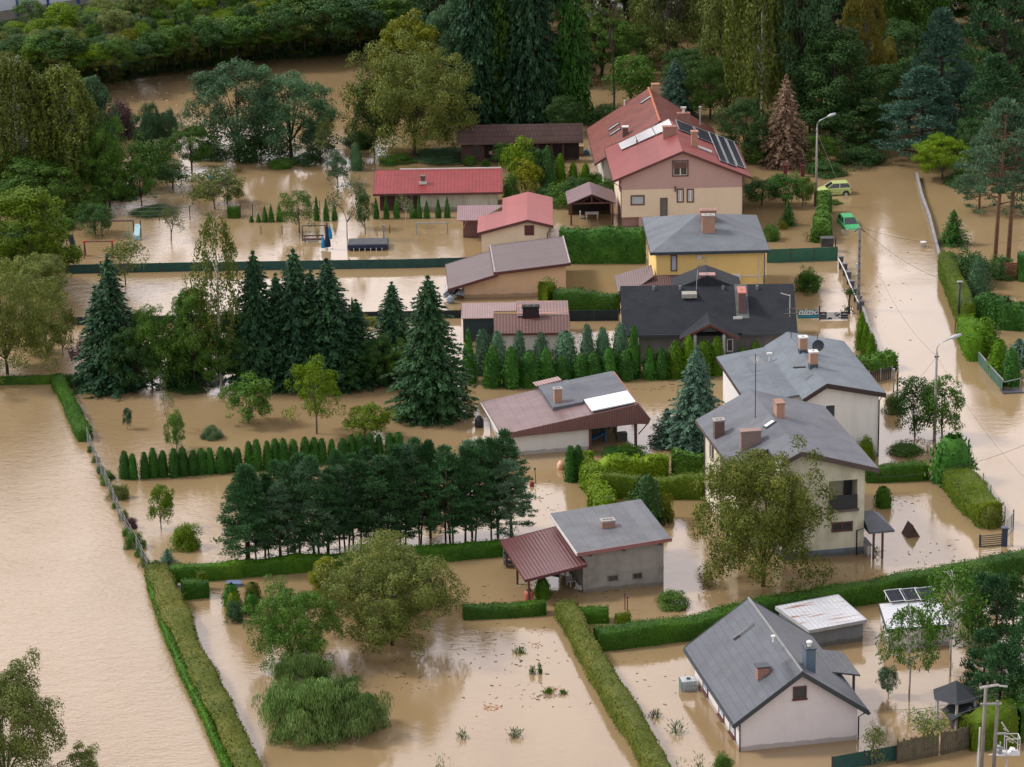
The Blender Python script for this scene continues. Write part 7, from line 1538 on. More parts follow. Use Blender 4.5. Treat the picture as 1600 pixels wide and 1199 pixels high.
# cars
def car(label, x, yb, rot, col, sink, rims, tilt=0.0):
    p = at(x, yb); r = empty('parked_car', label, 'car', (p.x, p.y, -sink), R(rot)); r.rotation_euler = (tilt, 0, R(rot))
    PA = mat('car_paint_'+col[0], col[1], .28, .03, spec=.6); GLC = mat('car_glass', (.02, .025, .035), .06, .05, spec=.8); BP = mat('car_black_plastic', (.02, .02, .022), .6)
    hwid = .80
    prof = [(-1.78, .30), (-1.82, .55), (-1.72, .74), (-1.15, .93), (-.85, .99), (1.62, 1.02), (1.74, .9), (1.78, .55), (1.70, .30)]
    def loft(secs, name, m_, parent, bev=.03):       # sections: list of (half width, z-shift, profile)
        mb = MB(); n_ = len(secs[0])
        for s_ in secs: mb.v += s_
        for i in range(len(secs)-1):
            for j in range(n_): mb.f.append((i*n_+j, (i+1)*n_+j, (i+1)*n_+(j+1) % n_, i*n_+(j+1) % n_))
        mb.f += [tuple(range(n_)), tuple(reversed(range((len(secs)-1)*n_, len(secs)*n_)))]
        return mb.obj(name, m_, parent, bevel=bev)
    body = loft([[(x_, y*(1-.05*abs(k)), z-.035*(abs(k) > .9)*(z > .6)) for y, z in prof] for x_, k in ((-hwid, 1), (-hwid*.85, .6), (0, 0), (hwid*.85, .6), (hwid, 1))], 'body', PA, r)
    # greenhouse: glass block with painted roof and pillars
    bot = [(-.70, -.88), (.70, -.88), (.72, 1.66), (-.72, 1.66)]; top = [(-.56, -.22), (.56, -.22), (.57, 1.42), (-.57, 1.42)]
    gl = MB().add([(x_, y, 1.0) for x_, y in bot]+[(x_, y, 1.46) for x_, y in top], [(0, 3, 2, 1), (4, 5, 6, 7), (0, 1, 5, 4), (1, 2, 6, 5), (2, 3, 7, 6), (3, 0, 4, 7)]).obj('windows', GLC, r)
    MB().add([(x_*1.04, y*1.0+(-.02 if y < 0 else .03), 1.455) for x_, y in top]+[(x_*.9, y*.93, 1.53) for x_, y in top], [(0, 3, 2, 1), (4, 5, 6, 7), (0, 1, 5, 4), (1, 2, 6, 5), (2, 3, 7, 6), (3, 0, 4, 7)]).obj('roof', PA, r)
    for s_ in (-1, 1):
        for (yb_, yt_) in ((-.88, -.22), (.45, .5), (1.66, 1.42)): MB().tube([(s_*.72, yb_, 1.0), (s_*.575, yt_, 1.47)], .045, 5).obj('window_pillar', PA, r)
    for s_ in (-1, 1):
        for y in (-1.15, 1.12):
            w_ = MB().tube([(s_*.62, y, .30), (s_*.815, y, .30)], .30, 16).obj('wheel', BP, r); MB().tube([(s_*.81, y, .30), (s_*.825, y, .30)], .19, 12).obj('rim', mat('rim_'+col[0], rims, .4), w_)
            MB().tube([(s_*.79, y, .36), (s_*.808, y, .36)], .37, 16).obj('wheel_arch', BP, r)
        MB().box(s_*.78-.01*s_, -.75, .72, s_*.93, -.58, .84).obj('mirror', PA, r)
        mb = MB().add([(s_*.45, -1.80, .62), (s_*.74, -1.74, .62), (s_*.74, -1.62, .80), (s_*.48, -1.68, .78)], [(0, 1, 2, 3)]); mb.tube([(s_*.6, -1.68, .68), (s_*.6, -1.80, .66)], .11, 8).obj('headlight', mat('headlight_lens', (.55, .57, .6), .1, spec=.8), r); MB().box(s_*.55, 1.68, .72, s_*.74, 1.77, .9).obj('tail_light', mat('tail_red', (.3, .02, .02), .3), r)
    MB().box(-.42, -1.85, .40, .42, -1.78, .50).obj('grille', BP, r); MB().box(-.7, -1.84, .50, .7, -1.80, .53).obj('bumper_strip', BP, r)
    for s_ in (-1, 1): MB().box(s_*.798, -.4, .55, s_*.812, .5, .56).obj('door_line', BP, r)
car('pale yellow-green hatchback with wheels half under water below the street lamp', 1303, 303, -84, ('lime', (.46, .54, .2)), .22, (.4, .4, .4))
car('bright green hatchback sunk to its headlights in the road', 1326, 352, 9, ('green', (.03, .36, .12)), .62, (.1, .1, .1), .03)

# garden things
def simple(name, label, cat, x, y, mb, m_, rot=0, z=0, group=None, bevel=0, smooth=False):
    o = mb.obj(name, m_, None, label=label, cat=cat, group=group, bevel=bevel, smooth=smooth); p = at(x, y); o.location = (p.x, p.y, z); o.rotation_euler = (0, 0, R(rot)); return o
DB = mat('dark_blue_plastic', (.02, .03, .065), .5, .15)
p = at(575, 391); r = empty('garden_pool', 'dark rectangular raised garden pool with white legs near the long mesh fence', 'pool', p); w_ = 63*mpp(575, 391)/2
MB().box(-w_, -.3, .15, w_, 2.2, .62).obj('basin', DB, r, bevel=.05); MB().box(-w_+.12, -.18, .62, w_-.12, 2.08, .65).obj('cover', mat('cover_dark_grey', (.06, .065, .075), .6, .2), r)
for i in range(6): x_ = -w_+.6+i*(2*w_-1.2)/5; MB().tube([(x_, -.4, -.6), (x_, -.33, .3)], .04, 5).obj('leg', TRIMW, r)
BCL = mat('cloth_bright_blue', (.01, .22, .45), .7, .1); NVY = mat('cloth_navy', (.015, .02, .07), .8)
p = at(512, 390); r = empty('folded_parasol', 'folded blue and navy parasol standing in the water left of the pool', 'parasol', p)
MB().tube([(0, 0, -.8), (0, 0, 2.8)], .035, 6).obj('pole', FRD, r); MB().lathe((0, 0, .3), [(.34, 0), (.3, .5), (.2, 1.2), (.13, 1.9), (.04, 2.4)], 9).obj('canopy', NVY, r); MB().lathe((.28, 0, 1.1), [(.22, 0), (.24, .4), (.15, .9), (.03, 1.4)], 7).obj('canopy_fold', BCL, r); MB().lathe((-.42, 0, .2), [(.26, 0), (.22, .6), (.04, 1.1)], 7).obj('canopy_fold', BCL, r)
simple('garden_bench', 'dark brown bench board just above the water left of the parasol', 'bench', 490, 378, MB().box(-1.05, -.25, .2, 1.05, .25, .32).box(-.9, -.2, -.6, -.8, .2, .2).box(.8, -.2, -.6, .9, .2, .2).box(-1.05, .22, .5, 1.05, .28, .62).box(-.9, .22, .2, -.82, .27, .5).box(.82, .22, .2, .9, .27, .5), mat('wood_maroon', (.10, .045, .045), .8))
def frame(label, nm, cat, x0, x1, yb, yt, m_, r_=.05, splay=0, seats=0):
    a, q = at(x0, yb), at(x1, yb); r = empty(nm, label, cat, a); w = (q-a).length; h = hgt(x0, yb, yb-yt)
    MB().tube([(0, 0, h), (w, 0, h)], r_, 6).obj('top_bar', m_, r)
    for x_ in (0, w):
        if splay:
            for s_ in (-1, 1): MB().tube([(x_, 0, h), (x_, s_*splay, -.6)], r_, 6).obj('leg', m_, r)
        else: MB().tube([(x_, 0, h), (x_, 0, -.6)], r_, 6).obj('leg', m_, r)
    return r, w, h
STB = mat('steel_blue_grey', (.22, .28, .33), .5); 
r, w, h_ = frame('grey-blue steel goal frame in the garden right of the pool', 'goal_frame', 'goal', 651, 699, 367, 349, STB, .05)
MB().tube([(0, 0, h_), (0, 1.0, 0)], .03, 5).tube([(w, 0, h_), (w, 1.0, 0)], .03, 5).obj('back_stay', STB, r)
r, w, h_ = frame('dark swing frame above the bench board', 'swing_frame', 'swing', 473, 509, 377, 353, FRD, .05)
r, w, h_ = frame('red-ended swing frame in the upper left garden', 'swing_frame', 'swing', 133, 176, 402, 378, mat('swing_dark_red', (.10, .03, .03), .6), .06, .9)
for x_ in (0, w): MB().lathe((x_, 0, h_-.12), [(.14, 0), (.14, .24)], 8).obj('corner_joint', mat('swing_red', (.5, .05, .02), .5), r)
r, w, h_ = frame('brown climbing frame with a long top beam behind the red-ended swing', 'climbing_frame', 'climbing frame', 160, 209, 371, 346, mat('wood_mauve_dark', (.09, .055, .055), .8), .07)
MB().tube([(w+.7, 0, -.6), (w+.7, 0, h_)], .07, 6).obj('leg', mat('wood_mauve_dark', (.09, .055, .055), .8), r); MB().tube([(2.2, 0, h_), (2.2, .2, .2)], .015, 4).tube([(2.7, 0, h_), (2.7, .2, .2)], .015, 4).box(2.1, .1, .15, 2.8, .35, .22).obj('swing_seat', mat('seat_green', (.08, .25, .15), .6), r)
simple('play_slide', 'pale turquoise slide box between the posts of the climbing frame', 'slide', 213.5, 376, MB().prism([(-.28, 0, -.1), (-.28, 0, .5), (-.28, 1.6, 1.3), (-.28, 1.6, 1.15)], (.56, 0, 0)).box(-.34, 0, -.1, -.28, .2, .7).box(.28, 0, -.1, .34, .2, .7), mat('plastic_turquoise_pale', (.35, .55, .6), .5))
simple('steel_post', 'grey-blue upright post behind the pool corner', 'post', 600, 378, MB().box(-.08, -.08, -.6, .08, .08, hgt(600, 378, 26)).box(-.1, -.1, hgt(600, 378, 26), .1, .1, hgt(600, 378, 26)+.04), STB)
for i, (x, yb, yt) in enumerate(((249, 345, 329), (297, 344, 328), (395, 340, 326), (408, 366, 354), (441, 366, 354), (609, 365, 352), (571, 366, 356))):
    simple('garden_stake', 'thin dark stake in the upper gardens, %s from the left' % ordn(i), 'stake', x, yb, MB().tube([(0, 0, -.5), (0, 0, hgt(x, yb, yb-yt))], .045, 5).lathe((0, 0, hgt(x, yb, yb-yt)), [(.06, 0), (.02, .08)], 5), FRD, group='thin garden stakes')
simple('trampoline_net', 'collapsed dark trampoline net with a blue edge at the far left garden', 'trampoline', 113, 400, MB().prism([(-.3, 0, -.2), (.4, 0, -.2), (.3, 0, 1.2), (.1, 0, 2.2), (-.3, 0, 1.9), (-.1, 0, .9)], (0, .5, 0)).tube([(-.5, .1, -.4), (-.5, .1, 2.0)], .04, 5), mat('net_dark', (.03, .035, .06), .8, .3, 4))
simple('water_barrel', 'black water butt floating left of the barn', 'barrel', 749, 667, MB().lathe((0, 0, -.3), [(.3, 0), (.36, .25), (.37, .8), (.3, 1.05), (.17, 1.12), (.17, 1.25), (.05, 1.28)], 16), mat('plastic_black', (.025, .028, .032), .45), smooth=True)
p = at(826.5, 938); r = empty('barrel_stove', 'faded red barrel with a dark chimney under the carport edge', 'barrel', p); MB().lathe((0, 0, -.3), [(.3, 0), (.34, .1), (.32, .3), (.34, .5), (.32, .7), (.33, .95), (.2, 1.02)], 14).obj('drum', mat('paint_faded_red', (.45, .12, .08), .6, .25, 3), r, smooth=True); MB().lathe((0, 0, .72), [(.2, 0), (.15, .15), (.08, .2), (.07, 1.0)], 10).obj('chimney_pipe', FRD, r)
def chair(label, x, y, rot, tip):
    p = at(x, y); r = empty('garden_chair', label, 'chair', (p.x, p.y, .1), R(rot)); r.rotation_euler = (R(tip), R(8), R(rot))
    MB().box(-.25, -.25, .12, .25, .25, .17).obj('seat', WHT, r); mb = MB(); mb.box(-.25, .22, .62, .25, .27, .68)
    for i in range(5): x_ = -.22+i*.11; mb.box(x_-.02, .22, .17, x_+.02, .26, .65)
    mb.obj('backrest', WHT, r)
    for sx in (-1, 1):
        for sy in (-1, 1): MB().box(sx*.23-.025, sy*.23-.025, -.3, sx*.23+.025, sy*.23+.025, .12).obj('leg', WHT, r)
        MB().box(sx*.27-.03, -.22, .34, sx*.27+.03, .24, .38).obj('armrest', WHT, r)
chair('white plastic chair afloat under the carport, nearer the garage wall', 893, 914, 30, -25); chair('tipped white plastic chair at the front corner of the grey garage', 905, 923, -20, -70)
p = at(862, 918); r = empty('laundry_line', 'clothes line with white and navy laundry under the maroon carport', 'laundry', p); MB().tube([(-2.2, 0, 1.7), (1.6, 0, 1.75)], .015, 4).obj('line', WIRE, r)
for i, (x_, w, hh, m_) in enumerate(((-1.9, .5, .35, WHT), (-1.2, .4, .45, BCL), (-.6, .55, .7, NVY), (.0, .6, .95, NVY), (.62, .32, .8, WHT), (1.0, .28, .9, WHT))):
    MB().prism([(x_, 0, 1.7), (x_+w, 0, 1.7), (x_+w*.95, -.04, 1.7-hh), (x_+.03, .05, 1.68-hh*.9)], (0, .03, 0)).obj('garment', m_, r)
p = at(796, 888); r = empty('metal_rack', 'grey metal rack standing at the left end of the carport', 'rack', p); mb = MB()
for x_ in (-.4, .4): mb.tube([(x_, 0, -.5), (x_, 0, 1.7)], .03, 5).tube([(x_, .7, -.5), (x_, .7, 1.7)], .03, 5)
mb.obj('frame', ZN, r); mb = MB()
for z in (.3, .75, 1.2): mb.box(-.45, -.02, z, .45, .74, z+.05)
mb.obj('shelf', FRD, r)
# IBC tank
p = at(1077.5, 1080); r = empty('water_tank', 'square plastic water tank in a steel cage at the corner of the white house', 'tank', p, R(8)); MB().box(-.48, -.05, -.35, .48, .9, .68).obj('tank', mat('tank_plastic', (.48, .55, .58), .4, .12, 2), r, bevel=.06)
mb = MB()
for i in range(7): x_ = -.5+i*.1667; mb.tube([(x_, -.08, -.4), (x_, -.08, .7)], .014, 4).tube([(x_, -.08, .7), (x_, .93, .7)], .014, 4)
for z in (-.2, .1, .4, .7): mb.tube([(-.52, -.09, z), (.52, -.09, z)], .016, 4).tube([(-.52, -.09, z), (-.52, .94, z)], .016, 4)
for i in range(6): mb.tube([(-.52, -.08+i*.2, -.4), (-.52, -.08+i*.2, .7)], .014, 4)
mb.obj('cage', ZN, r); MB().lathe((0, .42, .68), [(.13, 0), (.13, .08)], 10).obj('lid', FRD, r); MB().box(-.54, .0, -.4, -.49, .9, .66).obj('side_sheet', mat('sheet_teal_grey', (.10, .2, .2), .6), r)
# little A-shaped well roof
p = at(1427, 839); hh = hgt(1427, 839, 19); w = 23*mpp(1427, 839)/2
simple('well_cover', 'little brown triangular well roof poking out of the driveway water', 'well', 1428, 840, MB().prism([(-w, 0, -.1), (w, 0, -.1), (-.1*w, 0, hh*.92)], (0, 1.1, 0)).prism([(-w-.06, -.05, -.1), (-.1*w, -.05, hh*.92+.05), (-.1*w, -.05, hh*.92-.08), (-w+.12, -.05, -.1)], (0, 1.2, 0)), mat('wood_dark_brown', (.07, .042, .04), .8, .2, 3), rot=14)
simple('float_ring', 'orange and white float drifting by the cone thujas', 'float', 876, 733, MB().lathe((0, 0, -.1), [(.2, 0), (.3, .15), (.3, .5), (.16, .75), (.05, .8)], 10), mat('plastic_orange', (.7, .36, .16), .5, .5, 2.5, dark=(.7, .66, .62)), smooth=True)
simple('watering_can', 'small dark red object floating between pines and barn', 'watering can', 831, 760, MB().lathe((0, 0, -.1), [(.16, 0), (.2, .25), (.1, .5)], 8).tube([(.1, 0, .1), (.35, 0, .5)], .03, 5), mat('plastic_dark_red', (.2, .03, .025), .5))
simple('garden_stake', 'thin stake with a knob beside the small red floating object', 'stake', 838, 756, MB().tube([(0, 0, -.5), (-.1, 0, 1.2)], .03, 5).lathe((-.1, 0, 1.15), [(.07, 0), (.09, .1), (.02, .2)], 6), FRD)
simple('white_bucket', 'white bucket floating on the upper road', 'bucket', 1442.5, 386, MB().lathe((0, 0, -.1), [(.22, 0), (.3, .55), (.32, .56), (.32, .62), (.26, .62)], 12), WHT, smooth=True)
simple('garden_bench', 'white slatted bench behind the short branching hedge', 'bench', 296, 921, MB().box(-.8, -.02, .3, -.7, .3, .36).box(-.6, -.02, .3, -.5, .3, .36).box(-.4, -.02, .3, -.3, .3, .36).box(-.2, -.02, .3, -.1, .3, .36).box(0, -.02, .3, .1, .3, .36).box(.2, -.02, .3, .3, .3, .36).box(-.85, .1, -.4, .35, .16, .3), WHT)
simple('blue_crate', 'blue crate floating behind the topiary balls', 'crate', 366, 915, MB().box(-.5, -.3, -.1, .5, .3, .22).box(-.54, -.34, .22, .54, .34, .27), mat('plastic_steel_blue', (.14, .2, .32), .5))
for i, (x, yb) in enumerate(((976.5, 953), (980.5, 959))):
    simple('clothes_post', '%s of the two thin posts standing right of the grey garage' % ('left', 'right')[i], 'post', x, yb, MB().tube([(0, 0, -.5), (0, 0, 1.25)], .04, 6).tube([(-.15, 0, 1.2), (.15, 0, 1.2)], .03, 5), FRB)
simple('bee_box', 'dark box with a beige lid standing in the water before the wooden barn', 'box', 773, 252, MB().box(-.45, -.4, -.3, .45, .4, .9), FRD); simple('box_lid', 'beige sloping lid on the dark box before the wooden barn', 'lid', 773, 252, MB().prism([(-.6, -.6, .92), (.6, -.6, .92), (.6, .5, 1.6), (-.6, .5, 1.6)], (0, 0, .07)), mat('wood_beige', (.42, .27, .2), .8))
simple('wooden_crate', 'tan wooden crate at the right end of the wooden barn', 'crate', 904, 243, MB().box(-.55, -.4, -.2, .55, .4, 1.05).box(-.6, -.45, 1.05, .6, .45, 1.12), mat('wood_tan', (.36, .23, .13), .8, .15)); simple('blue_tarp', 'crumpled blue tarpaulin right of the tan crate', 'tarpaulin', 915, 243, MB().prism([(-.5, 0, 0), (.5, 0, 0), (.4, 0, .35), (.1, 0, .6), (-.2, 0, .4)], (0, .7, 0)), mat('tarp_blue', (.08, .16, .28), .6, .3, 3))
for i in range(16):
    x, y = 868+rnd.uniform(-55, 45), 240+rnd.uniform(-5, 16)
    if i < 16: simple('floating_plank', 'brown plank adrift before the wooden barn', 'plank', x, y, MB().box(-rnd.uniform(.3, .9), -.08, 0, rnd.uniform(.2, .6), .08, .07), rnd.choice([mat('plank_brown', (.14, .08, .055), .9), mat('plank_grey', (.28, .24, .2), .9)]), rot=rnd.uniform(-60, 60), group='planks adrift before the wooden barn')
for i, x in enumerate((1227, 1254)): simple('red_post', 'dark red post under the dead spruce, %s one' % ('left', 'right')[i], 'post', x, 276, MB().box(-.2, -.2, -.5, .2, .2, 1.2).box(-.24, -.24, 1.2, .24, .24, 1.28), mat('paint_dark_red', (.12, .025, .03), .7))
simple('dark_hutch', 'dark hutch on red legs at the corner of the green screened fence', 'hutch', 1292, 393, MB().box(-.6, -.4, .55, .6, .5, 1.35).box(-.6, -.4, -.5, -.5, -.3, .55).box(.75, -.4, -.5, .87, -.28, 1.5).box(-.65, -.45, 1.35, .65, .55, 1.42), FRD)
for i, (x, y, m_) in enumerate(((331, 283, BCL), (345, 284, WHT), (357, 287, BCL))): simple('rubbish_bag', '%s rubbish bag under the sprawling olive tree, %s' % (('blue', 'white', 'blue')[i], ('left one', 'middle one', 'right one')[i]), 'bag', x, y, MB().lathe((0, 0, -.1), [(.2, 0), (.45, .2), (.4, .6), (.12, .85), (.18, .95)], 8), m_)
for nm_, lb_, x, y, dx_ in (('barn_clutter', 'pile of metal junk and white sacks left of the peach garage', 707, 468, 0),):
    mb = MB()
    for k in range(14): a_, b_, c_ = rnd.uniform(-.9, .9), rnd.uniform(-.4, .6), rnd.uniform(0, 1.0); mb.obox((a_, b_, c_*.6), (rnd.uniform(.2, .7), rnd.uniform(-.2, .2), rnd.uniform(-.2, .3)), (0, .3, .05), (0, 0, rnd.uniform(.1, .35)))
    simple(nm_, lb_, 'junk', x, y, mb, mat('junk_bluegrey', (.25, .29, .34), .5, .5, 3)) 
for i, (x, y, m_) in enumerate(((703, 455, WHT), (710, 459, NVY), (704, 474, STB))): simple('sack', '%s sack on the junk pile left of the peach garage' % ('white', 'navy', 'grey-blue')[i], 'sack', x, y, MB().lathe((0, 0, 0), [(.25, 0), (.4, .25), (.3, .6), (.1, .75)], 8), m_)

# floating weeds, sticks and stubble in the open water
def tuft(label, x, y, w, h_, m_, n_=120, seed=1):
    rng = np.random.default_rng(seed); W_ = w*mpp(x, y); H_ = hgt(x, y, h_); C = np.stack([rng.normal(size=n_)*W_*.22, rng.normal(size=n_)*W_*.2, rng.uniform(0, 1, n_)**1.4*H_], 1)
    V, Fc = leaves(C, rng.normal(size=C.shape)*np.array([1, 1, .3]), .3, rng, .16, np.stack([C[:, 0]*1.5, C[:, 1]*1.5, np.full(n_, .8)], 1)); o = bpy.data.objects.new('weed_tuft', nmesh('weed_tuft', V, Fc, m_)); o.location = at(x, y); link(o, None, label, 'weeds')
for i, a_ in enumerate((('dark weed tuft alone near the bottom centre', 805, 1151, 26, 12, 'dark', 130), ('left dark stump weed in the open garden water', 832, 1053, 12, 12, 'dark', 110), ('right dark stump weed in the open garden water', 844, 1052, 10, 15, 'dark', 110), ('bright green weed mat in the middle of the open garden water', 858, 1083, 18, 7, 'lime', 150), ('green weed mat right of the bright one', 880, 1084, 16, 5, 'green', 90), ('thin weed at the left of the bottom centre tuft', 723, 1153, 24, 10, 'dark', 80), ('flat green weed patch left of the diagonal hedge', 812, 1020, 24, 5, 'green', 120), ('green weed patch right of the diagonal hedge', 1024, 1120, 24, 10, 'bluegr', 110), ('taller grey-green weed patch beside the white house', 1056, 1144, 32, 18, 'bluegr', 150), ('reeds near the low road wall tuft', 1262, 378, 16, 14, 'olive', 90), ('thin stalks at the bottom edge left', 690, 1199, 30, 26, 'olive', 50), ('thin stalks at the bottom edge right of the diagonal hedge', 1062, 1215, 22, 32, 'oak', 60), ('brownish seedling group at the bottom edge', 1092, 1200, 30, 24, 'oak', 80), ('weeds on the water right of the browning oak', 118, 600, 24, 16, 'olive', 70), ('weeds below the balcony porch', 1370, 866, 12, 14, 'olive', 50), ('yellow flowering weeds by the upper pond, left', 372, 268, 12, 6, 'autumn', 60))):
    tuft(a_[0], a_[1], a_[2], a_[3], a_[4], G[a_[5]], a_[6], 40+i)
def debris(name, label, cx, cy, sx, sy, n_, cols, seed, smin=.03, smax=.35):
    rng = random.Random(seed); mb = MB(); o = at(cx, cy); smax = .04+(smax-.05)*.4; n_ = int(n_*.55)
    for i in range(n_):
        p = at(cx+rng.gauss(0, sx), cy+rng.gauss(0, sy))-o; a_ = rng.uniform(0, 3.14); l = rng.uniform(smin, smax); w = l*rng.uniform(.12, .5); c, q = math.cos(a_), math.sin(a_)
        mb.obox((p.x-l*c, p.y-l*q, -.02), (2*l*c, 2*l*q, 0), (-w*q, w*c, 0), (0, 0, rng.uniform(.03, .06)))
    ob = mb.obj(name, cols, None, label=label, cat='debris', kind='stuff'); ob.location = o
DBR = mat('debris_brown', (.09, .06, .045), .9, .4, 4); DBG = mat('debris_grey', (.22, .18, .16), .9, .3, 4); DBO = mat('debris_orange', (.42, .17, .07), .9, .3, 4)
debris('floating_debris', 'dark leaf and stick litter on the open garden water', 800, 1040, 70, 45, 130, DBR, 1); debris('floating_debris', 'grey scum bits on the open garden water', 790, 1000, 70, 35, 110, DBG, 2)
debris('floating_debris', 'stick litter below the big brownish-green tree', 640, 1065, 45, 14, 60, DBR, 3); debris('floating_debris', 'grey drift line right of the weed mats', 850, 1088, 18, 3, 60, DBG, 4)
debris('floating_debris', 'orange leaf patch on the open garden water', 767, 1105, 8, 2.5, 70, DBO, 5, .05, .2); debris('floating_debris', 'orange leaf streak between the weed mats', 869, 1078, 6, 2, 40, DBO, 6, .05, .2); debris('floating_debris', 'orange leaves left of the weeds', 837, 1009, 7, 2.5, 30, DBO, 16, .05, .2)
debris('floating_debris', 'litter behind the grey garage between pines and hedge', 850, 785, 20, 22, 50, DBG, 7); debris('floating_debris', 'litter in the flooded driveway', 1440, 860, 40, 18, 55, DBR, 8); debris('floating_debris', 'sticks before the cream house plinth', 1310, 890, 45, 10, 40, DBR, 9)
debris('floating_debris', 'litter on the pond in the upper left', 230, 150, 28, 10, 70, DBR, 10, .2, .7); debris('floating_debris', 'pale foam on the pond in the upper left', 280, 160, 40, 12, 50, mat('foam_pale', (.6, .52, .45), .8), 11, .1, .4); debris('floating_debris', 'litter beside the free-standing hedge', 760, 935, 30, 14, 60, DBR, 12)
o_ = tuple(at(1050, 600)); debris('floating_debris', 'litter between thujas and barn', 1020, 606, 40, 3, 60, DBR, 13, .1, .5)
for i, (k_, m_, x, y, w, top) in enumerate((('tall','dark',560,40,112,-190),('tall','green',620,30,125,-210),('tall','dark',680,30,125,-230),('tall','green',740,30,137,-240),('broad','dark',800,20,137,-240),('tall','dark',870,20,137,-240),('tall','olive',940,20,137,-240),('tall','dark',1010,10,137,-240),('tall','green',1090,10,137,-240),('tall','green',1165,10,137,-240),('tall','dark',1240,10,137,-240),('tall','green',1320,5,137,-245),('tall','dark',1400,5,150,-245),('tall','dark',1480,5,150,-245),('tall','dark',1570,5,150,-245),('broad','dark',895,140,80,70),('broad','green',1290,150,100,70),('broad','dark',1340,130,90,60),('broad','dark',1470,140,100,60),('broad','dark',1530,280,90,180),('shrub','dark',1510,300,80,262),('shrub','dark',1345,268,90,228),('shrub','dark',1290,282,70,250),('shrub','olive',1120,240,60,215),('broad','dark',880,215,60,150),('shrub','dark',960,205,90,160))):
    plant(k_, G[m_], x, y, w, top, 'backdrop_tree' if k_ != 'shrub' else 'shrub', '%s %s %s' % ({'dark': 'dark', 'green': 'green', 'olive': 'olive'}[m_], 'tree' if k_ != 'shrub' else 'bush', ['at the top edge where bank meets wood', 'at the top edge left of the dark spruces', 'at the top edge behind the giant tree', 'at the top edge behind the leftmost barn spruce', 'at the top edge behind the middle barn spruce', 'at the top edge behind the slim bright spruce', 'at the top edge behind the grey-brown crown', 'at the top edge behind the grey-olive tree', 'at the top edge behind the tall olive tree', 'at the top edge behind the tall weeping birch', 'at the top edge behind the tall blue-green tree', 'at the top edge left of the autumn tree', 'at the top edge right of the autumn tree', 'at the top edge behind the tall blue-green pine', 'at the top edge in the right corner', 'behind the slim bright spruce', 'above the street lamp head to its right', 'left below the orange-leaved trees', 'between the two blue-green pines and the corner pine', 'right behind the round yellow-green tree', 'at the right foot of the round yellow-green tree', 'where the upper road meets the wood', 'behind the guyed street lamp', 'right behind the steel flue of the tiled house', 'at the right end of the wooden barn', 'left of the red tiled roof ridge'][i]), 'tree' if k_ != 'shrub' else 'bush', bark=BARK)
for i, (k_, m_, x, y, w, top, lb) in enumerate((
 ('shrub','dark',190,318,90,292,'dark bush at the water edge left of the small bare-trunked tree'), ('broadS','dark',270,300,60,250,'dark bush tree between the dark left tree and the reedy bush'), ('shrub','dark',330,255,70,222,'dark bush at the left foot of the blue-green pair'),
 ('broadS','bluegr',500,258,58,200,'grey-green bush right of the blue-green pair'), ('shrub','green',438,268,50,248,'bright low bush below the right half of the blue-green pair'), ('broadS','olive',355,322,60,276,'olive bush right of the sprawling garden tree'),
 ('shrub','olive',318,312,44,286,'olive bush left of the sprawling garden tree'), ('broadS','bluegr',528,292,40,240,'grey-green bush right of the sparse pond tree'), ('shrub','dark',480,262,60,238,'dark shore bush under the grey-green bush'),
 ('shrub','green',620,262,60,240,'green bush at the left foot of the browning giant'), ('shrub','dark',560,238,60,205,'dark bush left of the browning giant'), ('broadS','dark',150,372,60,318,'dark bush behind the climbing frame beam'),
 ('broadS','olive',110,340,70,280,'olive bush right of the bright willow top'), ('shrub','green',95,365,50,338,'green bush beside the collapsed trampoline net'), ('shrub','dark',240,345,80,322,'dark hedge-like bush along the faint wire fence'),
 ('broadS','green',785,262,40,226,'green bush at the left of the light green tree'), ('shrub','hedge',925,300,60,268,'green bush between bright thujas and gazebo'), ('shrub','dark',862,322,60,292,'dark bush above the red garage ridge'),
 ('broadS','oak',75,560,80,500,'brownish bush right of the browning oak'), ('shrub','dark',150,615,90,590,'dark bush at the foot of the drooping spruce'), ('shrub','dark',300,616,110,588,'dark bush row under the narrow green tree'), ('shrub','dark',585,606,80,575,'dark bush between small and big spruce'), ('shrub','dark',440,616,120,590,'dark low growth under the central spruces'))):
    plant(k_, G[m_], x, y, w, top, 'shrub', lb, 'bush', bark=BARK)
# small swirls of silt and leaf scum drifting along walls and hedges
for i, (x, y, sx, sy, n_, lb) in enumerate(((700, 950, 40, 6, 90, 'leaf scum behind the brownish-green tree'), (560, 760, 60, 5, 60, 'leaf scum along the clipped thuja row'), (1150, 965, 30, 8, 60, 'leaf scum under the walnut tree'), (1420, 780, 25, 10, 50, 'leaf scum beside the drum bush'), (1290, 1075, 30, 20, 40, 'bits floating right of the white house'), (450, 395, 60, 10, 50, 'bits floating in the upper garden'), (1400, 450, 25, 40, 60, 'bits floating on the upper road'), (1010, 1060, 30, 30, 40, 'bits floating left of the white house'), (930, 925, 35, 5, 50, 'bits along the foot of the grey garage'))):
    debris('floating_debris', lb, x, y, sx, sy, n_, (DBR, DBG)[i % 2], 60+i, .03, .3)
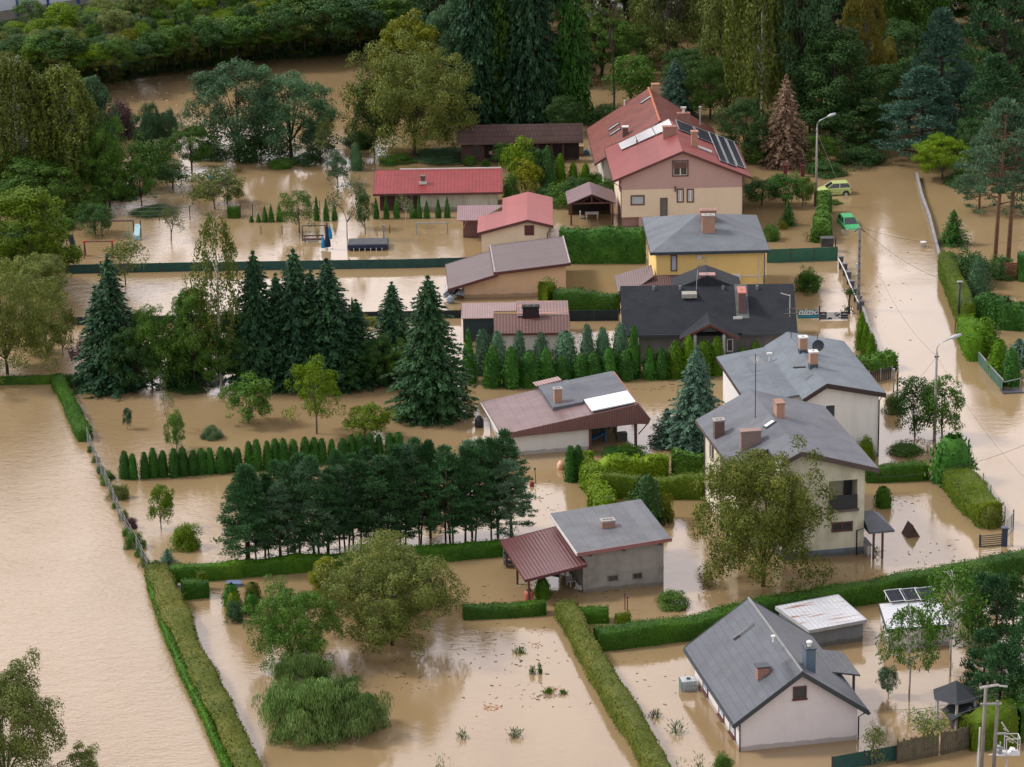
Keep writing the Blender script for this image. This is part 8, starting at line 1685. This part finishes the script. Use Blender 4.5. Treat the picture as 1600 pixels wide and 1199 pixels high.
# weeds overgrowing the field fence
for i, (x, y, w, h_, m_) in enumerate(((142, 708, 14, 12, 'green'), (150, 724, 16, 12, 'olive'), (158, 742, 16, 16, 'bluegr'), (165, 760, 18, 14, 'green'), (178, 778, 16, 16, 'olive'), (181, 796, 14, 12, 'green'), (193, 815, 18, 18, 'oak'), (199, 840, 18, 16, 'green'), (208, 850, 16, 14, 'bluegr'), (218, 872, 18, 18, 'green'), (226, 888, 18, 18, 'olive'), (243, 893, 26, 18, 'dark'), (278, 892, 24, 14, 'olive'))):
    plant('shrub', G[m_], x, y, w, y-h_, 'weed_bush', '%s low weedy bush along the field wire fence counting from the top' % ordn(i), 'bush', group='weedy bushes on the field fence')
# farthest row of tall trees closing the view
for i in range(17):
    x = 470+i*74+rnd.uniform(-12, 12)
    plant(('tall', 'broad')[i % 2], G[('dark', 'green', 'dark', 'olive')[i % 4]], x, -30-rnd.uniform(0, 25), 150, -330-rnd.uniform(0, 60), 'backdrop_tree', '%s tall tree from the left in the farthest row above the top edge' % ordn(i), 'tree', bark=BARK, group='farthest row of tall trees')
for k_, m_, x, y, w, top, lb in (
 ('spruceT','spruce',158,605,70,450,'slender dark conifer left behind the drooping spruce'), ('broad','green',238,610,84,478,'ragged green tree behind the small green tree of the conifer belt'), ('spruceT','dark',290,606,66,462,'dark conifer left of the narrow green tree'),
 ('broad','dark',370,608,90,480,'dark tree filling the gap between birch and first central spruce'), ('spruceT','spruce',437,600,80,430,'thin spruce between the first and second central spruces'), ('spruceT','spruce',492,600,84,425,'thin spruce between the second and third central spruces'),
 ('spruceT','spruce',560,604,84,470,'thin spruce right of the third central spruce'), ('broad','dark',590,608,70,520,'dark tree between the thin spruce and the smaller dark spruce'), ('broad','green',640,612,70,530,'green tree behind the left side of the big spruce'),
 ('pineS','pine',1530,1010,84,900,'dark pine above the hexagonal gazebo'), ('pineS','dark',1582,1035,96,905,'dark rounded pine between gazebo trees and right edge'), ('broadS','green',1530,960,80,885,'green tree at the end of the long curved hedge'), ('pineS','pine',1535,1095,84,985,'dark pine right beside the hexagonal gazebo'), ('broadS','dark',1590,1140,80,1060,'dark bush tree behind the twin poles')):
    plant(k_, G[m_], x, y, w, top, 'tree', lb, 'tree', bark=BARK)
